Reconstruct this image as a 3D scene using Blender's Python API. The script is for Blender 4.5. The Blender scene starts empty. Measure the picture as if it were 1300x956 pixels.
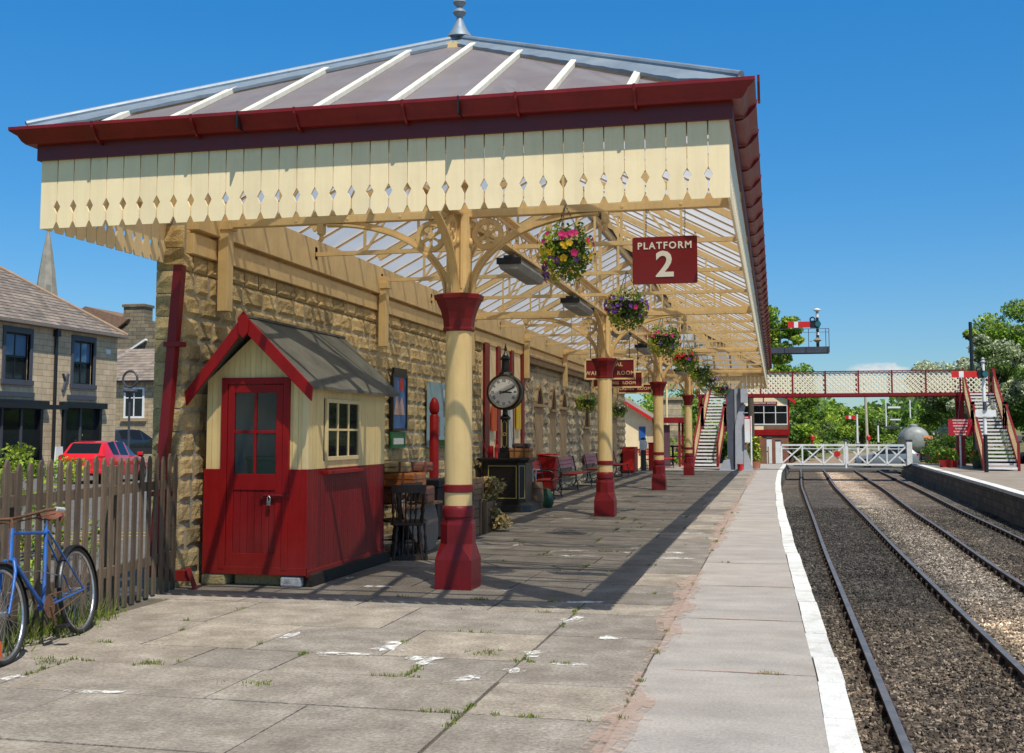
import bpy, math, random
import numpy as np
from mathutils import Vector, Matrix, noise
R = math.radians
random.seed(7)
rng = np.random.default_rng(7)
sc = bpy.context.scene
COL = sc.collection

# ------------------------------------------------------------------ materials
def nt(name):
    m = bpy.data.materials.new(name); m.use_nodes = True
    t = m.node_tree; t.nodes.clear()
    return m, t
def N(t, typ, **kw):
    n = t.nodes.new(typ)
    for k, v in kw.items():
        if k.startswith('_'): setattr(n, k[1:], v)
        else: n.inputs[k.replace('__', ' ')].default_value = v
    return n
def L(t, a, b): t.links.new(a, b)
def noise_n(t, vec, scale, detail=4, rough=.55, dist=0):
    n = N(t, 'ShaderNodeTexNoise', Scale=scale, Detail=detail, Roughness=rough, Distortion=dist)
    L(t, vec, n.inputs['Vector']); return n
def ramp(t, fac, stops):
    n = N(t, 'ShaderNodeValToRGB'); cr = n.color_ramp
    while len(cr.elements) < len(stops): cr.elements.new(.5)
    for e, (p, c) in zip(cr.elements, stops):
        e.position = p; e.color = c if len(c) == 4 else (*c, 1)
    L(t, fac, n.inputs[0]); return n.outputs[0]
def mixc(t, fac, a, b, mode='MIX'):
    n = N(t, 'ShaderNodeMix', _data_type='RGBA', _blend_type=mode)
    for s, v in ((0, fac), (6, a), (7, b)):
        if hasattr(v, 'links'): L(t, v, n.inputs[s])
        else: n.inputs[s].default_value = v if s == 0 else ((*v, 1) if len(v) == 3 else v)
    return n.outputs[2]
def sc3(c, k): return tuple(min(1, x*k) for x in c)
MATS = {}
def M(name, col, rough=.6, var=.14, vs=5., bump=.15, bs=40., metal=0., col2=None, rnd=0., stretch=None,
      dirt=0., dirtcol=(.07, .055, .04), dz=None, spec=.5, coat=0., streak=0., trans=0., fine=0., chips=None):
    m, t = nt(name)
    g = N(t, 'ShaderNodeNewGeometry'); vec = g.outputs['Position']
    if stretch:
        mp = N(t, 'ShaderNodeMapping'); mp.inputs['Scale'].default_value = stretch
        L(t, vec, mp.inputs['Vector']); vec = mp.outputs[0]
    n1 = noise_n(t, vec, vs, 6, .6)
    c = ramp(t, n1.outputs['Fac'], [(.3, sc3(col, 1-var)), (.5, col), (.72, col2 or sc3(col, 1+var))])
    if fine:
        nf = noise_n(t, vec, bs*1.3, 3, .7)
        k = ramp(t, nf.outputs['Fac'], [(.3, (1-fine,)*3), (.7, (1+fine*.4,)*3)])
        c = mixc(t, 1., c, k, 'MULTIPLY')
    if rnd:
        a = N(t, 'ShaderNodeAttribute', _attribute_name='rnd')
        k = ramp(t, a.outputs['Fac'], [(0, (1-rnd, 1-rnd, 1-rnd)), (.5, (1, 1, 1)), (1, (1+rnd*.6, 1+rnd*.5, 1+rnd*.3))])
        c = mixc(t, 1., c, k, 'MULTIPLY')
    if streak:
        mp2 = N(t, 'ShaderNodeMapping'); mp2.inputs['Scale'].default_value = (9, 9, .6)
        L(t, g.outputs['Position'], mp2.inputs['Vector'])
        n3 = noise_n(t, mp2.outputs[0], 2., 5, .65)
        k = ramp(t, n3.outputs['Fac'], [(.45, (1, 1, 1)), (.75, sc3((.62, .56, .48), 1.))])
        c = mixc(t, streak, c, k, 'MULTIPLY')
    if dirt:
        n2 = noise_n(t, vec, vs*.35, 7, .68, .6)
        f = ramp(t, n2.outputs['Fac'], [(.5, (0, 0, 0)), (.72, (dirt,)*3)])
        c = mixc(t, f, c, dirtcol)
    if chips:
        nc = noise_n(t, g.outputs['Position'], 11., 9, .78, .2)
        c = mixc(t, ramp(t, nc.outputs['Fac'], [(chips[0], (0, 0, 0)), (chips[0]+.03, (.85,)*3)]), c, chips[1])
    if dz:   # grime near the foot: (z0, z1, colour, strength)
        sx = N(t, 'ShaderNodeSeparateXYZ'); L(t, g.outputs['Position'], sx.inputs[0])
        mr = N(t, 'ShaderNodeMapRange'); mr.inputs['From Min'].default_value = dz[0]; mr.inputs['From Max'].default_value = dz[1]
        mr.inputs['To Min'].default_value = dz[3]; mr.inputs['To Max'].default_value = 0
        L(t, sx.outputs[2], mr.inputs[0])
        mm = N(t, 'ShaderNodeMath', _operation='MULTIPLY'); L(t, mr.outputs[0], mm.inputs[0]); L(t, n1.outputs['Fac'], mm.inputs[1])
        c = mixc(t, mm.outputs[0], c, dz[2])
    b = N(t, 'ShaderNodeBsdfPrincipled', Roughness=rough, Metallic=metal)
    b.inputs['Specular IOR Level'].default_value = spec
    b.inputs['Coat Weight'].default_value = coat
    L(t, c, b.inputs['Base Color'])
    rr = N(t, 'ShaderNodeMapRange'); rr.inputs['To Min'].default_value = max(.03, rough-.12); rr.inputs['To Max'].default_value = min(1, rough+.15)
    L(t, n1.outputs['Fac'], rr.inputs[0]); L(t, rr.outputs[0], b.inputs['Roughness'])
    if bump:
        nb = noise_n(t, vec, bs, 5, .6)
        bp = N(t, 'ShaderNodeBump', Strength=bump, Distance=.02); L(t, nb.outputs['Fac'], bp.inputs['Height']); L(t, bp.outputs[0], b.inputs['Normal'])
    o = N(t, 'ShaderNodeOutputMaterial')
    sh = b.outputs[0]
    if trans:
        tr = N(t, 'ShaderNodeBsdfTranslucent'); L(t, c, tr.inputs[0])
        mx = N(t, 'ShaderNodeMixShader', Fac=trans); L(t, sh, mx.inputs[1]); L(t, tr.outputs[0], mx.inputs[2]); sh = mx.outputs[0]
    L(t, sh, o.inputs[0])
    MATS[name] = m
    return m
def glassmat(name, tint=(.6, .65, .7), transp=.6, rough=.05, diff=(.03, .03, .035), gl=.25):
    m, t = nt(name)
    tr = N(t, 'ShaderNodeBsdfTransparent', Color=(*tint, 1)); df = N(t, 'ShaderNodeBsdfDiffuse', Color=(*diff, 1))
    mx = N(t, 'ShaderNodeMixShader', Fac=transp); L(t, df.outputs[0], mx.inputs[1]); L(t, tr.outputs[0], mx.inputs[2])
    go = N(t, 'ShaderNodeBsdfGlossy', Roughness=rough); go.inputs['Color'].default_value = (.9, .9, .9, 1)
    fr = N(t, 'ShaderNodeLayerWeight', Blend=gl)
    m2 = N(t, 'ShaderNodeMixShader'); L(t, fr.outputs['Fresnel'], m2.inputs[0]); L(t, mx.outputs[0], m2.inputs[1]); L(t, go.outputs[0], m2.inputs[2])
    o = N(t, 'ShaderNodeOutputMaterial'); L(t, m2.outputs[0], o.inputs[0])
    return m

cream = M('cream_paint', (.88, .68, .35), .45, .05, 3, .05, 25, streak=.35, spec=.35, chips=(.71, (.4, .3, .18)))
cream_b = M('cream_boards', (.93, .75, .45), .5, .05, 3, .04, 30, rnd=.06, streak=.22, chips=(.675, (.48, .38, .24)), dirt=.18, dirtcol=(.5, .42, .28))
cream_h = M('hut_cream_boards', (.93, .69, .31), .55, .07, 3, .05, 30, rnd=.09, streak=.4, chips=(.69, (.40, .32, .2)), dirt=.3, dirtcol=(.45, .34, .18))
cream_t = M('cream_ironwork', (.76, .54, .25), .5, .10, 4, .08, 30, streak=.25, dirt=.3, dirtcol=(.25, .16, .07))
cream_s = M('cream_shaft', (.90, .645, .29), .3, .05, 3, .03, 15, spec=.4, streak=.4, dirt=.2, dirtcol=(.5, .36, .2), dz=(.6, 1.6, (.35, .22, .1), .3))
maroon = M('maroon_paint', (.21, .010, .013), .40, .2, 3, .06, 30, spec=.35, streak=.4, chips=(.665, (.26, .10, .08)), dirt=.3, dirtcol=(.12, .03, .03))
maroon_d = M('dark_maroon_paint', (.13, .014, .016), .5, .15, 4, .06, 30)
red = M('red_paint', (.30, .008, .008), .42, .14, 3, .08, 30, spec=.25, streak=.45, chips=(.665, (.15, .06, .045)), dz=(.0, .6, (.10, .07, .05), .5))
redboards = M('red_boards', (.25, .010, .012), .45, .12, 3, .08, 30, spec=.22, rnd=.2, streak=.8, chips=(.66, (.17, .08, .06)), dirt=.25, dirtcol=(.15, .05, .04), dz=(.0, .7, (.12, .08, .06), .5))
redbright = M('bright_red_paint', (.60, .02, .015), .35, .1, 3, .05, 20)
orange = M('orange_red', (.65, .10, .02), .5, .1)
white = M('white_paint', (.78, .78, .76), .55, .06, 6, .1, 40, dirt=.4, dirtcol=(.35, .33, .3))
whiteline = M('white_edge_paint', (.80, .80, .77), .75, .10, 7, .6, 50, dirt=.85, dirtcol=(.42, .39, .35), fine=.25, rnd=.15, chips=(.64, (.36, .32, .28)))
black = M('black_paint', (.012, .012, .014), .35, .2, 6, .1, 40)
gold = M('gold_paint', (.55, .40, .12), .4, .1)
lead = M('lead_sheet', (.21, .265, .325), .5, .15, 3, .15, 12, metal=.15, streak=.3, dirt=.3, dirtcol=(.4, .44, .47))
steelgrey = M('grey_steel_paint', (.30, .31, .34), .5, .1, 3, .08, 20, streak=.3)
darkgrey = M('dark_grey_paint', (.05, .055, .07), .5, .2)
wood_d = M('dark_wood', (.045, .022, .012), .45, .3, 12, .2, 50, stretch=(1, 1, .3))
wood_b = M('brown_wood', (.20, .115, .06), .65, .3, 8, .3, 60, stretch=(2, 2, .4), rnd=.3)
wood_f = M('fence_wood', (.15, .105, .07), .85, .35, 9, .5, 70, stretch=(4, 4, .5), rnd=.35, dirt=.5, dirtcol=(.06, .05, .035), dz=(-.1, .35, (.05, .06, .03), 1.))
wicker = M('wicker', (.40, .17, .05), .7, .3, 40, .6, 120)
leather = M('tan_leather', (.36, .12, .03), .45, .25, 9, .2, 60)
leather_b = M('brown_leather', (.17, .06, .035), .5, .25, 9, .2, 60)
leather_c = M('pale_leather', (.45, .32, .14), .5, .25, 9, .2, 60)
sack = M('sacking', (.42, .30, .12), .9, .35, 14, .8, 60)
stone = M('sandstone', (.66, .475, .225), .92, .25, 5, .8, 45, col2=(.76, .60, .33), rnd=.32, dirt=.5, dirtcol=(.10, .075, .042), fine=.35, dz=(-.1, 1.0, (.12, .13, .05), .75))
stone_far = M('sandstone_weathered', (.49, .40, .27), .92, .3, 4, .9, 40, col2=(.60, .51, .36), rnd=.36, dirt=.6, dirtcol=(.06, .05, .038), fine=.35)
dressed = M('dressed_sandstone', (.40, .28, .16), .85, .12, 4, .3, 50, dirt=.4, dirtcol=(.14, .1, .06), streak=.5)
mortar = M('mortar', (.50, .43, .31), .95, .2, 8, .5, 80, dirt=.6, dirtcol=(.08, .065, .045))
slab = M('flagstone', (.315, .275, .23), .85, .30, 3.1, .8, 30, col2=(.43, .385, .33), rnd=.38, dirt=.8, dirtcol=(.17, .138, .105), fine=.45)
slab2 = M('edge_slab', (.40, .365, .335), .85, .16, 2.2, .6, 45, col2=(.47, .43, .39), rnd=.12, dirt=.6, dirtcol=(.29, .25, .21), stretch=(.8, 1.3, 1), fine=.3)
jointm = M('joint_dirt', (.10, .085, .06), .95, .3, 9, .5, 60)
pinkm = M('pink_mortar', (.46, .27, .19), .9, .18, 9, .5, 50, col2=(.46, .36, .29))
lime = M('lime_stain', (.72, .70, .66), .9, .2, 20, .5, 60)
tarmac = M('tarmac', (.13, .125, .12), .9, .2, 2, .5, 90, dirt=.3, dirtcol=(.2, .18, .16))
yellowline = M('yellow_road_paint', (.55, .36, .05), .8, .2)
dirtg = M('earth', (.16, .12, .08), .95, .3, 3, .6, 20)
rail_side = M('rail_rust', (.065, .038, .024), .8, .3, 10, .4, 60)
rail_top = M('rail_polished', (.20, .19, .19), .45, .25, 5, .08, 20, metal=.5)
sleeperm = M('sleeper_wood', (.06, .05, .04), .85, .3, 8, .5, 50)
chairm = M('rail_chair_iron', (.055, .035, .025), .8, .3)
M('lattice_cream', (.88, .79, .58), .5, .08, 3, .05, 25, streak=.3)
felt = M('roofing_felt', (.145, .14, .115), .9, .35, 3, .5, 50, dirt=.6, dirtcol=(.16, .15, .12), streak=.4)
slate = M('slate', (.26, .21, .175), .7, .2, 2, .3, 30, rnd=.35, dirt=.5, dirtcol=(.12, .11, .10))
greenp = M('green_plastic', (.012, .16, .04), .4, .1)
greend = M('dark_green', (.015, .06, .03), .5, .2)
bluep = M('blue_enamel', (.02, .11, .38), .35, .3, 8, .1, 40, dirt=.35, dirtcol=(.16, .07, .03))
rust = M('rusty_iron', (.13, .06, .03), .8, .4, 20, .4, 60)
chrome = M('worn_chrome', (.55, .55, .55), .3, .3, 12, .1, 60, metal=.9)
rubber = M('rubber', (.02, .02, .02), .8, .2)
carred = M('car_red', (.70, .012, .02), .18, .03, 2, 0, 10, coat=.8)
cardark = M('car_charcoal', (.02, .022, .027), .2, .05, 2, 0, 10, coat=.8)
carglass = glassmat('car_glass', transp=.15, diff=(.01, .012, .014), gl=.35)
winglass = glassmat('window_glass', (.95, .97, .97), .86, .03, (.12, .125, .13), .2)
shopglass = glassmat('shop_glass', (.7, .75, .8), .6, .05, (.04, .05, .06), .3)
skyglass = glassmat('sky_painted_glass', (.3, .35, .4), .15, .04, (.14, .26, .42), .5)  # blue diffuse colour stands in for reflected sky, beside the real gloss
brick = M('red_brick', (.30, .085, .04), .85, .2, 12, .4, 60, dirt=.3)
greypaint = M('grey_window_paint', (.065, .068, .085), .5, .1)
dialm = M('clock_dial', (.80, .80, .78), .4, .03, 3, 0)
flower_y = M('yellow_petals', (.8, .55, .02), .6, .2, trans=.2)
flower_p = M('purple_petals', (.22, .06, .50), .6, .3, 30, trans=.2)
flower_m = M('magenta_petals', (.70, .02, .22), .6, .3, 30, trans=.2)
flower_w = M('pale_petals', (.65, .62, .60), .6, .1, trans=.2)
flower_r = M('red_petals', (.65, .04, .02), .6, .2, trans=.2)
def leafm(n, c, tr=.35): return M(n, c, .6, .35, 1.2, 0, 10, trans=tr, rnd=.5, spec=.3)
leaf_a = leafm('leaf_mid', (.24, .38, .045)); leaf_b = leafm('leaf_light', (.40, .52, .07)); leaf_d = leafm('leaf_dark', (.10, .20, .03))
leaf_w = leafm('leaf_blossom', (.58, .62, .42), .25); leaf_g = leafm('leaf_grey_green', (.19, .27, .09)); leaf_y = leafm('leaf_lime', (.22, .30, .03))
bark = M('bark', (.09, .065, .045), .95, .3, 8, .8, 30)
grassm = leafm('grass_blades', (.19, .24, .045), .3)
meadow = M('meadow', (.10, .15, .03), .95, .35, .6, .6, 8, col2=(.20, .20, .06))
paper_blue = M('poster_sky_blue', (.28, .42, .48), .5, .2, 3, 0); paper_w = M('poster_white', (.6, .6, .56), .5, .1, 8, 0)
poster_b = M('poster_deep_blue', (.05, .16, .40), .4, .3, 4, 0); poster_mt = M('poster_pink', (.55, .35, .30), .4, .3, 8, 0)
yellows = M('yellow_enamel', (.70, .48, .02), .4, .1, 4, 0)
tankgrey = M('tank_grey', (.30, .32, .31), .45, .2, 3, .1, streak=.5)
orange_tile = M('orange_tile', (.45, .16, .05), .8, .2)
litgrey = M('lamp_perspex', (.42, .43, .42), .35, .2, 5, .05, dirt=.4, dirtcol=(.2, .18, .15), trans=.4)

def stain(name, col, scale, th, alpha=1.):
    m, t = nt(name); g = N(t, 'ShaderNodeNewGeometry'); n = noise_n(t, g.outputs['Position'], scale, 7, .72, .4); n2 = noise_n(t, g.outputs['Position'], scale*5, 4, .7)
    ad = N(t, 'ShaderNodeMath', _operation='MULTIPLY_ADD'); ad.inputs[1].default_value = .35; L(t, n2.outputs['Fac'], ad.inputs[0]); L(t, n.outputs['Fac'], ad.inputs[2])
    a = N(t, 'ShaderNodeAttribute', _attribute_name='rnd'); ae = N(t, 'ShaderNodeMath', _operation='ADD'); L(t, ad.outputs[0], ae.inputs[0]); L(t, a.outputs['Fac'], ae.inputs[1])
    f = ramp(t, ae.outputs[0], [(th, (0, 0, 0)), (min(.99, th+.16), (alpha,)*3)])
    b = N(t, 'ShaderNodeBsdfPrincipled', Roughness=.9); c = ramp(t, n2.outputs['Fac'], [(.3, sc3(col, .8)), (.7, sc3(col, 1.15))]); L(t, c, b.inputs['Base Color'])
    tr = N(t, 'ShaderNodeBsdfTransparent'); mx = N(t, 'ShaderNodeMixShader'); L(t, f, mx.inputs[0]); L(t, tr.outputs[0], mx.inputs[1]); L(t, b.outputs[0], mx.inputs[2])
    L(t, mx.outputs[0], N(t, 'ShaderNodeOutputMaterial').inputs[0]); return m
lime = stain('lime_stain_thin', (.76, .74, .70), 8, .64); pinkm = stain('pink_mortar_thin', (.50, .36, .29), 4, .50, .6)
# roof glazing: wired, weathered glass: part clear, part diffusing
def roofglass(name):
    m, t = nt(name)
    g = N(t, 'ShaderNodeNewGeometry')
    n = noise_n(t, g.outputs['Position'], 1.6, 6, .65, .4)
    c = ramp(t, n.outputs['Fac'], [(.3, (.25, .25, .32)), (.55, (.31, .31, .385)), (.75, (.37, .37, .45))])
    tc = ramp(t, n.outputs['Fac'], [(.3, (.66, .66, .68)), (.75, (.76, .76, .78))])
    df = N(t, 'ShaderNodeBsdfDiffuse'); L(t, c, df.inputs[0])
    tl = N(t, 'ShaderNodeBsdfTranslucent'); L(t, tc, tl.inputs[0])
    m1 = N(t, 'ShaderNodeMixShader', Fac=.58); L(t, df.outputs[0], m1.inputs[1]); L(t, tl.outputs[0], m1.inputs[2])
    tr = N(t, 'ShaderNodeBsdfTransparent'); tr.inputs[0].default_value = (1, .95, .84, 1)
    lf = N(t, 'ShaderNodeLayerWeight', Blend=.5); m2 = N(t, 'ShaderNodeMixShader'); L(t, ramp(t, lf.outputs['Facing'], [(0, (.56,)*3), (.45, (.36,)*3), (.85, (.07,)*3)]), m2.inputs[0]); L(t, m1.outputs[0], m2.inputs[1]); L(t, tr.outputs[0], m2.inputs[2])
    gl = N(t, 'ShaderNodeBsdfGlossy', Roughness=.3); gl.inputs['Color'].default_value = (.8, .8, .8, 1)
    lw = N(t, 'ShaderNodeLayerWeight', Blend=.12)
    m3 = N(t, 'ShaderNodeMixShader'); m3.inputs[0].default_value = .05; L(t, m2.outputs[0], m3.inputs[1]); L(t, gl.outputs[0], m3.inputs[2])
    o = N(t, 'ShaderNodeOutputMaterial'); L(t, m3.outputs[0], o.inputs[0]); return m
roofg = roofglass('roof_glazing')

def ballast_mat():
    m, t = nt('ballast')
    g = N(t, 'ShaderNodeNewGeometry'); P = g.outputs['Position']
    v = N(t, 'ShaderNodeTexVoronoi', Scale=23.); L(t, P, v.inputs['Vector'])
    h = N(t, 'ShaderNodeSeparateColor'); L(t, v.outputs['Color'], h.inputs[0])
    c = ramp(t, h.outputs[0], [(0, (.03, .027, .024)), (.4, (.085, .075, .065)), (.75, (.15, .132, .115)), (1, (.38, .35, .32))])
    # soot and oil between and beside the rails of the near track, paler stone between the tracks
    sx = N(t, 'ShaderNodeSeparateXYZ'); L(t, P, sx.inputs[0])
    n = noise_n(t, P, .9, 6, .6, .5)
    ad = N(t, 'ShaderNodeMath', _operation='MULTIPLY_ADD'); ad.inputs[1].default_value = 1.1; L(t, n.outputs['Fac'], ad.inputs[0]); L(t, sx.outputs[0], ad.inputs[2])
    k = ramp(t, N(t, 'ShaderNodeMath').outputs[0], [(0, (0, 0, 0)), (1, (1, 1, 1))])
    mr = N(t, 'ShaderNodeMapRange'); mr.inputs['From Min'].default_value = 0; mr.inputs['From Max'].default_value = 8; L(t, ad.outputs[0], mr.inputs[0])
    k = ramp(t, mr.outputs[0], [(.0, (.75,)*3), (.2, (.6,)*3), (.36, (.55,)*3), (.43, (2.5, 2.4, 2.25)), (.52, (2.5, 2.4, 2.25)), (.57, (1.2, 1.1, 1.)), (.8, (.8,)*3)])
    sy = N(t, 'ShaderNodeMapRange'); sy.inputs['From Min'].default_value = 11; sy.inputs['From Max'].default_value = 60; L(t, sx.outputs[1], sy.inputs[0])
    k2 = ramp(t, sy.outputs[0], [(0, (1.7, 1.5, 1.3)), (.07, (1.5, 1.35, 1.15)), (.16, (.75,)*3), (.5, (.8,)*3), (1, (1.6, 1.4, 1.25))])
    n4 = noise_n(t, P, .7, 8, .7, 1.); k3 = ramp(t, n4.outputs['Fac'], [(.32, (.5, .48, .46)), (.5, (.95, .93, .9)), (.68, (1.5, 1.45, 1.35))])
    c = mixc(t, 1., c, k, 'MULTIPLY'); c = mixc(t, 1., c, k2, 'MULTIPLY'); c = mixc(t, 1., c, k3, 'MULTIPLY')
    b = N(t, 'ShaderNodeBsdfPrincipled', Roughness=.9); L(t, c, b.inputs['Base Color'])
    bp = N(t, 'ShaderNodeBump', Strength=1., Distance=.04); bp.invert = True; L(t, v.outputs['Distance'], bp.inputs['Height']); L(t, bp.outputs[0], b.inputs['Normal'])
    o = N(t, 'ShaderNodeOutputMaterial'); L(t, b.outputs[0], o.inputs[0]); return m
ballastm = ballast_mat()
def coursed_mat(name, c1, c2, mort, bw, bh, axis):
    m, t = nt(name)
    g = N(t, 'ShaderNodeNewGeometry'); s = N(t, 'ShaderNodeSeparateXYZ'); L(t, g.outputs['Position'], s.inputs[0])
    cb = N(t, 'ShaderNodeCombineXYZ'); L(t, s.outputs[axis], cb.inputs[0]); L(t, s.outputs[2], cb.inputs[1])
    br = N(t, 'ShaderNodeTexBrick', Scale=1.); br.inputs['Color1'].default_value = (*c1, 1); br.inputs['Color2'].default_value = (*c2, 1)
    br.inputs['Mortar'].default_value = (*mort, 1); br.inputs['Mortar Size'].default_value = .012; br.inputs['Brick Width'].default_value = bw; br.inputs['Row Height'].default_value = bh
    L(t, cb.outputs[0], br.inputs['Vector'])
    n = noise_n(t, g.outputs['Position'], 1.2, 6, .65)
    k = ramp(t, n.outputs['Fac'], [(.3, (.72, .70, .66)), (.7, (1.15, 1.12, 1.08))])
    c = mixc(t, 1., br.outputs['Color'], k, 'MULTIPLY')
    b = N(t, 'ShaderNodeBsdfPrincipled', Roughness=.9); L(t, c, b.inputs['Base Color'])
    bp = N(t, 'ShaderNodeBump', Strength=.5, Distance=.02); bp.invert = True; L(t, br.outputs['Fac'], bp.inputs['Height']); L(t, bp.outputs[0], b.inputs['Normal'])
    o = N(t, 'ShaderNodeOutputMaterial'); L(t, b.outputs[0], o.inputs[0]); return m
housestone_y = coursed_mat('house_stone', (.64, .50, .33), (.53, .42, .275), (.34, .27, .18), .55, .24, 1)
housestone_x = coursed_mat('house_stone_end', (.48, .38, .24), (.38, .30, .19), (.19, .15, .10), .55, .24, 0)
gablestone = coursed_mat('dark_gable_stone', (.26, .215, .14), (.15, .125, .09), (.05, .045, .035), .6, .25, 0)
brickwall_x = coursed_mat('brick_wall', (.36, .10, .045), (.26, .07, .035), (.25, .18, .14), .23, .08, 0)
platwall_y = coursed_mat('platform_wall', (.10, .088, .072), (.17, .145, .115), (.06, .052, .044), .5, .22, 1)

# ------------------------------------------------------------------ mesh builder
class B:
    def __init__(s): s.v = []; s.f = []; s.r = []; s.m = []; s.marks = []
    def add(s, vs, fs, r=.5, m=0):
        o = len(s.v); s.marks.append((o, len(s.f))); s.v += [tuple(p) for p in vs]
        for f in fs: s.f.append([o+i for i in f]); s.r.append(r); s.m.append(m)
    def box(s, x0, x1, y0, y1, z0, z1, r=.5, m=0):
        s.add([(x0,y0,z0),(x1,y0,z0),(x1,y1,z0),(x0,y1,z0),(x0,y0,z1),(x1,y0,z1),(x1,y1,z1),(x0,y1,z1)],
              [(0,3,2,1),(4,5,6,7),(0,1,5,4),(1,2,6,5),(2,3,7,6),(3,0,4,7)], r, m); return s
    def beam(s, p0, p1, w, h, up=(0,0,1), r=.5, m=0):
        p0 = Vector(p0); p1 = Vector(p1); d = (p1-p0).normalized(); u = Vector(up)
        sd = d.cross(u)
        if sd.length < 1e-4: sd = d.cross(Vector((0,1,0)))
        sd.normalize(); u = sd.cross(d).normalized(); sd *= w/2; u = u*h/2
        s.add([p0-sd-u, p0+sd-u, p0+sd+u, p0-sd+u, p1-sd-u, p1+sd-u, p1+sd+u, p1-sd+u],
              [(0,1,2,3),(7,6,5,4),(0,4,5,1),(1,5,6,2),(2,6,7,3),(3,7,4,0)], r, m); return s
    def cyl(s, p0, p1, r0, r1=None, n=12, caps=True, r=.5, m=0):
        p0 = Vector(p0); p1 = Vector(p1); r1 = r0 if r1 is None else r1
        d = (p1-p0).normalized(); a = d.orthogonal().normalized(); b = d.cross(a)
        vs = []
        for p, rr in ((p0, r0), (p1, r1)):
            for i in range(n):
                t = 2*math.pi*i/n; vs.append(p+a*math.cos(t)*rr+b*math.sin(t)*rr)
        fs = [(i, (i+1) % n, n+(i+1) % n, n+i) for i in range(n)]
        if caps: fs += [tuple(range(n-1, -1, -1)), tuple(range(n, 2*n))]
        s.add(vs, fs, r, m); return s
    def lathe(s, prof, c=(0,0,0), n=16, a0=0., r=.5, m=0, caps=True):
        vs = []
        for (rr, z) in prof:
            for i in range(n):
                t = a0+2*math.pi*i/n; vs.append((c[0]+rr*math.cos(t), c[1]+rr*math.sin(t), c[2]+z))
        fs = []
        for k in range(len(prof)-1):
            for i in range(n): fs.append((k*n+i, k*n+(i+1) % n, (k+1)*n+(i+1) % n, (k+1)*n+i))
        if caps: fs += [tuple(range(n-1, -1, -1)), tuple(range((len(prof)-1)*n, len(prof)*n))]
        s.add(vs, fs, r, m); return s
    def tube(s, pts, rad, n=8, r=.5, m=0, closed=False):
        P = [Vector(p) for p in pts]; k = len(P); vs = []; prev = None
        for i, p in enumerate(P):
            if closed: d = P[(i+1) % k]-P[i-1]
            else: d = P[min(i+1, k-1)]-P[max(i-1, 0)]
            d.normalize()
            if prev is None: a = d.orthogonal().normalized()
            else:
                a = prev-d*prev.dot(d)
                a = a.normalized() if a.length > 1e-5 else d.orthogonal().normalized()
            prev = a; b = d.cross(a); rr = rad[i] if isinstance(rad, (list, tuple)) else rad
            for j in range(n):
                t = 2*math.pi*j/n; vs.append(p+a*math.cos(t)*rr+b*math.sin(t)*rr)
        fs = []
        for i in range(k if closed else k-1):
            i2 = (i+1) % k
            for j in range(n): fs.append((i*n+j, i*n+(j+1) % n, i2*n+(j+1) % n, i2*n+j))
        if not closed: fs += [tuple(range(n-1, -1, -1)), tuple(range((k-1)*n, k*n))]
        s.add(vs, fs, r, m); return s
    def prism(s, pts, vec, r=.5, m=0):
        n = len(pts); v = Vector(vec); P = [Vector(p) for p in pts]
        s.add(P+[p+v for p in P], [tuple(range(n-1, -1, -1)), tuple(range(n, 2*n))]+[(i, (i+1) % n, n+(i+1) % n, n+i) for i in range(n)], r, m); return s
    def ball(s, c, rx, ry=None, rz=None, n=12, k=7, r=.5, m=0):
        ry = rx if ry is None else ry; rz = rx if rz is None else rz; vs = []
        for i in range(k+1):
            a = math.pi*i/k
            for j in range(n):
                t = 2*math.pi*j/n; q = max(math.sin(a), .02)
                vs.append((c[0]+rx*q*math.cos(t), c[1]+ry*q*math.sin(t), c[2]-rz*math.cos(a)))
        fs = [(i*n+j, i*n+(j+1) % n, (i+1)*n+(j+1) % n, (i+1)*n+j) for i in range(k) for j in range(n)]
        s.add(vs, fs, r, m); return s
    def torus(s, c, axis, R_, r_, n=32, k=8, r=.5, m=0):
        ax = Vector(axis).normalized(); a = ax.orthogonal().normalized(); b = ax.cross(a); c = Vector(c)
        s.tube([c+a*R_*math.cos(2*math.pi*i/n)+b*R_*math.sin(2*math.pi*i/n) for i in range(n)], r_, k, r, m, True); return s
    def mat4(s, M4):
        s.v = [tuple(M4 @ Vector(p)) for p in s.v]; return s

WL = {}
def wloc(o): return WL.get(o, Vector((0,0,0))) if o is not None else Vector((0,0,0))
def mesh_from(name, b, mats):
    me = bpy.data.meshes.new(name); me.from_pydata(b.v, [], b.f)
    for m in (mats if isinstance(mats, (list, tuple)) else [mats]): me.materials.append(m)
    if any(b.m): me.polygons.foreach_set('material_index', b.m)
    a = me.attributes.new('rnd', 'FLOAT', 'FACE'); a.data.foreach_set('value', b.r)
    return me
def tag(o, label=None, cat=None, group=None, kind=None):
    if label: o['label'] = label
    if cat: o['category'] = cat
    if group: o['group'] = group
    if kind: o['kind'] = kind
    return o
def obj(name, b, mats, parent=None, smooth=0, bevel=0, local=False, seg=2):
    me = mesh_from(name, b, mats)
    if smooth:
        me.polygons.foreach_set('use_smooth', [True]*len(me.polygons)); me.set_sharp_from_angle(angle=R(smooth))
    o = bpy.data.objects.new(name, me); COL.objects.link(o)
    WL[o] = wloc(parent)
    if parent is not None:
        o.parent = parent
        if not local:
            w = wloc(parent)
            if w.length: me.transform(Matrix.Translation(-w))
    if bevel:
        md = o.modifiers.new('bevel', 'BEVEL'); md.width = bevel; md.segments = seg; md.limit_method = 'ANGLE'; md.angle_limit = R(40)
    me.update()
    return o
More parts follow.
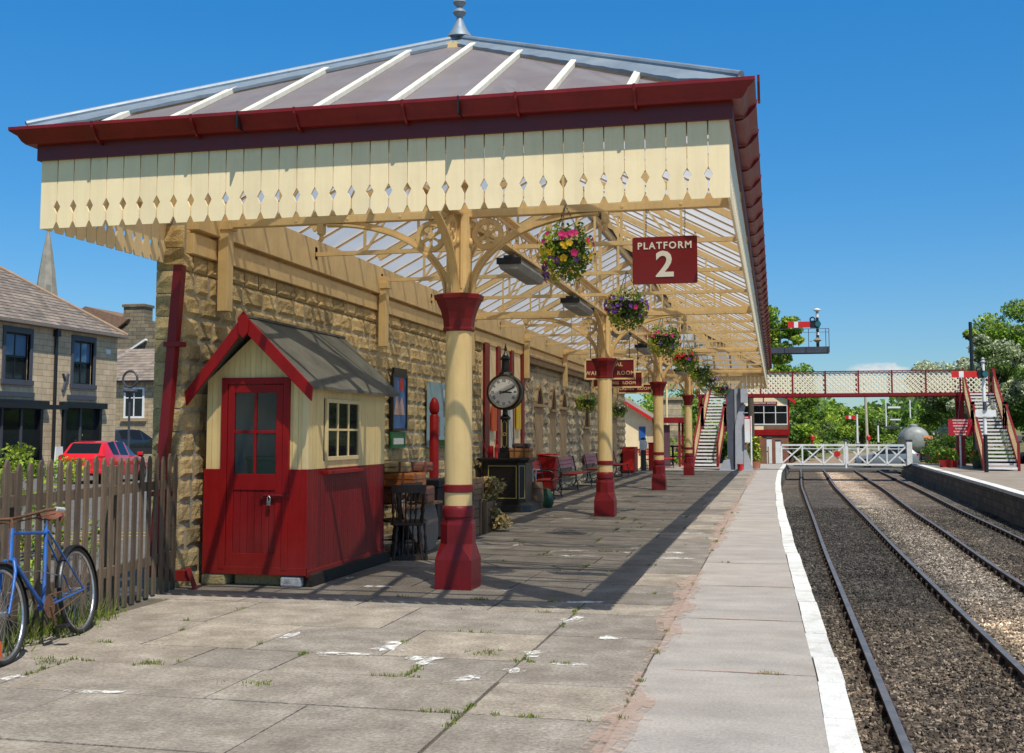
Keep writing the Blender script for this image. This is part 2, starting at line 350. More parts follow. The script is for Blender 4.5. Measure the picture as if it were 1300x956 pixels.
def pieces(name, b, mats, parent, k=1, cap=100, **kw):
    """every k consecutive shapes of a builder become one part each; past cap the rest is one stuff part"""
    mk = b.marks+[(len(b.v), len(b.f))]; n = len(b.marks); out = []
    def sub(i0, i1):
        c = B(); v0, f0 = mk[i0]; v1, f1 = mk[i1]; c.v = b.v[v0:v1]; c.f = [[i-v0 for i in f] for f in b.f[f0:f1]]; c.r = b.r[f0:f1]; c.m = b.m[f0:f1]; return c
    i = 0
    while i < n and len(out) < cap: out.append(obj(name, sub(i, min(i+k, n)), mats, parent, **kw)); i += k
    if i < n: tag(obj(name, sub(i, n), mats, parent, **kw), kind='stuff')
    return out
def thing(name, label, cat, loc=(0,0,0), rz=0, group=None):
    o = bpy.data.objects.new(name, None); COL.objects.link(o); o.empty_display_size = .3
    o.location = loc; o.rotation_euler = (0,0,rz); WL[o] = Vector(loc)
    return tag(o, label, cat, group)
def dup(o, parent=None, loc=None, rz=None, **kw):
    c = o.copy(); COL.objects.link(c)
    if parent is not None: c.parent = parent
    if loc is not None: c.location = loc
    if rz is not None: c.rotation_euler = (0,0,rz)
    tag(c, **kw)
    for ch in [x for x in bpy.data.objects if x.parent == o]: dup(ch, c)
    return c
def struct(name, b, m, **kw): return tag(obj(name, b, m, **kw), kind='structure')
def inst(name, me, parent, loc, rz=0):
    o = bpy.data.objects.new(name, me); COL.objects.link(o); o.parent = parent
    o.location = Vector(loc)-wloc(parent); o.rotation_euler = (0,0,rz); WL[o] = Vector(loc); return o
def text(s, size, m, parent, loc, rz=0, ext=.004, off=0., align='CENTER', sx=1., name='lettering', local=False, rot=None, space=1.):
    cu = bpy.data.curves.new('tmp', 'FONT'); cu.body = s; cu.size = size; cu.extrude = ext; cu.align_x = align; cu.align_y = 'CENTER'; cu.offset = off; cu.resolution_u = 3
    cu.space_character = space
    to = bpy.data.objects.new('tmp', cu); COL.objects.link(to)
    dg = bpy.context.evaluated_depsgraph_get(); dg.update()
    me = bpy.data.meshes.new_from_object(to.evaluated_get(dg)); bpy.data.objects.remove(to); bpy.data.curves.remove(cu)
    me.name = name; me.materials.clear(); me.materials.append(m)
    Mx = Matrix.Rotation(R(90), 4, 'X') @ Matrix.Diagonal((sx, 1, 1, 1))
    if rot is not None: Mx = rot @ Mx
    me.transform(Mx)
    o = bpy.data.objects.new(name, me); COL.objects.link(o)
    o.parent = parent; o.location = Vector(loc)-(Vector((0,0,0)) if local else wloc(parent)); o.rotation_euler = (0,0,rz)
    return o
def interp(tab, y):
    if y <= tab[0][0]: return tab[0][1]+(y-tab[0][0])*(tab[1][1]-tab[0][1])/(tab[1][0]-tab[0][0])
    for (a, b), (c, d) in zip(tab, tab[1:]):
        if y <= c:
            t = (y-a)/(c-a); t = t*t*(3-2*t)*.5+t*.5; return b+(d-b)*t
    (a, b), (c, d) = tab[-2:]; return d+(y-c)*(d-b)/(c-a)
def pmix(m, mi=None): return m

# ------------------------------------------------------------------ camera, light, sky
f_px, cxp, cyp, W, H = 1445., 650., 433., 1300., 956.
pitch = math.atan(117/f_px); yaw = math.atan(335/math.hypot(f_px, 117))
cam = bpy.data.cameras.new('camera'); co = bpy.data.objects.new('camera', cam); COL.objects.link(co)
cam.sensor_width = 36; cam.lens = f_px/W*36; cam.shift_y = -(H/2-cyp)/W; cam.clip_end = 3000; cam.clip_start = .05
co.location = (0, 0, 1.6); co.rotation_euler = (math.pi/2+pitch, 0, yaw)
sc.camera = co
sc.view_settings.view_transform = 'Standard'; sc.view_settings.look = 'None'; sc.view_settings.exposure = 0
to_sun = Vector((1.18, -1.6, 3.41)).normalized()
sl = bpy.data.lights.new('sun', 'SUN'); sl.energy = 5.0; sl.angle = R(.5); sl.color = (1, .955, .87)
so = bpy.data.objects.new('sun', sl); COL.objects.link(so); so.rotation_euler = to_sun.to_track_quat('Z', 'Y').to_euler(); so.location = (10, -10, 30)
w = bpy.data.worlds.new('World'); sc.world = w; w.use_nodes = True; t = w.node_tree; t.nodes.clear()
sky = N(t, 'ShaderNodeTexSky', _sky_type='NISHITA', _sun_disc=False); sky.sun_elevation = math.asin(to_sun.z); sky.sun_rotation = math.atan2(to_sun.x, to_sun.y)
sky.altitude = 200; sky.air_density = 1.0; sky.dust_density = .3; sky.ozone_density = 2.5
hs = N(t, 'ShaderNodeHueSaturation'); hs.inputs['Saturation'].default_value = 1.0; hs.inputs['Value'].default_value = 1.0; hs.inputs['Hue'].default_value = .5
sx0_ = N(t, 'ShaderNodeTexCoord'); sz_ = N(t, 'ShaderNodeSeparateXYZ'); L(t, sx0_.outputs['Generated'], sz_.inputs[0])
grade = ramp(t, sz_.outputs[2], [(0, (.31, .41, .47)), (.08, (.26, .41, .53)), (.2, (.17, .44, .62)), (.36, (.115, .50, .74)), (.62, (.60, .55, .45))])
skyg = mixc(t, 1., sky.outputs[0], grade, 'MULTIPLY'); sc2_ = mixc(t, 1., skyg, (2., 2., 2.), 'MULTIPLY')
L(t, sc2_, hs.inputs['Color'])
# one small bank of cumulus low over the line
tc = N(t, 'ShaderNodeTexCoord'); mp = N(t, 'ShaderNodeMapping'); mp.inputs['Scale'].default_value = (1, 1, 2.2); L(t, tc.outputs['Generated'], mp.inputs[0])
cn = noise_n(t, mp.outputs[0], 26, 7, .62, .3)
sx = N(t, 'ShaderNodeSeparateXYZ'); L(t, tc.outputs['Generated'], sx.inputs[0])
def bump1(out, c, w_):
    a = N(t, 'ShaderNodeMath', _operation='SUBTRACT'); L(t, out, a.inputs[0]); a.inputs[1].default_value = c
    b = N(t, 'ShaderNodeMath', _operation='DIVIDE'); L(t, a.outputs[0], b.inputs[0]); b.inputs[1].default_value = w_
    d = N(t, 'ShaderNodeMath', _operation='POWER'); L(t, b.outputs[0], d.inputs[0]); d.inputs[1].default_value = 2; return d.outputs[0]
ax = bump1(sx.outputs[0], .078, .034); az = bump1(sx.outputs[2], .052, .0075)
sm = N(t, 'ShaderNodeMath', _operation='ADD'); L(t, ax, sm.inputs[0]); L(t, az, sm.inputs[1])
sb = N(t, 'ShaderNodeMath', _operation='MULTIPLY_ADD'); sb.inputs[1].default_value = -.25; sb.inputs[2].default_value = .25; L(t, sm.outputs[0], sb.inputs[0])
s2 = N(t, 'ShaderNodeMath', _operation='ADD'); L(t, sb.outputs[0], s2.inputs[0]); L(t, cn.outputs['Fac'], s2.inputs[1])
gy = N(t, 'ShaderNodeMath', _operation='GREATER_THAN'); L(t, sx.outputs[1], gy.inputs[0]); gy.inputs[1].default_value = 0
cf = ramp(t, s2.outputs[0], [(.56, (0, 0, 0)), (.74, (.85,)*3)])
cf2 = N(t, 'ShaderNodeMath', _operation='MULTIPLY'); L(t, cf, cf2.inputs[0]); L(t, gy.outputs[0], cf2.inputs[1])
skyc = mixc(t, cf2.outputs[0], hs.outputs[0], (7.5, 7.5, 7.6))
bg = N(t, 'ShaderNodeBackground', Strength=.105); L(t, skyc, bg.inputs[0])
L(t, bg.outputs[0], N(t, 'ShaderNodeOutputWorld').inputs[0])

# ------------------------------------------------------------------ ground and platforms
EDGE = [(-6, .42), (7.8, .40), (10.8, .35), (14.1, .29), (18.6, .22), (26.7, .14), (37, .12), (48, .19), (61.5, .49), (68, .70)]
R1 = [(-6, .91), (23, .92), (35.5, .99), (50.5, 1.06), (76, 1.50), (90, 2.6), (110, 6.3), (140, 14), (180, 26)]
R3 = [(-6, 3.75), (20, 3.72), (33, 3.98), (55, 4.5), (76, 4.86), (90, 5.9), (110, 9.6), (140, 17.3), (180, 29.3)]
RPE = [(-6, 5.95), (20, 6.02), (31.8, 6.21), (40, 6.45), (49.5, 6.7), (63, 6.99), (70, 7.1)]
RT = -.75
b = B(); b.add([(-1500,-300,-1.15),(1500,-300,-1.15),(1500,2500,-1.15),(-1500,2500,-1.15)], [(0,1,2,3)]); struct('ground', b, meadow)
b = B(); b.add([(-120,-20,-.10),(-6.2,-20,-.10),(-6.2,110,-.10),(-120,110,-.10),(-120,-20,-1.2),(-6.2,-20,-1.2),(-6.2,110,-1.2),(-120,110,-1.2)], [(0,1,2,3),(1,0,4,5),(2,1,5,6),(3,2,6,7)]); struct('street', b, tarmac)
b = B(); b.box(-15.5, -6.2, -5, 9.6, -.3, -.07); struct('verge', b, meadow)
b = B()
for k in range(7):
    y = 13.2+k*.62; b.beam((-13.6,y,-.094), (-10.2,y+.9,-.094), .09, .003)
b.beam((-13.8,13.0,-.094),(-13.6,18.0,-.094), .1, .003)
tag(obj('yellow_hatching', b, yellowline), kind='structure')
# track bed
b = B(); ys = [-6+i*2. for i in range(42)]
vs = []; fs = []
for y in ys:
    for k in range(8):
        x0 = interp(EDGE, y)-.1; x1 = interp(RPE, y)+.1; x = x0+(x1-x0)*k/7
        vs.append((x, y, -.866+.012*noise.noise((x*2, y*.8, 0))))
for i in range(len(ys)-1):
    for k in range(7): a = i*8+k; fs.append((a, a+1, a+9, a+8))
b.add(vs, fs); struct('track_bed', b, ballastm)
# left platform
def strip(b, f0, f1, y0, y1, z, step=1.5, r=.5, z1=None):
    n = max(1, int((y1-y0)/step))
    for i in range(n):
        a = y0+(y1-y0)*i/n; c = y0+(y1-y0)*(i+1)/n
        za = z if z1 is None else z+(z1-z)*i/n; zc = z if z1 is None else z+(z1-z)*(i+1)/n
        b.add([(f0(a),a,za),(f1(a),a,za),(f1(c),c,zc),(f0(c),c,zc)], [(0,1,2,3)], r)
E_ = lambda y: interp(EDGE, y)
RE_ = lambda y: interp(RPE, y)
b = B()
strip(b, lambda y: -9.5 if y > 49 else -6.3, lambda y: E_(y)-.02, -6, 62.5, -.012)
strip(b, lambda y: -9.5, lambda y: E_(y)-.02, 62.5, 73, -.012, z1=-.60)
struct('platform', b, jointm)
b = B()
for y0, y1, z1 in ((-6, 62.5, -.03), (62.5, 70, -.03)):
    n = int((y1-y0)/1.5)
    for i in range(n):
        a = y0+(y1-y0)*i/n; c = y0+(y1-y0)*(i+1)/n
        zt = lambda y: -.06 if y < 62.5 else -.06-(y-62.5)/10.5*.59
        b.add([(E_(a)-.06,a,-1),(E_(c)-.06,c,-1),(E_(c)-.06,c,zt(c)),(E_(a)-.06,a,zt(a))], [(0,1,2,3)])
struct('platform_face', b, platwall_y)
# flagstones, each with its own tone, darker where canopy shade is painted in
b = B(); JOINTS = []
def slabq(x0, x1, y0, y1, fx=None, g=.007):
    dz = [random.uniform(-.0025, .0025) for _ in range(4)]; j = lambda: random.uniform(-.006, .006)
    x0a, x0b = x0+g+j(), x0+g+j(); x1a = (fx(y0) if fx else x1)-g; x1b = (fx(y1) if fx else x1)-g
    vs = [(x0a,y0+g+j(),dz[0]),(x1a,y0+g+j(),dz[1]),(x1b,y1-g+j(),dz[2]),(x0b,y1-g+j(),dz[3])]
    vs += [(v[0], v[1], -.011) for v in vs]
    JOINTS.append((x0, y0, x1, y0)); JOINTS.append((x0, y0, x0, y1))
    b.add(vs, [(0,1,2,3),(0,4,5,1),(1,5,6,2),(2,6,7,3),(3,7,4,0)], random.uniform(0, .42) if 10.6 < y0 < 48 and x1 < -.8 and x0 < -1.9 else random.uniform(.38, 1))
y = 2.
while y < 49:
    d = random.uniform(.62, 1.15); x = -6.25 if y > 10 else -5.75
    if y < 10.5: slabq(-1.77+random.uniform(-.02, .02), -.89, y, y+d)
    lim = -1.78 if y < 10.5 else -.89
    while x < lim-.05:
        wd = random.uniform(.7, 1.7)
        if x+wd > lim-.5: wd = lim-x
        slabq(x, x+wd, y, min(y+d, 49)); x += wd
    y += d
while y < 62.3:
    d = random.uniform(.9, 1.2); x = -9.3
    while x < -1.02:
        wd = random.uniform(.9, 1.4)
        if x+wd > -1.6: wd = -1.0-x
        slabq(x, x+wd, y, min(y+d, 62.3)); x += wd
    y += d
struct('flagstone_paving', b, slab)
b = B(); y = 3.4; EJ = []
while y < 62.3:
    EJ.append(y); d = random.uniform(2.1, 2.45); slabq(-.885, 0, y, min(y+d, 62.3), lambda q: E_(q)-.165, .004); y += d
struct('edge_paving', b, slab2)
b = B(); y = 2.
while y < 62.3:
    d = random.uniform(.85, 1.0); y1 = min(y+d, 62.3); dx = random.uniform(-.008, .008); dz = random.uniform(-.003, .003)
    g = .003
    vs = [(E_(y)-.165+dx,y+g,.002+dz),(E_(y)+dx+.0,y+g,.002+dz),(E_(y1)+dx,y1-g,.002+dz),(E_(y1)-.165+dx,y1-g,.002+dz)]
    vs += [(v[0], v[1], -.07) for v in vs]
    b.add(vs, [(0,1,2,3),(0,4,5,1),(1,5,6,2),(2,6,7,3),(3,7,4,0)], random.random()); y += d
strip(b, lambda y: E_(y)-.165, E_, 62.5, 70.5, .0, z1=-.55)
struct('platform_edge_line', b, whiteline)
def wobbly(b, pts, wd, z, seg=.05, jit=.35, seed=0):
    """a thin stained strip: centre faces solid, outer faces fading (through the rnd attribute)"""
    P = [Vector((*p, 0)) for p in pts]; row = []
    for a, c in zip(P, P[1:]):
        n = max(2, int((c-a).length/seg)); d = (c-a).normalized(); sd = Vector((-d.y, d.x, 0))
        for i in range(n+1):
            p = a+(c-a)*i/n; p = p+sd*wd*.5*noise.noise((p.x*1.5, p.y*1.5, seed)); e = .35+.65*min(1, 4*i/n, 4*(n-i)/n)
            row.append([p+sd*wd*e*k for k in (-1.1, -.75, -.45, -.18, .18, .45, .75, 1.1)]+[e])
    es = [r_.pop() for r_ in row]; vs = [(q.x, q.y, z) for r_ in row for q in r_]; o = len(b.v); b.v += vs; b.marks.append((o, len(b.f)))
    al = (-.38, -.22, -.06, .06, -.06, -.22, -.38)
    for i in range(len(row)-1):
        for k in range(7): a = o+i*8+k; b.f.append([a, a+1, a+9, a+8]); b.r.append(al[k]-(1-es[i])*.32); b.m.append(0)
b = B(); wobbly(b, [(-.86, 3), (-.88, 8), (-.90, 14), (-.92, 30), (-.92, 62)], .24, .0075, .1)
for y in EJ[:14]: wobbly(b, [(-.85, y), (.2, y)], .05, .0078, .08, seed=y)
for y in (7.35, 9.2, 12.9, 15.8, 19.4):
    pass
struct('pink_mortar_joint', b, pinkm)
b = B()
lime_spots = [((-5.0,9.95),(-4.4,9.9),.10),((-4.95,8.35),(-4.35,8.5),.12),((-4.8,7.75),(-4.2,7.95),.10),((-3.3,9.75),(-2.85,10.1),.07),((-3.85,9.35),(-3.3,9.42),.05),
  ((-3.25,8.0),(-2.6,8.15),.07),((-2.65,8.1),(-2.4,8.75),.16),((-2.9,7.75),(-2.5,8.0),.12),((-1.9,9.1),(-1.72,10.1),.09),((-1.85,8.3),(-1.78,8.9),.10),((-2.1,10.15),(-1.6,10.22),.04),
  ((-2.6,13.6),(-2.3,13.7),.05),((-2.25,15.2),(-1.9,15.1),.05),((-2.7,16.7),(-2.2,16.6),.05),((-2.1,20.0),(-1.8,20.5),.07),((-2.4,13.0),(-1.75,13.05),.05),((-5.4,8.9),(-5.0,9.0),.06),
  ((-1.9,24.6),(-1.7,25.3),.08),((-1.2,33),(-1.1,35),.07)]
def clip_j(w0=5.5, w1=22):
    for (xa, ya, xb, yb) in JOINTS:
        if w0 < ya < w1 and -6 < xa < -1.2: yield xa, ya, xb, yb
k = 0
for (xa, ya, xb, yb) in clip_j():
    nn = noise.noise((xa*.9+3, ya*.55, 9.1))+(.18 if abs(xa+1.77) < .05 and xa == xb else 0)
    if nn > .13:
        u0, u1 = sorted((random.random(), random.random())); u1 = max(u1, u0+.35); u1 = min(u1, 1.1)
        wobbly(b, [(xa+(xb-xa)*u0, ya+(yb-ya)*u0), (xa+(xb-xa)*u1, ya+(yb-ya)*u1)], random.uniform(.16, .34), .0052+k*2e-6, .04, seed=k*2.7); k += 1
struct('lime_stains', b, lime)
# grass in the joints
def tufts(name, spots, m, h=(.02, .05), kind='stuff', label=None, cat=None, wd=.006):
    vs = []; fs = []; rr = []
    for (x, y, z, n, s) in spots:
        for _ in range(n):
            px, py = x+rng.normal()*s, y+rng.normal()*s; a = rng.uniform(0, 6.28); hh = rng.uniform(*h); ww = wd*rng.uniform(.6, 1.4)
            lx, ly = rng.normal(scale=.4)*hh, rng.normal(scale=.4)*hh
            o = len(vs); vs += [(px-ww*math.cos(a), py-ww*math.sin(a), z), (px+ww*math.cos(a), py+ww*math.sin(a), z), (px+lx, py+ly, z+hh)]
            fs.append((o, o+1, o+2)); rr.append(rng.random())
    bb = B(); bb.v = vs; bb.f = fs; bb.r = rr; bb.m = [0]*len(fs)
    return tag(obj(name, bb, m), label, cat, kind=kind)
sp = []
for (xa, ya, xb, yb) in JOINTS:
    if ya > 24: continue
    ln = math.hypot(xb-xa, yb-ya); main = xa == xb and abs(xa+1.77) < .05
    for q in range(int(ln/.03)):
        u = random.random(); x = xa+(xb-xa)*u; y = ya+(yb-ya)*u
        nn = noise.noise((x*2.3, y*1.9, 3.3))+.5*noise.noise((x*7, y*7, 1.3))+(.22 if main else 0)-(.12 if y > 10.5 else 0)
        if nn > .30: sp.append((x+random.gauss(0, .008), y+random.gauss(0, .008), 0, 7, .012))
for (x, y) in ((-4.35, 7.3), (-5.0, 7.2), (-3.3, 6.9), (-2.1, 8.2)):
    for k in range(10): sp.append((x+random.gauss(0, .06), y+random.gauss(0, .05), 0, 8, .02))
tufts('joint_grass', sp, grassm, (.012, .035), label='small green grass tufts growing in the paving joints', cat='grass', wd=.004)
sp = []
for i in range(260):
    tt = random.random()**1.6; y = 5.6+tt*3.6; x = -5.62-.07*(y-7)*1.6+random.gauss(0, .11)-.02; sp.append((x, y, -.03, 16, .05))
for i in range(300):
    sp.append((random.uniform(-9, -6.0), random.uniform(5, 10), -.07, 12, .08))
tufts('verge_grass', sp, grassm, (.05, .24), label='long grass and weeds along the foot of the picket fence', cat='grass', wd=.006)
# right platform
b = B(); strip(b, RE_, lambda y: 30, -6, 64, 0); strip(b, RE_, lambda y: 13, 64, 71, 0, z1=-.5)
struct('far_platform', b, M('tarmac_platform', (.30, .25, .20), .9, .2, 1.5, .4, 40, dirt=.6, dirtcol=(.17, .14, .1)))
b = B()
for i in range(46):
    a = -6+i*1.67; c = a+1.67; zt = lambda y: -.08 if y < 64 else -.08-(y-64)/7*.5
    b.add([(RE_(a)+.05,a,-1),(RE_(c)+.05,c,-1),(RE_(c)+.05,c,zt(c)),(RE_(a)+.05,a,zt(a))], [(3,2,1,0)])
struct('far_platform_face', b, platwall_y)
b = B(); strip(b, RE_, lambda y: RE_(y)+.32, -6, 64, .006); strip(b, lambda y: RE_(y)+.32, lambda y: RE_(y)+.32, -6, 64, 0)
for i in range(35):
    a = -6+i*2; c = a+2; b.add([(RE_(a),a,-.09),(RE_(c),c,-.09),(RE_(c),c,.006),(RE_(a),a,.006)], [(3,2,1,0)])
strip(b, RE_, lambda y: RE_(y)+.25, 64, 71, .006, z1=-.494)
struct('far_platform_edge_line', b, whiteline)
# beyond the gates: crossing road and the line going on
b = B(); b.box(-120, 120, 77, 83.5, -1.2, -.72); struct('crossing_road', b, tarmac)
b = B(); b.box(-.2, 7.6, 75.2, 76.9, -1.1, -.83); struct('crossing_dark_strip', b, M('dark_strip', (.03, .026, .02), .9))  # very dark strip across the line just before the gates
b = B()
vs = []; fs = []
for j, y in enumerate([84, 90, 100, 115, 140, 180, 240]):
    for k, x in enumerate([-60, -12, -4, -1, 10, 14, 20, 90]):
        vs.append((x+max(0, (y-84))*.05, y, (-.85 if 3 <= k <= 4 else (-.6 if k in (2, 5) else 1.2 if k == 1 else 1.0 if k == 6 else 3))+.004*(y-84)))
for j in range(6):
    for k in range(7): a = j*8+k; fs.append((a, a+1, a+9, a+8))
b.add(vs, fs); struct('lineside_ground', b, M('lineside', (.15, .16, .055), .95, .4, .5, .5, 10, col2=(.24, .19, .11)))

b = B(); strip(b, lambda y: interp(R1, y)-1.2, lambda y: interp(R3, y)+2.6, 83.6, 178, -.60, 3.); b.v = [(x, y, z+.004*(y-84)+.02) for x, y, z in b.v]; struct('far_track_bed', b, M('brown_ballast', (.27, .20, .14), .95, .3, 2, .6, 20))
# loose ballast stones
def stones(n):
    base = np.array([(1,0,0),(-1,0,0),(0,1,0),(0,-1,0),(0,0,1),(0,0,-1)], float)
    tri = np.array([(0,2,4),(2,1,4),(1,3,4),(3,0,4),(2,0,5),(1,2,5),(3,1,5),(0,3,5)])
    y = 7.5+rng.random(n)**1.7*32; x0 = np.array([E_(v) for v in y])+.05; x1 = np.array([RE_(v) for v in y])
    x = x0+rng.random(n)*(x1-x0)
    s = rng.uniform(.010, .026, n)
    V = base[None]*(s[:,None,None]*rng.uniform(.6, 1.3, (n,1,3)))+rng.normal(scale=.25, size=(n,6,3))*s[:,None,None]
    V += np.stack([x, y, np.full(n, -.862)], 1)[:,None,:]
    Fi = (tri[None]+np.arange(n)[:,None,None]*6).reshape(-1, 3)
    me = bpy.data.meshes.new('ballast_stones'); me.from_pydata(V.reshape(-1,3).tolist(), [], Fi.tolist())
    a = me.attributes.new('rnd', 'FLOAT', 'FACE'); a.data.foreach_set('value', np.repeat(rng.random(n), 8).astype(np.float32))
    me.materials.append(ballastm)
    o = bpy.data.objects.new('ballast_stones', me); COL.objects.link(o)
    tag(o, 'loose grey and brown ballast stones lying around the rails', 'ballast', kind='stuff')
stones(65000)

# tracks
def track(label, tab, y0, y1):
    T = thing('railway_track', label, 'railway track', (interp(tab, 10)+.72, 10, RT-.13), group='railway tracks between the platforms')
    for off in (0, 1.435):
        bb = B(); n = int((y1-y0)/1.5); prof = [(-.062,-.155),(.062,-.155),(.062,-.145),(.012,-.12),(.012,-.045),(.035,-.035),(.035,0),(-.035,0),(-.035,-.035),(-.012,-.045),(-.012,-.12),(-.062,-.145)]
        vs = []
        for i in range(n+1):
            y = y0+(y1-y0)*i/n; x = interp(tab, y)+off
            for (px, pz) in prof: vs.append((x+px, y, RT+pz))
        k = len(prof); fs = [(i*k+j, i*k+(j+1) % k, (i+1)*k+(j+1) % k, (i+1)*k+j) for i in range(n) for j in range(k)]
        bb.add(vs, fs)
        for i, f in enumerate(bb.f):
            if i % k == 6: bb.m[i] = 1
        obj('rail', bb, [rail_side, rail_top], T)
    bs = B().box(-1.25, 1.25, -.12, .12, -.12, 0); ms = mesh_from('sleeper', bs, sleeperm)
    bc = B().box(-.13, .13, -.07, .07, 0, .03).box(.03, .075, -.045, .045, .03, .085).box(-.075, -.03, -.045, .045, .03, .085); mc = mesh_from('rail_chair', bc, chairm)
    y = 8.
    c = 0
    while y < 74 and c < 98:
        x = interp(tab, y)+.7175
        s = inst('sleeper', ms, T, (x, y, -.872)); c += 1
        for d in (-.7175, .7175): inst('rail_chair', mc, s, (x+d, y, -.872))
        y += .67
    return T
track('shiny worn railway track nearest the platform with the sunlit column canopy', R1, 3, 180)
track('second railway track running beside the dark wall of the far platform', R3, 3, 180)

# ------------------------------------------------------------------ stone wall with rock-faced blocks
def block_face(b, y0, y1, z0, z1, X, bulge, nx, nz, rv, seed):
    g = .009; vs = []; fs = []
    for j in range(nz+1):
        for i in range(nx+1):
            u = i/nx; v = j/nz; y = y0+g+(y1-y0-2*g)*u; z = z0+g+(z1-z0-2*g)*v
            e = min(1, min(u, 1-u)*nx*1.1, min(v, 1-v)*nz*1.1) if (0 < i < nx and 0 < j < nz) else 0
            h = (.62+.6*noise.noise((y*5+seed, z*6, seed*.37))+.55*noise.noise((y*17, z*19, seed)))*bulge*e
            if v < .35 and e: h += bulge*.25
            vs.append((X+(max(h, -.002) if e else -.008), y, z))
    for j in range(nz):
        for i in range(nx): a = j*(nx+1)+i; fs.append((a, a+1, a+nx+2, a+nx+1))
    b.add(vs, fs, rv)
WX = -6.10
def wall_section(y0, y1, ztop, mat, mat_name, nx, nz, ch, seed, holes=(), bulge=.06, lens=(.28, .62)):
    b = B(); random.seed(seed); k = 0; z = -.1
    while z < ztop-.02:
        z1 = min(z+ch, ztop); y = y0-random.uniform(0, .3)
        while y < y1:
            l = random.uniform(*lens); a, c = max(y, y0), min(y+l, y1)
            segs = [(a, c)]
            for (h0, h1, hz0, hz1) in holes:
                if z1 > hz0+.01 and z < hz1-.01:
                    ns = []
                    for (p, q) in segs:
                        if q <= h0 or p >= h1: ns.append((p, q))
                        else:
                            if p < h0-.02: ns.append((p, h0))
                            if q > h1+.02: ns.append((h1, q))
                    segs = ns
            for (p, q) in segs:
                if q-p > .05: block_face(b, p, q, z, z1, WX, bulge, max(2, int((q-p)/.42*nx)), nz, random.random(), k*1.7+seed)
            y += l; k += 1
        z = z1
    return b
WT = thing('stone_wall', 'long rock-faced sandstone wall behind the canopy with blocked pointed windows', 'wall', (-6.25, 10.9, 0))
obj('rough_masonry', wall_section(10.9, 23.5, 3.52, stone, '', 8, 5, .245, 3, bulge=.027, lens=(.26,.58)), stone, WT)
LANC = [(29.0, 29.9, 2.30, 2.85), (31.0, 31.75, 2.2, 2.9), (32.6, 33.4, 2.3, 2.82), (36.6, 37.7, 1.75, 2.95), (43.4, 44.4, 2.2, 2.8)]
holes = [(a-.12, c+.12, .3, z1+.25) for a, c, z0, z1 in LANC]
obj('weathered_masonry', wall_section(27.5, 47.2, 3.35, stone_far, '', 4, 3, .27, 11, holes, .055, (.3, .75)), stone_far, WT)
b = B(); b.box(-6.42, WX-.003, 10.92, 47.2, -.2, 3.3); obj('core', b, mortar, WT)
b = B(); z = -.1; k = 0
while z < 3.8:
    x = -6.42
    for xx in ((-6.42, WX-.002),):
        x0, x1 = xx; vs = []
        nx, nz = 4, 4
        for j in range(nz+1):
            for i in range(nx+1):
                e = 1 if 0 < i < nx and 0 < j < nz else 0
                vs.append((x0+(x1-x0)*i/nx, 10.905-.035*e*(.6+noise.noise((k*3.1+i, j*2.2, 4))), z+.006+.233*j/nz))
        b.add(vs, [(j*5+i, j*5+i+1, j*5+i+6, j*5+i+5) for j in range(4) for i in range(4)], random.random())
    z += .245; k += 1
obj('end_masonry', b, stone, WT)
b = B().box(-6.5, -5.98, 27.5, 47.4, 3.36, 3.50).box(-6.46, -5.93, 27.5, 47.4, 3.50, 3.56); obj('coping', b, dressed, WT, bevel=.012)
b = B().box(-6.42, WX-.03, 10.92, 27.5, 3.3, 3.9); obj('upper_core', b, mortar, WT)
dark = M('dark_recess', (.02, .017, .014), .9)
for a, c, z0, z1 in LANC:
    m_ = (a+c)/2; hw = (c-a)/2
    pl = [(WX+.03, a-.1, .35), (WX+.03, c+.1, .35), (WX+.03, c+.1, z0-.02), (WX+.03, a-.1, z0-.02)]
    b = B().prism(pl, (-.06, 0, 0)); 
    fr = obj('blocked_window', b, dressed, WT, bevel=.01)
    B2 = B().box(WX-.04, WX+.10, a-.14, c+.14, z0-.02, z0+.06); obj('sill', B2, dressed, fr, bevel=.01)
    arc = []; n = 10
    hh = z1-z0-.1
    for i in range(n+1):
        u = i/n; yy = m_-hw+2*hw*u; arc.append((yy, z0+.1+hh*(1-abs(2*u-1)**1.8)))
    b = B(); 
    for i in range(n):   # pointed head frame
        y0_, z0_ = arc[i]; y1_, z1_ = arc[i+1]
        b.beam((WX+.02, y0_, z0_), (WX+.02, y1_, z1_), .12, .09, (1, 0, 0))
    b.box(WX-.04, WX+.05, a-.09, a+.02, z0+.06, z0+.12); b.box(WX-.04, WX+.05, c-.02, c+.09, z0+.06, z0+.12)
    obj('pointed_arch', b, dressed, fr)
    b = B().prism([(WX+.012, m_-hw, z0+.04)]+[(WX+.012, y_, z_) for y_, z_ in arc]+[(WX+.012, m_+hw, z0+.04)], (-.05, 0, 0)); obj('dark_opening', b, dark, fr)
b = B()
for z0, z1, x in ((3.78, 4.20, -5.99), (3.52, 3.74, -6.045), (3.74, 3.78, -6.10)): b.box(-6.2, x, 11.0, 47.4, z0, z1, r=.5)
obj('wall_plate', b, cream_t, WT, bevel=.006)
b = B()
for y in (11.57, 16.85, 22.13, 27.41, 32.69, 37.97, 43.25):
    b = B().box(-6.02, -5.9, y-.07, y+.07, 2.95, 4.05).box(-6.06, -5.86, y-.09, y+.09, 3.86, 3.96); obj('bracket_post', b, cream_t, WT, bevel=.006)
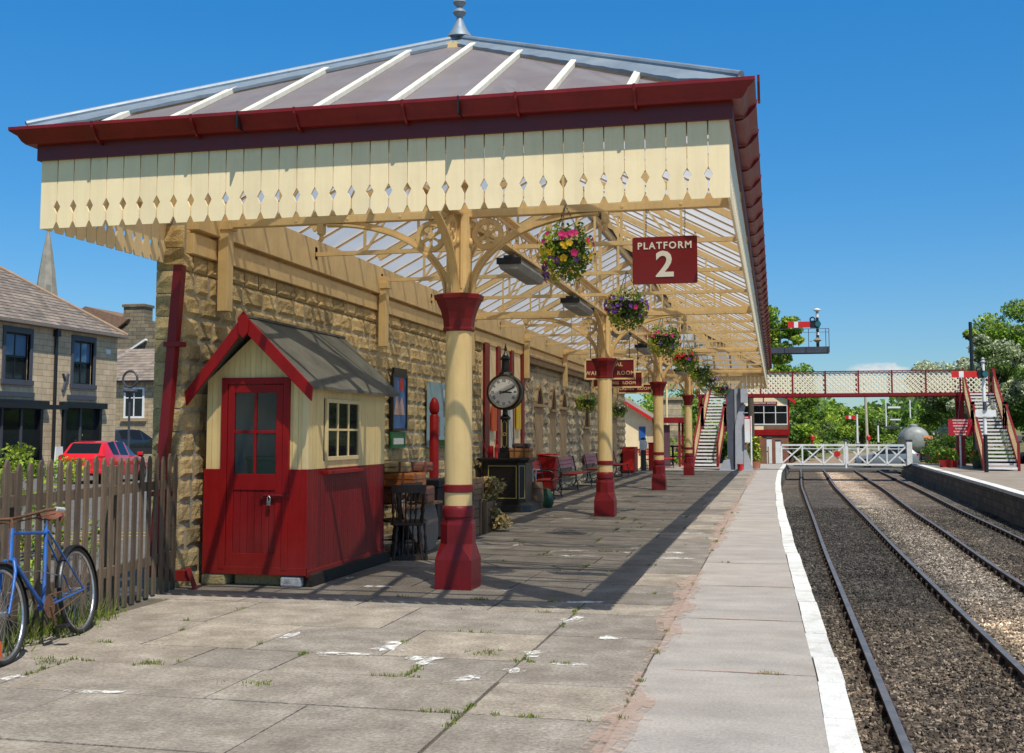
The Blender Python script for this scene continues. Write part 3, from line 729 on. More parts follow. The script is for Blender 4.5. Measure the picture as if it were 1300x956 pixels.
# boarded entrance set in the wall
DT = thing('boarded_entrance', 'cream boarded screen with dark red strips behind the platform clock', 'door', (-6.1, 25.5, 0))
b = B(); y = 23.5
while y < 27.45: b.box(-6.12, -6.08, y+.003, y+.155, 0, 3.6, r=random.random()); y += .158
obj('boards', b, cream_b, DT)
b = B()
for y, wd in ((23.75, .42), (24.85, .3), (26.2, .28), (27.35, .26)): b.box(-6.08, -6.03, y-wd/2, y+wd/2, 0, 3.55)
pieces('red_strip', b, maroon, DT)
b = B().box(-6.03, -6.0, 24.1, 24.5, 1.65, 2.2); obj('orange_notice', b, orange, DT)
b = B().box(-6.03, -6.0, 26.55, 26.95, 1.7, 2.35); obj('yellow_notice', b, yellows, DT)
b = B().box(-6.03, -6.0, 25.55, 26.05, 1.2, 2.3); obj('pale_notice', b, paper_w, DT)

# ------------------------------------------------------------------ canopy
XL, XR, YF, YB, ZB, ZT = -6.34, -.31, 8.80, 47.6, 3.41, 4.03
XC = (XL+XR)/2; HW = (XR-XL)/2
CY = [11.57, 22.13, 32.6, 44.0]
CT = thing('platform_canopy', 'long glazed hipped platform canopy with cream sawtooth valance and dark red gutter', 'canopy', (XC, (YF+YB)/2, 0))
def valance(p0, dx, dy, n, wd, mat):
    b = B(); nx, ny = dy, -dx
    g = .0035; zd = 3.60; g = .006
    prof = [(g, ZT), (.002, zd+.058), (.034, zd), (g, zd-.056), (g, ZB+.055), (.032, ZB)]
    for i in range(n):
        left = prof if i > 0 else [(0, ZT), (0, ZB)]
        right = [(wd-s, z) for s, z in reversed(prof)] if i < n-1 else [(wd, ZB), (wd, ZT)]
        pts = [(p0[0]+dx*(i*wd+s), p0[1]+dy*(i*wd+s), z) for s, z in left+right]
        b.prism(pts, (nx*-.02, ny*-.02, 0), r=random.random())
    return b
w1 = (XR-XL)/37
o = obj('front_valance', valance((XL, YF), 1, 0, 37, w1, 0), cream_b, CT)
n2 = int((YB-YF)/w1); w2 = (YB-YF-.04)/n2
obj('side_valance', valance((XR, YF+.02), 0, 1, n2, w2, 0), cream_b, CT)
b = valance((XL+.02, YF+.02), 0, 1, 15, w1, 0); obj('side_valance', b, cream_b, CT)
b = valance((XL, YB), 1, 0, 37, w1, 0); obj('rear_valance', b, cream_b, CT)
def ring(prof, x0=XL, x1=XR, y0=YF, y1=YB):
    b = B(); vs = []
    for d, z in prof: vs += [(x0-d, y0-d, z), (x1+d, y0-d, z), (x1+d, y1+d, z), (x0-d, y1+d, z)]
    k = len(prof)
    b.add(vs, [(i*4+j, i*4+(j+1) % 4, ((i+1) % k)*4+(j+1) % 4, ((i+1) % k)*4+j) for i in range(k) for j in range(4)]); return b
obj('fascia_board', ring([(-.02, ZT-.01), (.03, ZT-.01), (.03, 4.155), (-.02, 4.155)]), maroon_d, CT)
obj('gutter', ring([(.02, 4.155), (.10, 4.152), (.125, 4.175), (.15, 4.22), (.195, 4.25), (.205, 4.262), (.205, 4.29), (.19, 4.29), (.185, 4.268), (.13, 4.235), (.02, 4.235)]), maroon, CT, smooth=30)
b = B()
def gbr(x, y, nx, ny):
    pts = [(.035, 4.12), (.09, 4.13), (.145, 4.17), (.205, 4.24), (.213, 4.293), (.203, 4.295), (.195, 4.25), (.14, 4.21), (.12, 4.165), (.10, 4.145), (.035, 4.145)]
    tx, ty = -ny, nx
    b.prism([(x+nx*d-tx*.010, y+ny*d-ty*.010, z) for d, z in pts], (tx*.020, ty*.020, 0))
for i in range(7): gbr(-5.72+i*.94, YF, 0, -1)
y = YF+.45
while y < YB: gbr(XR, y, 1, 0); y += .92
pieces('gutter_bracket', b, maroon, CT)
b = B()
for x in (-4.35, -2.43): b.box(x-.006, x+.006, YF-.21, YF-.02, 4.15, 4.294)
pieces('gutter_joint', b, black, CT)
# glazing
ze, zr = 4.25, 5.90; ox = .10
xl, xr, yf, yb = XL-ox, XR+ox, YF-ox, YB+ox; hw = (xr-xl)/2; xc = (xl+xr)/2; yh = yf+hw; yh2 = yb-hw
b = B()
b.add([(xl,yf,ze),(xr,yf,ze),(xc,yh,zr)], [(0,1,2)]); b.add([(xr,yf,ze),(xr,yb,ze),(xc,yh2,zr),(xc,yh,zr)], [(0,1,2,3)])
b.add([(xr,yb,ze),(xl,yb,ze),(xc,yh2,zr)], [(0,1,2)]); b.add([(xl,yb,ze),(xl,yf,ze),(xc,yh,zr),(xc,yh2,zr)], [(0,1,2,3)])
obj('roof_glazing', b, roofg, CT)
sl_ = (zr-ze)/hw
def up(x, y):   # roof height
    return ze+sl_*min(x-xl, xr-x, y-yf, yb-y)
cap = B(); cap2 = B(); und = B(); drip = B()
bars = [-5.72+.664*k for k in range(8)]
for x in bars:
    tmax = hw-abs(x-xc)-.13
    if tmax < .1: continue
    p0 = Vector((x, yf+.02, ze+sl_*.02+.028)); p1 = Vector((x, yf+tmax, ze+sl_*tmax+.028))
    cap.beam(p0, p1, .062, .05); drip.box(x-.034, x+.034, yf-.004, yf+.018, ze+.0, ze+.052)
    und.beam(p0-Vector((0,0,.07)), p1-Vector((0,0,.07)), .035, .06)
    p0.y = yb-.02; p1.y = yb-tmax; cap.beam(p0, p1, .062, .05); und.beam(p0-Vector((0,0,.07)), p1-Vector((0,0,.07)), .035, .06)
y = yf+.35
while y < yb-.2:
    tmax = min(hw, y-yf, yb-y)-.1
    for s, x0 in ((1, xl), (-1, xr)):
        p0 = Vector((x0+s*.02, y, ze+sl_*.02+.022)); p1 = Vector((x0+s*tmax, y, ze+sl_*tmax+.022))
        cap2.beam(p0, p1, .045, .03); d = Vector((0,0,.036)); und.beam(p0-d, p1-d, .020, .016)
    y += .66
pieces('glazing_bar_cap', cap, M('white_bar_paint', (.82, .78, .66), .5, .05, 4, .05, streak=.4), CT, bevel=.006); pieces('side_bar_cap', cap2, cream, CT)
pieces('glazing_bar', und, cream_t, CT); pieces('bar_end', drip, black, CT)
# lead hips, ridge and finial
b = B()
def flash(p0, p1, w0, w1, nrm, side):
    p0 = Vector(p0); p1 = Vector(p1); n = Vector(nrm).normalized(); d = (p1-p0).normalized(); s = n.cross(d).normalized()*side; m = .045
    k = 30; vs = []
    for i in range(k+1):
        p = p0+(p1-p0)*i/k; ww = min(w0+(w1-w0)*i/k, (p-p0).length*.55+.01); vs += [p+n*m, p+n*(m-.012)+s*ww+Vector((0,0,-.006*(i % 2))), p+s*(ww+.004)+n*.004]
    b.add(vs, [f for i in range(k) for f in ((3*i, 3*i+1, 3*i+4, 3*i+3), (3*i+1, 3*i+2, 3*i+5, 3*i+4))])
nF = (0, -sl_, 1); nR = (sl_, 0, 1); nL = (-sl_, 0, 1); nB = (0, sl_, 1)
ap = (xc, yh, zr); ap2 = (xc, yh2, zr)
cL = (xl+.0, yf+.0, ze+.03); cR = (xr-.0, yf+.0, ze+.03); cLb = (xl, yb, ze+.03); cRb = (xr, yb, ze+.03)
for c, a, n1, n2_ in ((cL, ap, nF, nL), (cR, ap, nF, nR), (cLb, ap2, nB, nL), (cRb, ap2, nB, nR)):
    for n in (n1, n2_):
        d = (Vector(a)-Vector(c)).normalized(); s = Vector(n).normalized().cross(d)
        tgt = Vector((xc, c[1], ze))-Vector(c) if n is n1 else Vector((c[0], 28, ze))-Vector(c)
        flash(c, a, .25, .15, n, 1 if s.dot(tgt) > 0 else -1)
flash(ap, ap2, .18, .18, nL, -1 if Vector(nL).cross(Vector((0,1,0))).x > 0 else 1)
flash(ap, ap2, .18, .18, nR, 1 if Vector(nR).cross(Vector((0,1,0))).x > 0 else -1)
for c, a in ((cL, ap), (cR, ap), (cLb, ap2), (cRb, ap2)):
    e = Vector((0, 0, .055)); b.cyl(Vector(c)+e, Vector(a)+e, .034, .034, 10)
b.cyl(Vector(ap)+Vector((0,0,.05)), Vector(ap2)+Vector((0,0,.05)), .034, .034, 10)
obj('lead_flashing', b, lead, CT, smooth=35)
for a in (ap, ap2):
    b = B().lathe([(.14, 0), (.13, .03), (.085, .09), (.055, .16), (.035, .21), (.03, .235), (.06, .26), (.075, .285), (.06, .315), (.03, .335), (.03, .35), (.06, .375), (.075, .40), (.06, .43), (.02, .45), (.02, .50), (.045, .53), (.045, .56), (.01, .62)], (a[0], a[1], a[2]+.05), 16)
    obj('finial', b, lead, CT, smooth=50)
# roof trusses
def truss_mesh():
    b = B(); zt = 4.0; xa, xb = -6.0, -.38; x_m = xc
    b.beam((xa,0,zt),(xb,0,zt), .05, .055)
    for s, xe in ((1, -6.05), (-1, -.36)):
        b.beam((xe,0,up(xe, 30)-.11),(x_m,0,zr-.11), .055, .085)
        for d in (.75, 1.5, 2.25):
            x = xe+s*d; b.beam((x,0,zt),(x,0,up(x,30)-.14), .03, .04)
        b.beam((xe+s*.75,0,zt),(xe+s*1.5,0,up(xe+s*1.5,30)-.14), .025, .03)
        b.beam((xe+s*1.5,0,zt),(xe+s*2.25,0,up(xe+s*2.25,30)-.14), .025, .03)
        b.box(xe-.06, xe+.06, -.04, .04, zt-.07, zt+.1)
    b.beam((x_m,0,zt),(x_m,0,zr-.15), .06, .06)
    return b
tb = truss_mesh(); tme = mesh_from('truss', tb, cream_t)
y = 11.57; tys = []
while y < 46.5:
    inst('truss', tme, CT, (0, y, 0)).location = Vector((0, y, 0))-wloc(CT); tys.append(y); y += 2.64
b = B()
for s, xe in ((1, -6.1), (-1, -.36)):     # hip rafters
    for y0, yy in ((YF+.05, yh), (YB-.05, yh2)): b.beam((xe, y0, ze-.15), (xc, yy, zr-.24), .06, .13)
b.beam((xc, yh, zr-.16), (xc, yh2, zr-.16), .05, .14)
obj('roof_framing', b, cream_t, CT)
b = B()
b.box(-.42, -.34, YF+.03, YB-.03, 3.93, 4.16); b.box(XL+.03, XR-.03, YF+.03, YF+.09, 3.93, 4.1); b.box(XL+.03, XR-.03, YB-.09, YB-.03, 3.93, 4.1)
b.box(XL+.03, XL+.12, YF+.03, 11.1, 3.93, 4.16)
for y in (9.2, 10.4): b.beam((XL+.05, y, 4.05), (XR-.05, y, 4.05), .05, .06)
obj('eaves_beam', b, cream_t, CT, bevel=.006)
# lattice girder over the columns
b = B(); gx = -3.25
b.box(gx-.075, gx+.075, 9.6, YB-.8, 3.90, 3.925); b.box(gx-.012, gx+.012, 9.6, YB-.8, 3.925, 3.99); b.box(gx-.075, gx+.075, 9.6, YB-.8, 4.26, 4.285); b.box(gx-.012, gx+.012, 9.6, YB-.8, 4.20, 4.26)
y = 9.7; k = 0
while y < YB-1.3:
    b.beam((gx, y, 3.95), (gx, y+.44, 4.24), .03, .012, (1,0,0)); b.beam((gx, y, 4.24), (gx, y+.44, 3.95), .03, .012, (1,0,0)); y += .44
obj('lattice_girder', b, cream_t, CT)

def loft8(b, c, rings):
    """rings of (half-size, corner cut 0..1, z): square to octagon"""
    vs = []
    for h, q, z in rings:
        k = h*(1-q*.586)
        for (x, y) in ((h, -k), (h, k), (k, h), (-k, h), (-h, k), (-h, -k), (-k, -h), (k, -h)): vs.append((c[0]+x, c[1]+y, z))
    n = len(rings); b.add(vs, [(i*8+j, i*8+(j+1) % 8, (i+1)*8+(j+1) % 8, (i+1)*8+j) for i in range(n-1) for j in range(8)]+[tuple(range(7, -1, -1)), tuple(range((n-1)*8, n*8))])
def column(y):
    x = gx; c = (x, y)
    b = B().lathe([(.146, .5), (.145, .9), (.143, 2.0), (.138, 2.72)], (x, y, 0), 32)
    S = obj('column', b, cream_s, CT, smooth=60); S.location = (0,0,0)
    b = B(); loft8(b, c, [(.195, .02, 0), (.195, .02, .30), (.172, 1., .46), (.170, 1., .655), (.160, 1., .69), (.160, 1., .70)])
    obj('base', b, maroon, S, bevel=.006)
    b = B().lathe([(.150, .70), (.150, .725), (.165, .735), (.168, .80), (.163, .84), (.150, .85)], (x, y, 0), 24); obj('foot_band', b, maroon, S, smooth=50)
    b = B().lathe([(.148, .985), (.160, .992), (.160, 1.06), (.148, 1.068)], (x, y, 0), 24); obj('ring_band', b, maroon, S, smooth=40)
    b = B(); loft8(b, c, [(.145, 1., 2.67), (.158, 1., 2.68), (.158, 1., 2.705), (.150, 1., 2.71), (.158, 1., 2.80), (.185, 1., 2.90), (.218, 1., 2.975), (.225, 1., 3.0), (.242, 1., 3.005), (.248, 1., 3.05), (.240, 1., 3.06)])
    obj('capital', b, maroon, S, bevel=.004)
    b = B(); loft8(b, c, [(.12, .5, 3.05), (.115, .5, 3.12), (.10, .5, 3.18), (.105, .5, 3.9)])
    for sx_, sy_ in ((1, 0), (-1, 0), (0, 1), (0, -1)):
        for o_ in (-.055, 0, .055):
            px, py = x+sx_*.108+sy_*o_, y+sy_*.108+sx_*o_; b.cyl((px, py, 3.12), (px, py, 3.9), .017, .017, 8)
        px, py = x+sx_*.125, y+sy_*.125; b.ball((px, py, 3.62), .04, .04, .05, 8, 5)
        b.cyl((px, py, 3.08), (px, py, 3.13), .03, .02, 8)
    obj('clustered_neck', b, cream_t, S, smooth=40)
    for sx_, sy_ in ((1, 0), (-1, 0), (0, -1), (0, 1)):
        b = B(); n = 18; reach = 1.50; t_ = Vector((sy_, sx_, 0)) if True else None
        P = []
        for i in range(n+1):
            a = math.pi/2*i/n; P.append(Vector((x+sx_*(.15+(reach-.15)*(1-math.cos(a))), y+sy_*(.15+(reach-.15)*(1-math.cos(a))), 3.07+.80*math.sin(a))))
        side = Vector((-sy_, sx_, 0))
        for wd, th, off in ((.085, .022, 0), (.035, .075, .03)):
            vs = []
            for i, p in enumerate(P):
                d = (P[min(i+1, n)]-P[max(i-1, 0)]).normalized(); nn = side.cross(d).normalized()
                if nn.z < 0: nn = -nn
                q = p+nn*off*.6
                for a_, b_ in ((-1, -1), (1, -1), (1, 1), (-1, 1)): vs.append(q+side*wd/2*a_+nn*th/2*b_)
            b.add(vs, [(i*4+j, i*4+(j+1) % 4, (i+1)*4+(j+1) % 4, (i+1)*4+j) for i in range(n) for j in range(4)]+[(3,2,1,0), (n*4, n*4+1, n*4+2, n*4+3)])
        if sx_:
            ex = x+sx_*1.57
            b.box(ex-.035, ex+.035, y-.045, y+.045, 3.80, 3.90); b.lathe([(.05, 0), (.05, -.02), (.025, -.04), (.022, -.06), (.03, -.08), (.012, -.11)][::-1], (ex, y, 3.80), 8)
        obj('arched_bracket', b, cream_t, S, smooth=40)
        # cast roundel with six petal openings, in the plane of the bracket
        b = B(); rc = Vector((x+sx_*.315, y+sy_*.315, 3.70)); e1 = Vector((sx_, sy_, 0)); e2 = Vector((0,0,1)); R0 = .165
        def pt(r_, a): return rc+e1*(r_*math.cos(a))+e2*(r_*math.sin(a))
        n = 36; vs = []; th = side*.022
        for i in range(n):
            a = 2*math.pi*i/n
            for r_ in (.118, R0): vs += [pt(r_, a)-th, pt(r_, a)+th]
        fs = []
        for i in range(n):
            q = i*4; p = ((i+1) % n)*4; fs += [(q, p, p+2, q+2), (q+1, q+3, p+3, p+1), (q+2, p+2, p+3, q+3), (q, q+1, p+1, p)]
        b.add(vs, fs); b.torus(rc, side, R0-.008, .018, 32, 6); b.torus(rc, side, .12, .008, 32, 6)
        for k in range(6):
            a = math.pi/6+k*math.pi/3
            pl = []
            for r_, da in ((.02, -.8), (.05, -.3), (.085, -.13), (.125, -.26), (.125, .26), (.085, .13), (.05, .3), (.02, .8)): pl.append(pt(r_, a+da))
            b.prism([p-th*.6 for p in pl], th*1.2)
        b.cyl(rc-th*1.3, rc+th*1.3, .028, .028, 10)
        b.beam(rc+e1*(-.16)+e2*.1, rc+e1*(-.2)+e2*.1, .02, .05); b.beam(rc+e2*.16, rc+e2*.2, .02, .04, (1,0,0))
        obj('roundel', b, cream_t, S, smooth=40)
    b = B().box(-6.0, -.4, y-.05, y+.05, 3.885, 3.965).box(-6.0, -.4, y-.02, y+.02, 3.965, 4.0)
    for q in range(9): b.cyl((-5.7+q*.6, y-.056, 3.925), (-5.7+q*.6, y-.04, 3.925), .018, .018, 8)
    obj('cross_beam', b, cream_t, S, bevel=.005)
    return S
for y in CY: column(y)
# strip lights below the girder
for i, y in enumerate((13.9, 18.3, 23.6, 28.4, 34.2, 39.6)):
    t_ = thing('strip_light', ['first grey strip light under the canopy girder, nearest the camera', 'second strip light under the girder, just before the second column', 'third strip light, just past the second column', 'fourth strip light, half way along the girder', 'fifth strip light, past the third column', 'last strip light far along the girder'][i], 'strip light', (-3.25, y, 3.78), group='strip lights under the canopy girder')
    b = B().box(-.075, .075, 0, 1.55, .03, .07); obj('tray', b, darkgrey, t_, local=True, bevel=.004)
    b = B().prism([(-.15, 0, -.03), (-.11, 0, -.115), (.11, 0, -.115), (.15, 0, -.03), (.09, 0, .03), (-.09, 0, .03)], (0, 1.55, 0)); obj('diffuser', b, litgrey, t_, local=True, bevel=.01)
    b = B().box(-.16, .16, -.02, 0, -.045, .035).box(-.16, .16, 1.55, 1.57, -.045, .035); pieces('end_cap', b, black, t_, local=True)
    b = B().cyl((0, .3, .06), (0, .3, .13), .01).cyl((0, 1.25, .06), (0, 1.25, .13), .01); pieces('hanger', b, cream_t, t_, local=True)

# ------------------------------------------------------------------ hanging baskets
def chain(b, p0, p1, step=.035):
    p0 = Vector(p0); p1 = Vector(p1); n = max(2, int((p1-p0).length/step)); d = (p1-p0)/n
    for i in range(n):
        c = p0+d*(i+.5); s = Vector((.006, 0, 0)) if i % 2 else Vector((0, .006, 0))
        b.beam(c-d*.62+s, c+d*.62+s, .004, .004); b.beam(c-d*.62-s, c+d*.62-s, .004, .004)
def leafcloud(n, fn, size, mats=1, flat=0., seed=1):
    g = np.random.default_rng(seed); P = fn(n, g)
    A = g.normal(size=(n,3)); A /= np.linalg.norm(A, axis=1)[:,None]; A[:,2] = A[:,2]*(1-flat)
    U = np.cross(A, g.normal(size=(n,3))); U /= np.linalg.norm(U, axis=1)[:,None]+1e-9
    Vv = np.cross(A, U); Vv /= np.linalg.norm(Vv, axis=1)[:,None]+1e-9
    s = (size*g.uniform(.6, 1.35, n))[:,None]
    q = np.stack([P-U*s*.5, P+Vv*s*.32, P+U*s*.5, P-Vv*s*.32], 1)
    return q, P
def leaf_obj(name, q, mats, mi, parent=None, r=None, seed=0):
    n = len(q); me = bpy.data.meshes.new(name)
    me.vertices.add(n*4); me.vertices.foreach_set('co', q.reshape(-1).astype(np.float32))
    me.loops.add(n*4); me.loops.foreach_set('vertex_index', np.arange(n*4, dtype=np.int32))
    me.polygons.add(n); me.polygons.foreach_set('loop_start', np.arange(0, n*4, 4, dtype=np.int32)); me.polygons.foreach_set('loop_total', np.full(n, 4, dtype=np.int32))
    for m in mats: me.materials.append(m)
    me.polygons.foreach_set('material_index', mi.astype(np.int32))
    me.update(calc_edges=True)
    a = me.attributes.new('rnd', 'FLOAT', 'FACE'); a.data.foreach_set('value', (np.random.default_rng(seed).random(n) if r is None else r).astype(np.float32))
    o = bpy.data.objects.new(name, me); COL.objects.link(o)
    if parent: o.parent = parent
    return o
def petals(n, fn, size, seed):
    b = B(); g = np.random.default_rng(seed); P = fn(n, g)
    for p in P:
        d = Vector(p); d = Vector((d.x, d.y, d.z*.6+.02)).normalized(); a = d.orthogonal().normalized(); c = d.cross(a); s = size*g.uniform(.7, 1.2); p = Vector(p)
        for k in range(5):
            t0 = k*1.2566+g.uniform(-.1, .1); t1 = t0+.6; t2 = t0-.6
            b.add([p, p+(a*math.cos(t2)+c*math.sin(t2))*s*.8+d*.008, p+(a*math.cos(t0)+c*math.sin(t0))*s+d*.012, p+(a*math.cos(t1)+c*math.sin(t1))*s*.8+d*.008], [(0,1,2,3)], g.random())
    return b
def basket(loc, label, cols, seed, rad=.24, top=.5, wall=False):
    t_ = thing('hanging_basket', label, 'hanging basket', loc, group='flower baskets hanging along the canopy')
    b = B().lathe([(rad*.25, -.22), (rad*.7, -.17), (rad*.93, -.08), (rad, .0), (rad*1.02, .02), (rad*.9, .02), (rad*.85, -.05)], (0,0,0), 20, caps=False); b.torus((0,0,.015), (0,0,1), rad, .012, 24, 6)
    obj('bowl', b, black, t_, local=True, smooth=50)
    b = B()
    if wall: b.tube([(-.35, 0, top), (-.2, 0, top+.12), (0, 0, top), (0, 0, top-.05)], .01)
    for k in range(3):
        a = k*2.094+.4; chain(b, (rad*math.cos(a), rad*math.sin(a), .02), (0, 0, top))
    obj('chain', b, darkgrey, t_, local=True)
    def fol(n, g):
        a = g.uniform(0, 6.28, n); u = g.random(n); r_ = rad*(.8+.48*g.random(n)); z = .16*g.random(n)+.10-u**.8*.50
        r_ = r_*np.where(z < -.15, 1-np.clip((-z-.15)*2.2, 0, .7), 1)*np.where(z > .1, .75, 1)
        return np.stack([r_*np.cos(a)+g.normal(scale=.02, size=n), r_*np.sin(a)+g.normal(scale=.02, size=n), z], 1)
    q, P = leafcloud(1350, fol, .045, seed=seed)
    leaf_obj('foliage', q, [leaf_a, leaf_b, leaf_d], np.random.default_rng(seed).choice(3, 1350, p=[.42, .30, .28]), t_, seed=seed)
    for i, (m, nn, zlo, zhi, nm) in enumerate(cols):
        def ff(n, g, zlo=zlo, zhi=zhi, i=i):
            a0 = g.uniform(0, 6.28); a = a0+g.normal(scale=1.1, size=n); z = g.uniform(zlo, zhi, n); r_ = rad*(1.28+.14*g.random(n))*np.where(z < -.15, .8, 1)
            return np.stack([r_*np.cos(a), r_*np.sin(a), z], 1)
        pieces(nm, petals(int(nn*1.25), ff, .037, seed*7+i), m, t_, k=5, local=True)
    return t_
BX = -2.10; G = flower_y, flower_p, flower_m, flower_w, flower_r
basket((BX+.02, 11.45, 3.53), 'largest hanging basket, yellow magenta and violet flowers, left of the platform sign', [(flower_y, 16, -.18, .02, 'yellow_flower'), (flower_p, 22, -.36, -.12, 'violet_flower'), (flower_m, 10, -.2, .1, 'magenta_flower'), (flower_m, 6, .0, .12, 'magenta_flower')], 11, top=.42, rad=.205)
basket((BX, 16.6, 3.50), 'second hanging basket with big purple petunias, below the platform sign corner', [(flower_p, 24, -.15, .08, 'purple_flower'), (flower_m, 6, -.1, .1, 'magenta_flower'), (flower_p, 8, -.2, .05, 'purple_flower'), (flower_r, 3, -.1, 0, 'red_flower')], 22, top=.48)
basket((BX, 22.2, 3.46), 'third hanging basket with cerise and yellow flowers', [(flower_m, 14, -.05, .1, 'magenta_flower'), (flower_y, 5, -.3, -.1, 'yellow_flower'), (flower_p, 8, -.2, 0, 'violet_flower')], 33, top=.5)
basket((BX, 27.5, 3.44), 'fourth hanging basket with orange-red flowers', [(flower_r, 18, -.1, .05, 'red_flower'), (flower_p, 8, -.1, .05, 'purple_flower')], 44, top=.5)
basket((BX, 33.0, 3.42), 'fifth hanging basket with a large mauve flower head', [(flower_p, 22, -.1, .1, 'mauve_flower'), (flower_w, 6, -.2, 0, 'pale_flower')], 55, top=.5, rad=.27)
basket((BX-.1, 38.2, 3.38), 'sixth hanging basket with white and purple flowers', [(flower_w, 14, -.2, .1, 'white_flower'), (flower_p, 9, -.2, .1, 'purple_flower')], 66, top=.5, rad=.28)
basket((BX+.1, 43.6, 3.30), 'farthest hanging basket with pink and mauve flowers beside the grey pillar', [(flower_p, 12, -.1, .1, 'mauve_flower'), (flower_m, 9, -.2, .1, 'pink_flower')], 77, top=.5, rad=.28)
basket((-5.75, 35.2, 2.62), 'wall basket with a magenta flower on the stone wall above the benches', [(flower_m, 8, -.05, .08, 'magenta_flower'), (flower_y, 5, -.25, -.1, 'yellow_flower')], 88, wall=True, top=.45, rad=.27)
basket((-5.75, 42.6, 2.55), 'small dark wall basket at the far end of the stone wall', [(flower_w, 8, .0, .12, 'pale_flower'), (flower_p, 4, -.2, .1, 'purple_flower')], 99, wall=True, top=.45, rad=.27)

# ------------------------------------------------------------------ signs under the canopy
signred = M('sign_red', (.20, .010, .014), .35, .08, 3, .02, 20)
T = thing('platform_sign', 'dark red enamel sign reading PLATFORM 2 hanging on chains', 'sign', (-1.06, 11.57, 3.10))
b = B(); cs = []
sw, sh, rr_ = .325, .24, .02
for (qx, qz, a0) in ((sw-rr_, sh-rr_, 0), (-sw+rr_, sh-rr_, 90), (-sw+rr_, -sh+rr_, 180), (sw-rr_, -sh+rr_, 270)):
    for k in range(5): a = R(a0+k*22.5); cs.append((-1.06+qx+rr_*math.cos(a), 11.42, 3.34+qz+rr_*math.sin(a)))
b.prism(cs, (0, .02, 0)); obj('board', b, signred, T, bevel=.002)
text('PLATFORM', .098, M('sign_white', (.80, .78, .70), .5, .04), T, (-1.06, 11.417, 3.485), off=.0022, sx=.98, space=1.22)
sw_ = MATS['sign_white']
text('2', .36, sw_, T, (-1.06, 11.416, 3.285), off=.008, sx=1.05, name='numeral')
b = B(); chain(b, (-1.25, 11.43, 3.58), (-1.25, 11.54, 3.92)); chain(b, (-.86, 11.43, 3.58), (-.86, 11.54, 3.92)); obj('chain', b, darkgrey, T)
def framed(label, x0, x1, y, z0, z1, lines, fs):
    T = thing('hanging_sign', label, 'sign', ((x0+x1)/2, y, z0), group='waiting room signs under the canopy')
    b = B().box(x0, x1, y-.02, y+.02, z0, z1); obj('board', b, signred, T)
    b = B().box(x0-.02, x1+.02, y-.035, y+.035, z1-.005, z1+.03).box(x0-.02, x1+.02, y-.035, y+.035, z0-.03, z0+.005).box(x0-.03, x0+.005, y-.035, y+.035, z0-.03, z1+.03).box(x1-.005, x1+.03, y-.035, y+.035, z0-.03, z1+.03)
    obj('frame', b, cream, T, bevel=.004)
    for (s, zz) in lines: text(s, fs, MATS['cream_paint'], T, ((x0+x1)/2, y-.024, zz), off=.002, space=1.15)
    b = B().cyl((x0+.1, y, z1), (x0+.1, y, 4.0), .008).cyl((x1-.1, y, z1), (x1-.1, y, 4.0), .008); pieces('hanger', b, black, T)
framed('framed red sign reading GENERAL WAITING ROOM half hidden behind the second column', -4.05, -2.99, 24.77, 2.80, 3.20, [('GENERAL', 3.1), ('WAITING   ROOM', 2.91)], .12)
framed('second framed red sign, mostly hidden behind the general waiting room sign', -4.30, -3.12, 27.41, 2.72, 3.06, [('FIRST CLASS', 2.98), ('WAITING  ROOM', 2.81)], .10)
framed('narrow red sign reading LADIES ROOM, farthest of the waiting room signs', -4.75, -3.72, 35.33, 2.86, 3.10, [('LADIES  ROOM', 2.98)], .13)
T = thing('globe_lamp', 'white globe lamp hanging near the canopy end', 'lamp', (-2.35, 39.5, 3.2))
b = B().ball((-2.35, 39.5, 3.12), .14, .14, .16); obj('globe', b, white, T, smooth=60)
b = B().cyl((-2.35, 39.5, 3.26), (-2.35, 39.5, 4.0), .012).lathe([(.12, 0), (.08, .06), (.02, .08)], (-2.35, 39.5, 3.24), 12); obj('stem', b, black, T)

# ------------------------------------------------------------------ crossing hut
HX0, HX1, HY0, HY1 = -5.95, -4.79, 11.2, 13.62
T = thing('wooden_hut', 'small wooden platform hut, cream above and dark red below, felt roof', 'hut', ((HX0+HX1)/2, 12.4, 0))
hx = -5.42; zs, ze_, zap = 1.22, 2.16, 2.74
def gz(x): return ze_+(zap-.10-ze_)*(1-abs(x-hx)/((HX1-hx) if x > hx else (hx-HX0)))
b = B(); b2 = B(); x = HX0; pw = .062
fr0, fr1 = -5.77, -4.99
while x < HX1-.005:
    x1 = min(x+pw, HX1)
    if x1 <= fr0 or x >= fr1:
        b.box(x+.0015, x1-.0015, HY0, HY0+.02, .13, zs, r=random.random())
        z1 = gz((x+x1)/2); b2.add([(x+.0015,HY0,zs),(x1-.0015,HY0,zs),(x1-.0015,HY0,gz(x1)),(x+.0015,HY0,gz(x))], [(0,1,2,3)], random.random())
        b2.add([(x,HY0,zs),(x,HY0+.02,zs),(x,HY0+.02,gz(x)),(x,HY0,gz(x))], [(0,1,2,3)]); 
    else:
        b2.add([(x+.0015,HY0,2.19),(x1-.0015,HY0,2.19),(x1-.0015,HY0,gz(x1)),(x+.0015,HY0,gz(x))], [(0,1,2,3)], random.random())
    x = x1
b2.add([(HX0,HY0+.008,zs),(fr0,HY0+.008,zs),(fr0,HY0+.008,gz(fr0)),(HX0,HY0+.008,gz(HX0))], [(0,1,2,3)], .1)
b2.add([(fr1,HY0+.008,zs),(HX1,HY0+.008,zs),(HX1,HY0+.008,gz(HX1)),(fr1,HY0+.008,gz(fr1))], [(0,1,2,3)], .1)
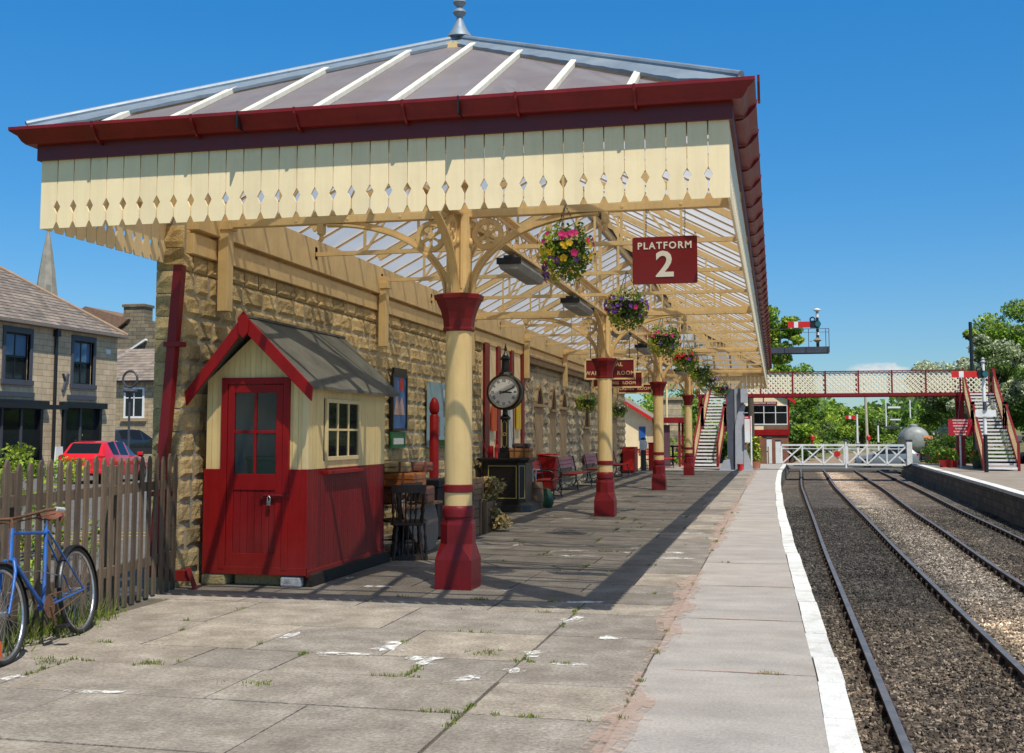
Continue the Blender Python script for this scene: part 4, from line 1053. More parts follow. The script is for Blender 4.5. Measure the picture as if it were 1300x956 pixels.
b2.add([(fr0,HY0+.008,2.19),(fr1,HY0+.008,2.19),(fr1,HY0+.008,gz(fr1)),(hx,HY0+.008,gz(hx)),(fr0,HY0+.008,gz(fr0))], [(0,1,2,3,4)], .1)
wy0, wy1, wz0, wz1 = 11.68, 12.72, 1.30, 1.98
y = HY0
while y < HY1-.005:
    y1 = min(y+pw, HY1)
    b.box(HX1-.02, HX1, y+.0015, y1-.0015, .13, zs, r=random.random()); b.box(HX1-.018, HX1-.006, y, y1, .13, zs, r=.1)
    for (q0, q1) in (((zs, wz0), (wz1, 2.2)) if (y1 > wy0 and y < wy1) else ((zs, 2.2),)):
        b2.box(HX1-.02, HX1, y+.0015, y1-.0015, q0, q1, r=random.random()); b2.box(HX1-.018, HX1-.006, y, y1, q0, q1, r=.1)
    y = y1
b.box(HX0, HX1, HY1-.02, HY1, .13, zs); b.box(HX0, HX0+.02, HY0+.02, HY1-.02, .13, zs); b.box(HX0+.02, HX1-.02, HY0+.03, HY1-.02, .13, .16)
b2.box(HX0, HX0+.02, HY0+.02, HY1-.02, zs, 2.2); b2.add([(HX0,HY1,zs),(HX1,HY1,zs),(HX1,HY1,2.16),(hx,HY1,2.62),(HX0,HY1,2.16)], [(0,1,2,3,4)])
obj('lower_boarding', b, redboards, T); obj('upper_boarding', b2, cream_h, T)
b = B().box(HX0-.012, fr0, HY0-.022, HY0-.001, .12, zs-.0).box(fr1, HX1+.014, HY0-.022, HY0-.001, .12, zs).box(HX0-.012, HX1+.014, HY0-.026, HY0-.001, .12, .20).box(HX1+.001, HX1+.014, HY0, HY1+.01, .10, .17)
obj('red_trim', b, red, T, bevel=.003)
b = B()
b.box(HX1-.055, HX1+.012, HY0-.018, HY0-.001, zs+.001, 2.15).box(HX1+.001, HX1+.012, HY0, HY0+.05, zs+.001, 2.17)
obj('corner_board', b, cream, T, bevel=.003)
D = obj('door', B().box(fr0, fr0+.07, HY0-.03, HY0+.02, .17, 2.19).box(fr1-.07, fr1, HY0-.03, HY0+.02, .17, 2.19).box(fr0+.07, fr1-.07, HY0-.03, HY0+.02, 2.12, 2.19)
   .box(fr0+.075, fr0+.15, HY0-.022, HY0+.02, .19, 2.115).box(fr1-.15, fr1-.075, HY0-.022, HY0+.02, .19, 2.115).box(fr0+.15, fr1-.15, HY0-.022, HY0+.02, 2.03, 2.115)
   .box(fr0+.15, fr1-.15, HY0-.022, HY0+.02, 1.0, 1.17).box(fr0+.15, fr1-.15, HY0-.022, HY0+.02, .19, .34), red, T, bevel=.004)
b = B(); x = fr0+.15
while x < fr1-.155: b.box(x+.002, min(x+.082, fr1-.15)-.002, HY0-.012, HY0+.01, .34, 1.0, r=random.random()); x += .082
obj('panel_boards', b, redboards, D, bevel=.002)
xm = (fr0+fr1)/2
obj('glazing_bar', B().box(xm-.014, xm+.014, HY0-.018, HY0+.012, 1.17, 2.03).box(fr0+.15, xm-.014, HY0-.018, HY0+.012, 1.60, 1.63).box(xm+.014, fr1-.15, HY0-.018, HY0+.012, 1.60, 1.63), red, D, bevel=.003)
obj('pane', B().box(fr0+.15, fr1-.15, HY0-.004, HY0, 1.17, 2.03), winglass, D)
obj('inner_lining', B().box(HX0+.03, HX1-.03, HY1-.06, HY1-.03, .2, 2.2).box(HX0+.025, HX0+.045, HY0+.05, HY1-.06, .2, 2.1), M('pale_lining', (.5, .47, .40), .8), T)
obj('bolt', B().box(fr1-.27, fr1+.02, HY0-.05, HY0-.03, .93, .965).cyl((fr1-.27, HY0-.045, .948), (fr1+.01, HY0-.045, .948), .012).box(fr1-.3, fr1-.28, HY0-.05, HY0-.03, .91, .98), maroon, D, bevel=.003)
pd = B().box(fr1-.22, fr1-.18, HY0-.07, HY0-.05, .845, .895); pd.tube([(fr1-.215, HY0-.062, .88), (fr1-.215, HY0-.062, .93), (fr1-.2, HY0-.062, .945), (fr1-.185, HY0-.062, .93), (fr1-.185, HY0-.062, .88)], .006, 6)
obj('padlock', pd, chrome, D, bevel=.004)
Wn = obj('window', B().box(HX1-.01, HX1+.02, wy0, wy0+.05, wz0, wz1).box(HX1-.01, HX1+.02, wy1-.05, wy1, wz0, wz1).box(HX1-.01, HX1+.02, wy0+.05, wy1-.05, wz0, wz0+.045).box(HX1-.01, HX1+.02, wy0+.05, wy1-.05, wz1-.045, wz1)
   .box(HX1-.006, HX1+.012, wy0+.05+.295, wy0+.05+.32, wz0+.045, wz1-.045).box(HX1-.006, HX1+.012, wy1-.05-.32, wy1-.05-.295, wz0+.045, wz1-.045).box(HX1-.004, HX1+.010, wy0+.05, wy1-.05, 1.625, 1.65), cream, T, bevel=.003)
obj('pane', B().box(HX1-.002, HX1+.001, wy0+.05, wy1-.05, wz0+.045, wz1-.045), winglass, Wn)
obj('window_sill', B().box(HX1, HX1+.07, wy0-.06, wy1+.1, 1.155, 1.195), red, T, bevel=.004)
rf = B()
ax_, az_ = hx, 2.83; le = (-6.06, 2.06); re = (-4.66, 2.10)
for (ex, ez) in (le, re):
    n = 6; m = 10; vs = []
    for i in range(n+1):
        for j in range(m+1):
            u = i/n; y = 10.98+(13.80-10.98)*j/m
            vs.append((ax_+(ex-ax_)*u, y, az_+(ez-az_)*u+.010*noise.noise((u*6+ex, y*2.5, 2))-(0.03*abs(math.sin(y*5)) if u == 1 else 0)*(.5+noise.noise((y*3, 1, 1)))))
    k = len(vs)//2
    lo = [(v[0], v[1], v[2]-.035) for v in vs]
    nv = len(vs); fs = [(i*(m+1)+j, i*(m+1)+j+1, (i+1)*(m+1)+j+1, (i+1)*(m+1)+j) for i in range(n) for j in range(m)]
    rf.add(vs+lo, fs+[tuple(nv+q for q in reversed(f)) for f in fs]+[(n*(m+1)+j, n*(m+1)+j+1, nv+n*(m+1)+j+1, nv+n*(m+1)+j) for j in range(m)]+[(i*(m+1), (i+1)*(m+1), nv+(i+1)*(m+1), nv+i*(m+1)) for i in range(n)]+[(i*(m+1)+m, (i+1)*(m+1)+m, nv+(i+1)*(m+1)+m, nv+i*(m+1)+m) for i in range(n)])
RF = obj('roof', rf, felt, T, smooth=30)
obj('lap_strip', B().beam((ax_+.36, 10.985, az_-.375+.008), (ax_+.36, 13.79, az_-.375+.008), .03, .006, (.7,0,.7)).box(ax_-.03, ax_+.03, 10.985, 13.79, az_-.012, az_+.012), felt, RF)
bb = B()
for (ex, ez) in (le, re):
    d = Vector((ex-ax_, 0, ez-az_)); dn = d.normalized(); pn = Vector((-dn.z, 0, dn.x)); pn = pn if pn.z > 0 else -pn
    p0 = Vector((ax_, 10.95, az_+.02)); p1 = Vector((ex, 10.95, ez+.0))+dn*.03
    bb.prism([p0, p1, p1-pn*.02+Vector((0,0,-.135)), p0+Vector((0,0,-.175))], (0, .03, 0))
obj('bargeboard', bb, red, T, bevel=.003)
obj('apex_block', B().prism([(ax_-.065, 10.93, az_-.03), (ax_, 10.93, az_+.05), (ax_+.065, 10.93, az_-.03), (ax_+.055, 10.93, az_-.18), (ax_, 10.93, az_-.24), (ax_-.055, 10.93, az_-.18)], (0, .02, 0)), red, T, bevel=.004)
obj('bearer', B().box(HX1-.05, HX1+.05, HY0+.05, HY1+.1, 0, .13), M('tarred_timber', (.025, .018, .012), .85, .4, 6, .5, 40), T, bevel=.01)
obj('footing_block', B().box(HX1-.28, HX1-.05, HY0-.02, HY0+.2, 0, .11), M('whitewashed_stone', (.45, .45, .46), .9, .3, 12, .6, 30, dirt=.6), T, bevel=.02)
obj('footing_stone', B().box(HX0-.02, HX0+.25, HY0-.02, HY0+.25, 0, .12).box(HX0+.3, HX1-.32, HY0+.1, HY0+.3, 0, .12), stone, T, bevel=.02)
T = thing('recycling_crate', 'green plastic crate seen through the hut door glass', 'crate', (-5.42, 11.8, .16))
obj('crate_body', B().prism([(-5.56,11.45,1.0),(-5.10,11.45,1.0),(-5.06,11.45,1.30),(-5.60,11.45,1.30)], (0,.4,0)), greenp, T, bevel=.01); obj('lid', B().box(-5.62,-5.04,11.43,11.87,1.302,1.345), greenp, T, bevel=.01)
obj('stand', B().box(-5.6, -5.06, 11.45, 11.85, .16, .998), wood_d, T)
T = tag(obj('paper_cup', B().lathe([(.03,0),(.045,.14)], (-5.64, 11.35, 1.15), 12).lathe([(.04,0),(.06,.12)], (-5.6,11.3,1.17), 10), white), 'white cups standing inside the hut door glass', 'cup')
bpy.data.objects.remove(T)

# downpipe at the wall end and red ground rail
T = thing('downpipe', 'dark red square downpipe at the end of the stone wall', 'drainpipe', (-6.12, 10.72, 0))
obj('pipe', B().prism([(-6.34,10.72,.12),(-6.235,10.72,.12),(-6.02,10.72,3.36),(-6.12,10.72,3.36)], (0,.1,0)), maroon, T, bevel=.006)
pieces('wall_strap', B().box(-6.32,-6.12,10.7,10.83,.95,1.0).box(-6.2,-6.01,10.7,10.83,2.5,2.55), maroon, T)
T = thing('ground_rail', 'low dark red rail across the foot of the wall left of the hut', 'rail', (-6.05, 10.75, 0))
obj('bar', B().box(-6.2, -5.92, 10.82, 10.87, .08, .19), red, T, bevel=.005); obj('upright', B().beam((-5.93, 10.82, .22), (-5.86, 10.86, .0), .07, .05), red, T, bevel=.005)

# ------------------------------------------------------------------ posters on the wall
T = thing('travel_poster', 'framed blue travel poster with red corner beside the hut', 'poster', (-6.0, 17.7, 1.7))
X = -6.0
obj('panel', B().box(X-.04, X, 17.45, 18.1, 1.68, 2.52), poster_b, T); obj('pale_shape', B().prism([(X+.003,17.5,1.9),(X+.003,18.05,1.9),(X+.003,17.9,2.2),(X+.003,17.75,2.08),(X+.003,17.62,2.28)], (.002,0,0)), poster_mt, T)
obj('red_corner', B().box(X, X+.004, 17.75, 17.95, 2.3, 2.5), redbright, T); obj('frame', B().box(X-.02,X+.02,17.40,17.45,1.64,2.56).box(X-.02,X+.02,18.1,18.15,1.64,2.56).box(X-.02,X+.02,17.45,18.1,2.52,2.66).box(X-.02,X+.02,17.45,18.1,1.64,1.68), black, T)
T = thing('green_sign', 'small green and white enamel sign under the travel poster', 'sign', (-6.0, 17.7, 1.4))
obj('board', B().box(X-.03, X, 17.4, 18.1, 1.36, 1.62), greenp, T); obj('white_bar', B().box(X, X+.004, 17.5, 18.0, 1.42, 1.52), white, T)
T = thing('map_board', 'pale blue information board with small pictures, left of the first column', 'information board', (-6.0, 20.2, 1.35))
obj('panel', B().box(X-.04, X, 19.4, 21.4, 1.35, 2.52), paper_blue, T, bevel=.005)
obj('picture', B().box(X, X+.003, 20.3, 20.75, 1.9, 2.2).box(X, X+.003, 20.35, 20.8, 1.55, 1.75).box(X, X+.003, 19.9, 20.1, 1.55, 1.9), M('picture_grey', (.2, .22, .2), .5, .6, 20, 0), T)
obj('ground_strip', B().box(X, X+.004, 19.42, 21.38, 1.36, 1.48), leaf_d, T); obj('white_patch', B().box(X, X+.003, 20.3, 20.85, 2.25, 2.4), paper_w, T); obj('church_shape', B().prism([(X+.004,19.75,1.48),(X+.004,19.9,1.48),(X+.004,19.85,1.8),(X+.004,19.8,1.48+.5)], (.002,0,0)), black, T)

# ------------------------------------------------------------------ luggage, chairs and crates
def turned(b, p0, p1, r=.016, n=8):
    p0 = Vector(p0); p1 = Vector(p1); pts = []; rad = []
    for i, k in enumerate((1, 1.1, .7, 1.35, .75, 1.2, 1.4, .7, 1.1, .8)):
        pts.append(p0+(p1-p0)*i/9); rad.append(r*k)
    b.tube(pts, rad, n)
def chair(loc, rz, label):
    t_ = thing('wooden_chair', label, 'chair', loc, rz, group='dark spindle back chairs stacked beside the hut')
    b = B(); cs = [(-.21,-.2),(.21,-.2),(.22,.02),(.18,.2),(-.18,.2),(-.22,.02)]; b.prism([(x, y, .43) for x, y in cs], (0,0,.035)); obj('seat', b, wood_d, t_, local=True, bevel=.01)
    for x, y in ((-.17,-.16),(.17,-.16),(-.15,.16),(.15,.16)):
        b = B(); turned(b, (x*1.2, y*1.25, 0), (x*.9, y*.9, .43), .018); obj('leg', b, wood_d, t_, local=True, smooth=50)
    b = B().cyl((-.19, -.18, .2), (-.17, .18, .2), .01).cyl((.19, -.18, .2), (.17, .18, .2), .01).cyl((-.18, 0, .2), (.18, 0, .2), .01); obj('stretcher', b, wood_d, t_, local=True)
    for x in (-.18, .18):
        b = B(); turned(b, (x, .18, .46), (x*1.15, .27, .95), .018); obj('back_post', b, wood_d, t_, local=True, smooth=50)
    for x in (-.09, -.03, .03, .09):
        b = B(); turned(b, (x, .18, .46), (x*1.15, .26, .90), .011, 6); obj('spindle', b, wood_d, t_, local=True, smooth=50)
    b = B(); P = []
    for i in range(7):
        u = -1+i/3; P.append((u*.21, .27+.03*(1-u*u), .90))
    for a, c in zip(P, P[1:]): b.beam(a, c, .022, .10, (0,0,1))
    obj('crest_rail', b, wood_d, t_, local=True)
    return t_
chair((-4.62, 14.05, 0), R(200), 'dark spindle-back wooden chair standing nearest the hut corner')
c2 = chair((-4.60, 14.10, .93), R(20), 'upside-down spindle-back chair stacked on the first chair'); c2.rotation_euler = (R(180), 0, R(20))
c2.location = (-4.62, 14.15, .91)
chair((-4.95, 14.55, 0), R(250), 'dark wooden chair standing behind the stacked chairs')
def suitcase(loc, sz, m, rz, label):
    t_ = thing('suitcase', label, 'suitcase', loc, rz, group='old suitcases piled beside the hut')
    x, y, z = sz; obj('shell', B().box(-x/2, x/2, -y/2, y/2, 0, z), m, t_, local=True, bevel=.03, seg=3)
    obj('seam', B().box(-x/2-.003, x/2+.003, -y/2-.003, y/2+.003, z*.55, z*.58), black, t_, local=True)
    obj('handle', B().tube([(-.07, -y/2, z/2), (-.06, -y/2-.035, z/2), (.06, -y/2-.035, z/2), (.07, -y/2, z/2)], .009, 6), leather_b, t_, local=True)
    obj('strap', B().box(-x/4-.015, -x/4+.015, -y/2-.006, y/2+.006, -.002, z+.004).box(x/4-.015, x/4+.015, -y/2-.006, y/2+.006, -.002, z+.004), leather_b, t_, local=True)
    return t_
T = thing('luggage_trolley', 'wooden luggage trolley loaded with suitcases behind the chairs', 'trolley', (-5.3, 14.9, 0))
b = B()
for i in range(7): b.box(-5.85+i*.18, -5.69+i*.18, 14.3, 15.6, .62, .65, r=random.random())
obj('deck', b, wood_b, T); 
for x in (-5.8, -4.85):
    for y in (14.4, 15.5):
        obj('wheel', B().cyl((x-.03, y, .2), (x+.03, y, .2), .2, .2, 20).torus((x, y, .2), (1,0,0), .2, .02, 24, 6), black, T, smooth=40); obj('leg', B().box(x-.03, x+.03, y-.03, y+.03, .2, .62), wood_d, T)
suitcase((-4.95, 14.9, .65), (.75, .5, .23), leather_b, .1, 'brown leather suitcase at the bottom of the pile'); suitcase((-4.97, 14.75, .88), (.62, .42, .19), leather, -.12, 'bright tan suitcase near the top of the pile')
suitcase((-4.80, 15.05, 1.075), (.4, .34, .13), leather_b, .3, 'dark brown attache case behind the pale case'); suitcase((-5.06, 14.7, 1.075), (.5, .34, .14), leather_c, .2, 'pale straw coloured case on top of the luggage pile')
T = thing('table_top', 'round brown table top leaning on its edge between the chairs and the first column', 'table top', (-4.7, 15.0, 0))
b = B(); P = []
for i in range(24):
    a = 2*math.pi*i/24; P.append(Vector((-4.62+.20*(math.sin(a)+1)*-.6, 14.95+.68*math.cos(a), .50+.50*math.sin(a))))
b.prism(P, (.03, 0, .01)); obj('board', b, M('dull_brown_board', (.16, .10, .065), .5, .2), T, bevel=.006); obj('edge_rim', B().tube(P, .014, 6, closed=True), wood_d, T)
T = thing('storage_trunk', 'black storage trunk below the tall red post', 'trunk', (-5.25, 16.9, 0))
obj('body', B().box(-5.6, -4.95, 16.5, 17.2, .05, .78), M('black_trunk', (.02, .022, .025), .6, .3), T, bevel=.01); obj('lid', B().box(-5.62, -4.93, 16.48, 17.22, .785, .90), MATS['black_trunk'], T, bevel=.012); obj('hasp', B().box(-5.3,-5.24,16.46,16.48,.72,.86), chrome, T)
T = thing('red_post', 'tall dark red post with rounded head in front of the map board', 'post', (-5.35, 17.6, 0))
obj('shaft', B().lathe([(.075, 0), (.075, 1.88), (.06, 1.90)], (-5.35, 17.6, 0), 14), red, T, smooth=50); obj('head', B().lathe([(.05, 1.90), (.075, 1.94), (.085, 2.0), (.075, 2.08), (.045, 2.15), (.01, 2.18)], (-5.35, 17.6, 0), 14), red, T, smooth=60)
def crate(loc, sz, label, m=wood_b, rz=0):
    t_ = thing('wooden_crate', label, 'crate', loc, rz, group='wooden crates stacked behind the first column')
    x, y, z = sz; b = B(); k = 4
    for i in range(k):
        z0 = z*i/k+.004; z1 = z*(i+1)/k-.004
        b.box(-x/2, x/2, -y/2, -y/2+.02, z0, z1, r=random.random()); b.box(-x/2, x/2, y/2-.02, y/2, z0, z1, r=random.random())
        b.box(x/2-.02, x/2, -y/2+.02, y/2-.02, z0, z1, r=random.random()); b.box(-x/2, -x/2+.02, -y/2+.02, y/2-.02, z0, z1, r=random.random())
    b.box(-x/2+.02, x/2-.02, -y/2+.02, y/2-.02, z-.03, z-.005); obj('slats', b, m, t_, local=True, bevel=.003)
    b = B()
    for sx_ in (-1, 1):
        for sy_ in (-1, 1): b.box(sx_*(x/2+.008)-.012, sx_*(x/2+.008)+.012, sy_*(y/2-.03)-.03, sy_*(y/2-.03)+.03, 0, z); b.box(sx_*(x/2-.03)-.03, sx_*(x/2-.03)+.03, sy_*(y/2+.008)-.012, sy_*(y/2+.008)+.012, 0, z)
    obj('corner_batten', b, m, t_, local=True); return t_
crate((-4.86, 17.3, 0), (.56, .6, .56), 'lower wooden crate standing on the flagstones behind the first column')
crate((-4.86, 17.3, .56), (.62, .62, .34), 'upper shallow crate on top of the stack behind the first column')
crate((-4.80, 18.1, 0), (.5, .6, .5), 'slatted crate behind the stack, beside the dried hops')
# straw / dried flowers spilling down
g_ = np.random.default_rng(4)
def hayf(n, g):
    u = g.random(n); return np.stack([-4.62+.13*np.sin(u*9)+g.normal(scale=.06, size=n)+.12*u, 18.2+g.normal(scale=.09, size=n)+.1*u, .88-u*.82], 1)
q, P = leafcloud(1600, hayf, .075, seed=5)
o = leaf_obj('dried_hops', q, [sack, leather_c, leaf_g], np.random.default_rng(1).choice(3, 1600, p=[.6, .25, .15])); tag(o, 'tangled straw coloured dried hops hanging down beside the crates', 'dried hops')

# ------------------------------------------------------------------ platform clock on its black cabinet
ckx, cky = -5.47, 23.0
T = thing('platform_clock', 'black pillar clock with round white dial on a panelled black cabinet', 'clock', (ckx, cky, 0))
def octo(h0, h1, z0, z1, b, cut=.28):
    vs = []
    for h, z in ((h0, z0), (h1, z1)):
        c = cut*h
        for (x, y) in ((h-c, -h), (h, -h+c), (h, h-c), (h-c, h), (-h+c, h), (-h, h-c), (-h, -h+c), (-h+c, -h)): vs.append((ckx+x, cky+.25+y, z))
    b.add(vs, [(j, (j+1) % 8, 8+(j+1) % 8, 8+j) for j in range(8)]+[tuple(range(7, -1, -1)), tuple(range(8, 16))])
b = B(); octo(.60, .58, 0, .14, b); octo(.56, .48, .141, .20, b); octo(.46, .46, .201, 1.0, b); octo(.50, .54, 1.001, 1.05, b); octo(.56, .56, 1.051, 1.09, b)
CB = obj('cabinet', b, black, T, bevel=.006)
fy = cky+.25-.46
b = B()
for (x0, x1, z0, z1) in ((-.30,.30,.27,.285),(-.30,.30,.925,.94),(-.30,-.285,.285,.925),(.285,.30,.285,.925)): b.box(ckx+x0, ckx+x1, fy-.008, fy-.001, z0, z1)
e = .46; c_ = .28*.46; p0 = Vector((ckx+e-c_, cky+.25-e, 0)); p1 = Vector((ckx+e, cky+.25-e+c_, 0)); d = (p1-p0).normalized(); nn = Vector((d.y, -d.x, 0))
for u0, u1, z0, z1 in ((.02, .165, .27, .285), (.02, .165, .925, .94), (.02, .032, .285, .925), (.153, .165, .285, .925)):
    q0 = p0+d*u0+nn*.002; q1 = p0+d*u1+nn*.002; b.add([(*q0.xy, z0), (*q1.xy, z0), (*q1.xy, z1), (*q0.xy, z1)], [(0,1,2,3)])
obj('gold_line', b, gold, CB)
obj('dark_panel', B().box(ckx-.27, ckx+.27, fy-.004, fy-.001, .30, .91), M('panel_gloss', (.01, .01, .012), .15, .1, 3, 0), CB)
b = B(); b.box(ckx-.13, ckx+.13, cky-.13+.05, cky+.13+.05, 1.09, 1.2).box(ckx-.10, ckx+.10, cky-.05, cky+.15, 1.2, 1.3).box(ckx-.065, ckx+.065, cky-.015, cky+.115, 1.3, 1.9).lathe([(.1, 0), (.12, .04), (.06, .1), (.05, .25)], (ckx, cky+.05, 1.88), 16)
P_ = obj('pedestal', b, black, T, bevel=.006)
obj('gold_scroll', B().tube([(ckx-.045, cky-.02, 1.35), (ckx-.045, cky-.02, 1.8), (ckx, cky-.02, 1.86), (ckx+.045, cky-.02, 1.8), (ckx+.045, cky-.02, 1.35), (ckx, cky-.02, 1.3)], .005, 5, closed=True).torus((ckx, cky-.025, 1.58), (0,1,0), .03, .006, 16, 5), gold, P_)
cz = 2.45
b = B(); b.cyl((ckx, cky-.07, cz), (ckx, cky+.22, cz), .36, .36, 48).torus((ckx, cky-.07, cz), (0,1,0), .345, .028, 48, 8).torus((ckx, cky+.2, cz), (0,1,0), .345, .028, 48, 8)
CA = obj('clock_case', b, black, T, smooth=40)
obj('brass_bezel', B().torus((ckx, cky-.10, cz), (0,1,0), .322, .009, 48, 6), M('brass', (.35, .24, .10), .35, .1, metal=.7), CA, smooth=60)
obj('dial', B().cyl((ckx, cky-.085, cz), (ckx, cky-.075, cz), .325, .325, 48), dialm, CA)
numerals = ['XII','I','II','III','IIII','V','VI','VII','VIII','IX','X','XI']
inkm = M('numeral_ink', (.04, .05, .14), .5)
for i, s_ in enumerate(numerals):
    a = R(30*i); text(s_, .085, inkm, CA, (ckx+.235*math.sin(a), cky-.0865, cz+.235*math.cos(a)), off=.002, ext=.001, sx=.75, name='numeral', rot=Matrix.Rotation(a, 4, 'Y'))
b = B().torus((ckx, cky-.086, cz), (0,1,0), .292, .003, 48, 4)
for i in range(60):
    a = R(6*i); b.beam((ckx+.285*math.sin(a), cky-.087, cz+.285*math.cos(a)), (ckx+.300*math.sin(a), cky-.087, cz+.300*math.cos(a)), .004, .004, (0,1,0))
obj('minute_track', b, inkm, CA)
for nm, ang, ln, wd in (('minute_hand', 66, .27, .022), ('hour_hand', 94, .19, .032)):
    a = R(ang); d = Vector((math.sin(a), 0, math.cos(a))); p = Vector((ckx, cky-(.092 if nm[0] == 'm' else .090), cz)); s = Vector((-d.z, 0, d.x))
    b = B().prism([p-d*.09-s*wd*.8, p-d*.06-s*wd*.3, p-s*wd*.5, p+d*ln*.75-s*wd*.5, p+d*ln, p+d*ln*.75+s*wd*.5, p+s*wd*.5, p-d*.06+s*wd*.3, p-d*.09+s*wd*.8], (0, -.003, 0)); obj(nm, b, black, CA)
obj('hub', B().cyl((ckx, cky-.10, cz), (ckx, cky-.085, cz), .022, .022, 12), black, CA)
b = B().lathe([(.16, 0), (.14, .05), (.10, .07), (.09, .12), (.085, .30), (.11, .32), (.12, .34), (.07, .40), (.04, .45), (.02, .50), (.035, .54), (.02, .58), (.005, .66)], (ckx, cky+.07, cz+.36), 8)
obj('lantern_finial', b, black, T, smooth=30)
def hamper(loc, sz, label, m):
    t_ = thing('wicker_hamper', label, 'hamper', loc); x, y, z = sz
    obj('body', B().box(-x/2, x/2, -y/2, y/2, 0, z*.7), m, t_, local=True, bevel=.015); obj('lid', B().box(-x/2-.01, x/2+.01, -y/2-.01, y/2+.01, z*.71, z), m, t_, local=True, bevel=.015); obj('strap', B().box(-.1-.012, -.1+.012, -y/2-.015, -y/2-.01, 0, z).box(.1-.012, .1+.012, -y/2-.015, -y/2-.01, 0, z), leather_b, t_, local=True)
hamper((-5.12, 23.0, 1.09), (.42, .35, .2), 'orange-brown wicker hamper on the clock cabinet', wicker)
suitcase((-5.12, 23.0, 1.29), (.34, .3, .1), M('dark_case', (.03, .035, .045), .5), .05, 'small dark case lying on the wicker hamper')
T = thing('watering_can', 'dark red can with curved spout at the left of the clock cabinet top', 'watering can', (-5.8, 22.98, 1.09))
obj('body', B().lathe([(.06, 0), (.06, .22), (.045, .25)], (-5.76, 22.98, 1.09), 14), red, T, smooth=40); obj('spout', B().tube([(-5.80, 22.98, 1.15), (-5.88, 22.98, 1.28), (-5.93, 22.98, 1.42), (-5.92, 22.98, 1.48)], .015), red, T)
T = thing('red_lamp', 'bright red lantern beside the clock pedestal', 'lantern', (-5.63, 22.98, 1.09)); obj('body', B().lathe([(.05, 0), (.05, .2), (.03, .24), (.03, .28)], (-5.63, 22.95, 1.09), 12), redbright, T, smooth=40); obj('handle', B().torus((-5.63, 22.95, 1.42), (0,1,0), .05, .006, 16, 5), redbright, T)
# churn, barrel, bottle case
T = thing('oak_barrel', 'small upright brown barrel right of the clock cabinet', 'barrel', (-5.02, 23.95, 0))
obj('staves', B().lathe([(.15, 0), (.17, .15), (.175, .27), (.165, .45), (.15, .56)], (-5.02, 23.95, 0), 20), wood_b, T, smooth=30); obj('hoop', B().torus((-5.02, 23.95, .15), (0,0,1), .171, .008, 24, 6).torus((-5.02, 23.95, .43), (0,0,1), .168, .008, 24, 6), rust, T)
T = thing('green_sack', 'dark green net sack slumped behind the barrel', 'sack', (-4.86, 24.3, 0)); obj('bag', B().lathe([(.12, 0), (.17, .1), (.16, .25), (.1, .38), (.05, .42)], (-4.86, 24.3, 0), 12), greend, T, smooth=60); obj('neck', B().torus((-4.86, 24.3, .38), (0,0,1), .09, .015, 12, 5), greend, T)
T = thing('white_basket', 'white barred metal basket on the far side of the clock cabinet', 'basket', (-5.2, 24.5, .0)); b = B()
for i in range(5): b.beam((-5.36+i*.07, 24.3, .50), (-5.36+i*.07, 24.3, .80), .022, .02)
pieces('bar', b, white, T); obj('rim', B().box(-5.38, -5.05, 24.28, 24.6, .80, .82), white, T); obj('base', B().box(-5.38,-5.05,24.28,24.6,.48,.50), white, T); obj('stand', B().box(-5.36, -5.08, 24.32, 24.58, 0, .478), wood_d, T)
T = thing('litter_bin', 'bright red sloping litter bin beside the iron-armed bench', 'bin', (-5.85, 29.2, 0)); obj('body', B().prism([(-6.02, 29.05, .1), (-5.62, 29.05, .1), (-5.55, 29.05, .98), (-6.02, 29.05, 1.03)], (0, .4, 0)), red, T, bevel=.015); obj('lid', B().box(-6.03, -5.52, 29.02, 29.48, 1.035, 1.07), redbright, T, bevel=.01)

# ------------------------------------------------------------------ benches
def bench(loc, rz, ln, label, seatm, backm, fancy=True):
    t_ = thing('platform_bench', label, 'bench', loc, rz, group='red slatted benches along the stone wall')
    b = B()
    for i in range(4): b.box(-ln/2, ln/2, -.25+i*.115, -.15+i*.115, .44, .465, r=random.random())
    obj('seat', b, seatm, t_, local=True, bevel=.004)
    b = B()
    for i in range(3):
        z = .60+i*.11; y = .23+i*.028; b.add([(-ln/2,y,z),(ln/2,y,z),(ln/2,y+.025,z+.095),(-ln/2,y+.025,z+.095),(-ln/2,y+.025,z),(ln/2,y+.025,z),(ln/2,y+.05,z+.095),(-ln/2,y+.05,z+.095)], [(0,1,2,3),(7,6,5,4),(0,4,5,1),(3,2,6,7),(0,3,7,4),(1,5,6,2)])
    obj('backrest', b, backm, t_, local=True)
    for x in (-ln/2+.12, ln/2-.12):
        b = B(); 
        b.tube([(x,-.30,0),(x,-.26,.06),(x,-.28,.2),(x,-.22,.35),(x,-.24,.44)], .018, 8); b.tube([(x,.30,0),(x,.24,.08),(x,.2,.2),(x,.2,.35),(x,.2,.46),(x,.30,.92)], .018, 8); b.tube([(x,-.24,.43),(x,.2,.43)], .016)
        b.tube([(x,-.26,.1),(x,-.1,.2),(x,0,.14),(x,.1,.2),(x,.24,.1)], .013); b.tube([(x,-.24,.03),(x,.24,.03)], .012)
        if fancy:
            P = [(x,.24,.66)]
            for k in range(9): a = R(90-k*30); P.append((x, -.20+.10*math.cos(a)*-1, .58+.085*math.sin(a)+.0))
            b.tube([(x,.24,.66),(x,.1,.68),(x,-.12,.68),(x,-.22,.66),(x,-.28,.59),(x,-.26,.51),(x,-.2,.47)], .022, 8)
        obj('iron_leg', b, black, t_, local=True, smooth=50)
    return t_
pl = M('bench_red', (.30, .02, .015), .45, .2, 5, .1); pl2 = M('bench_back_faded', (.24, .08, .11), .4, .3, 4, .1)
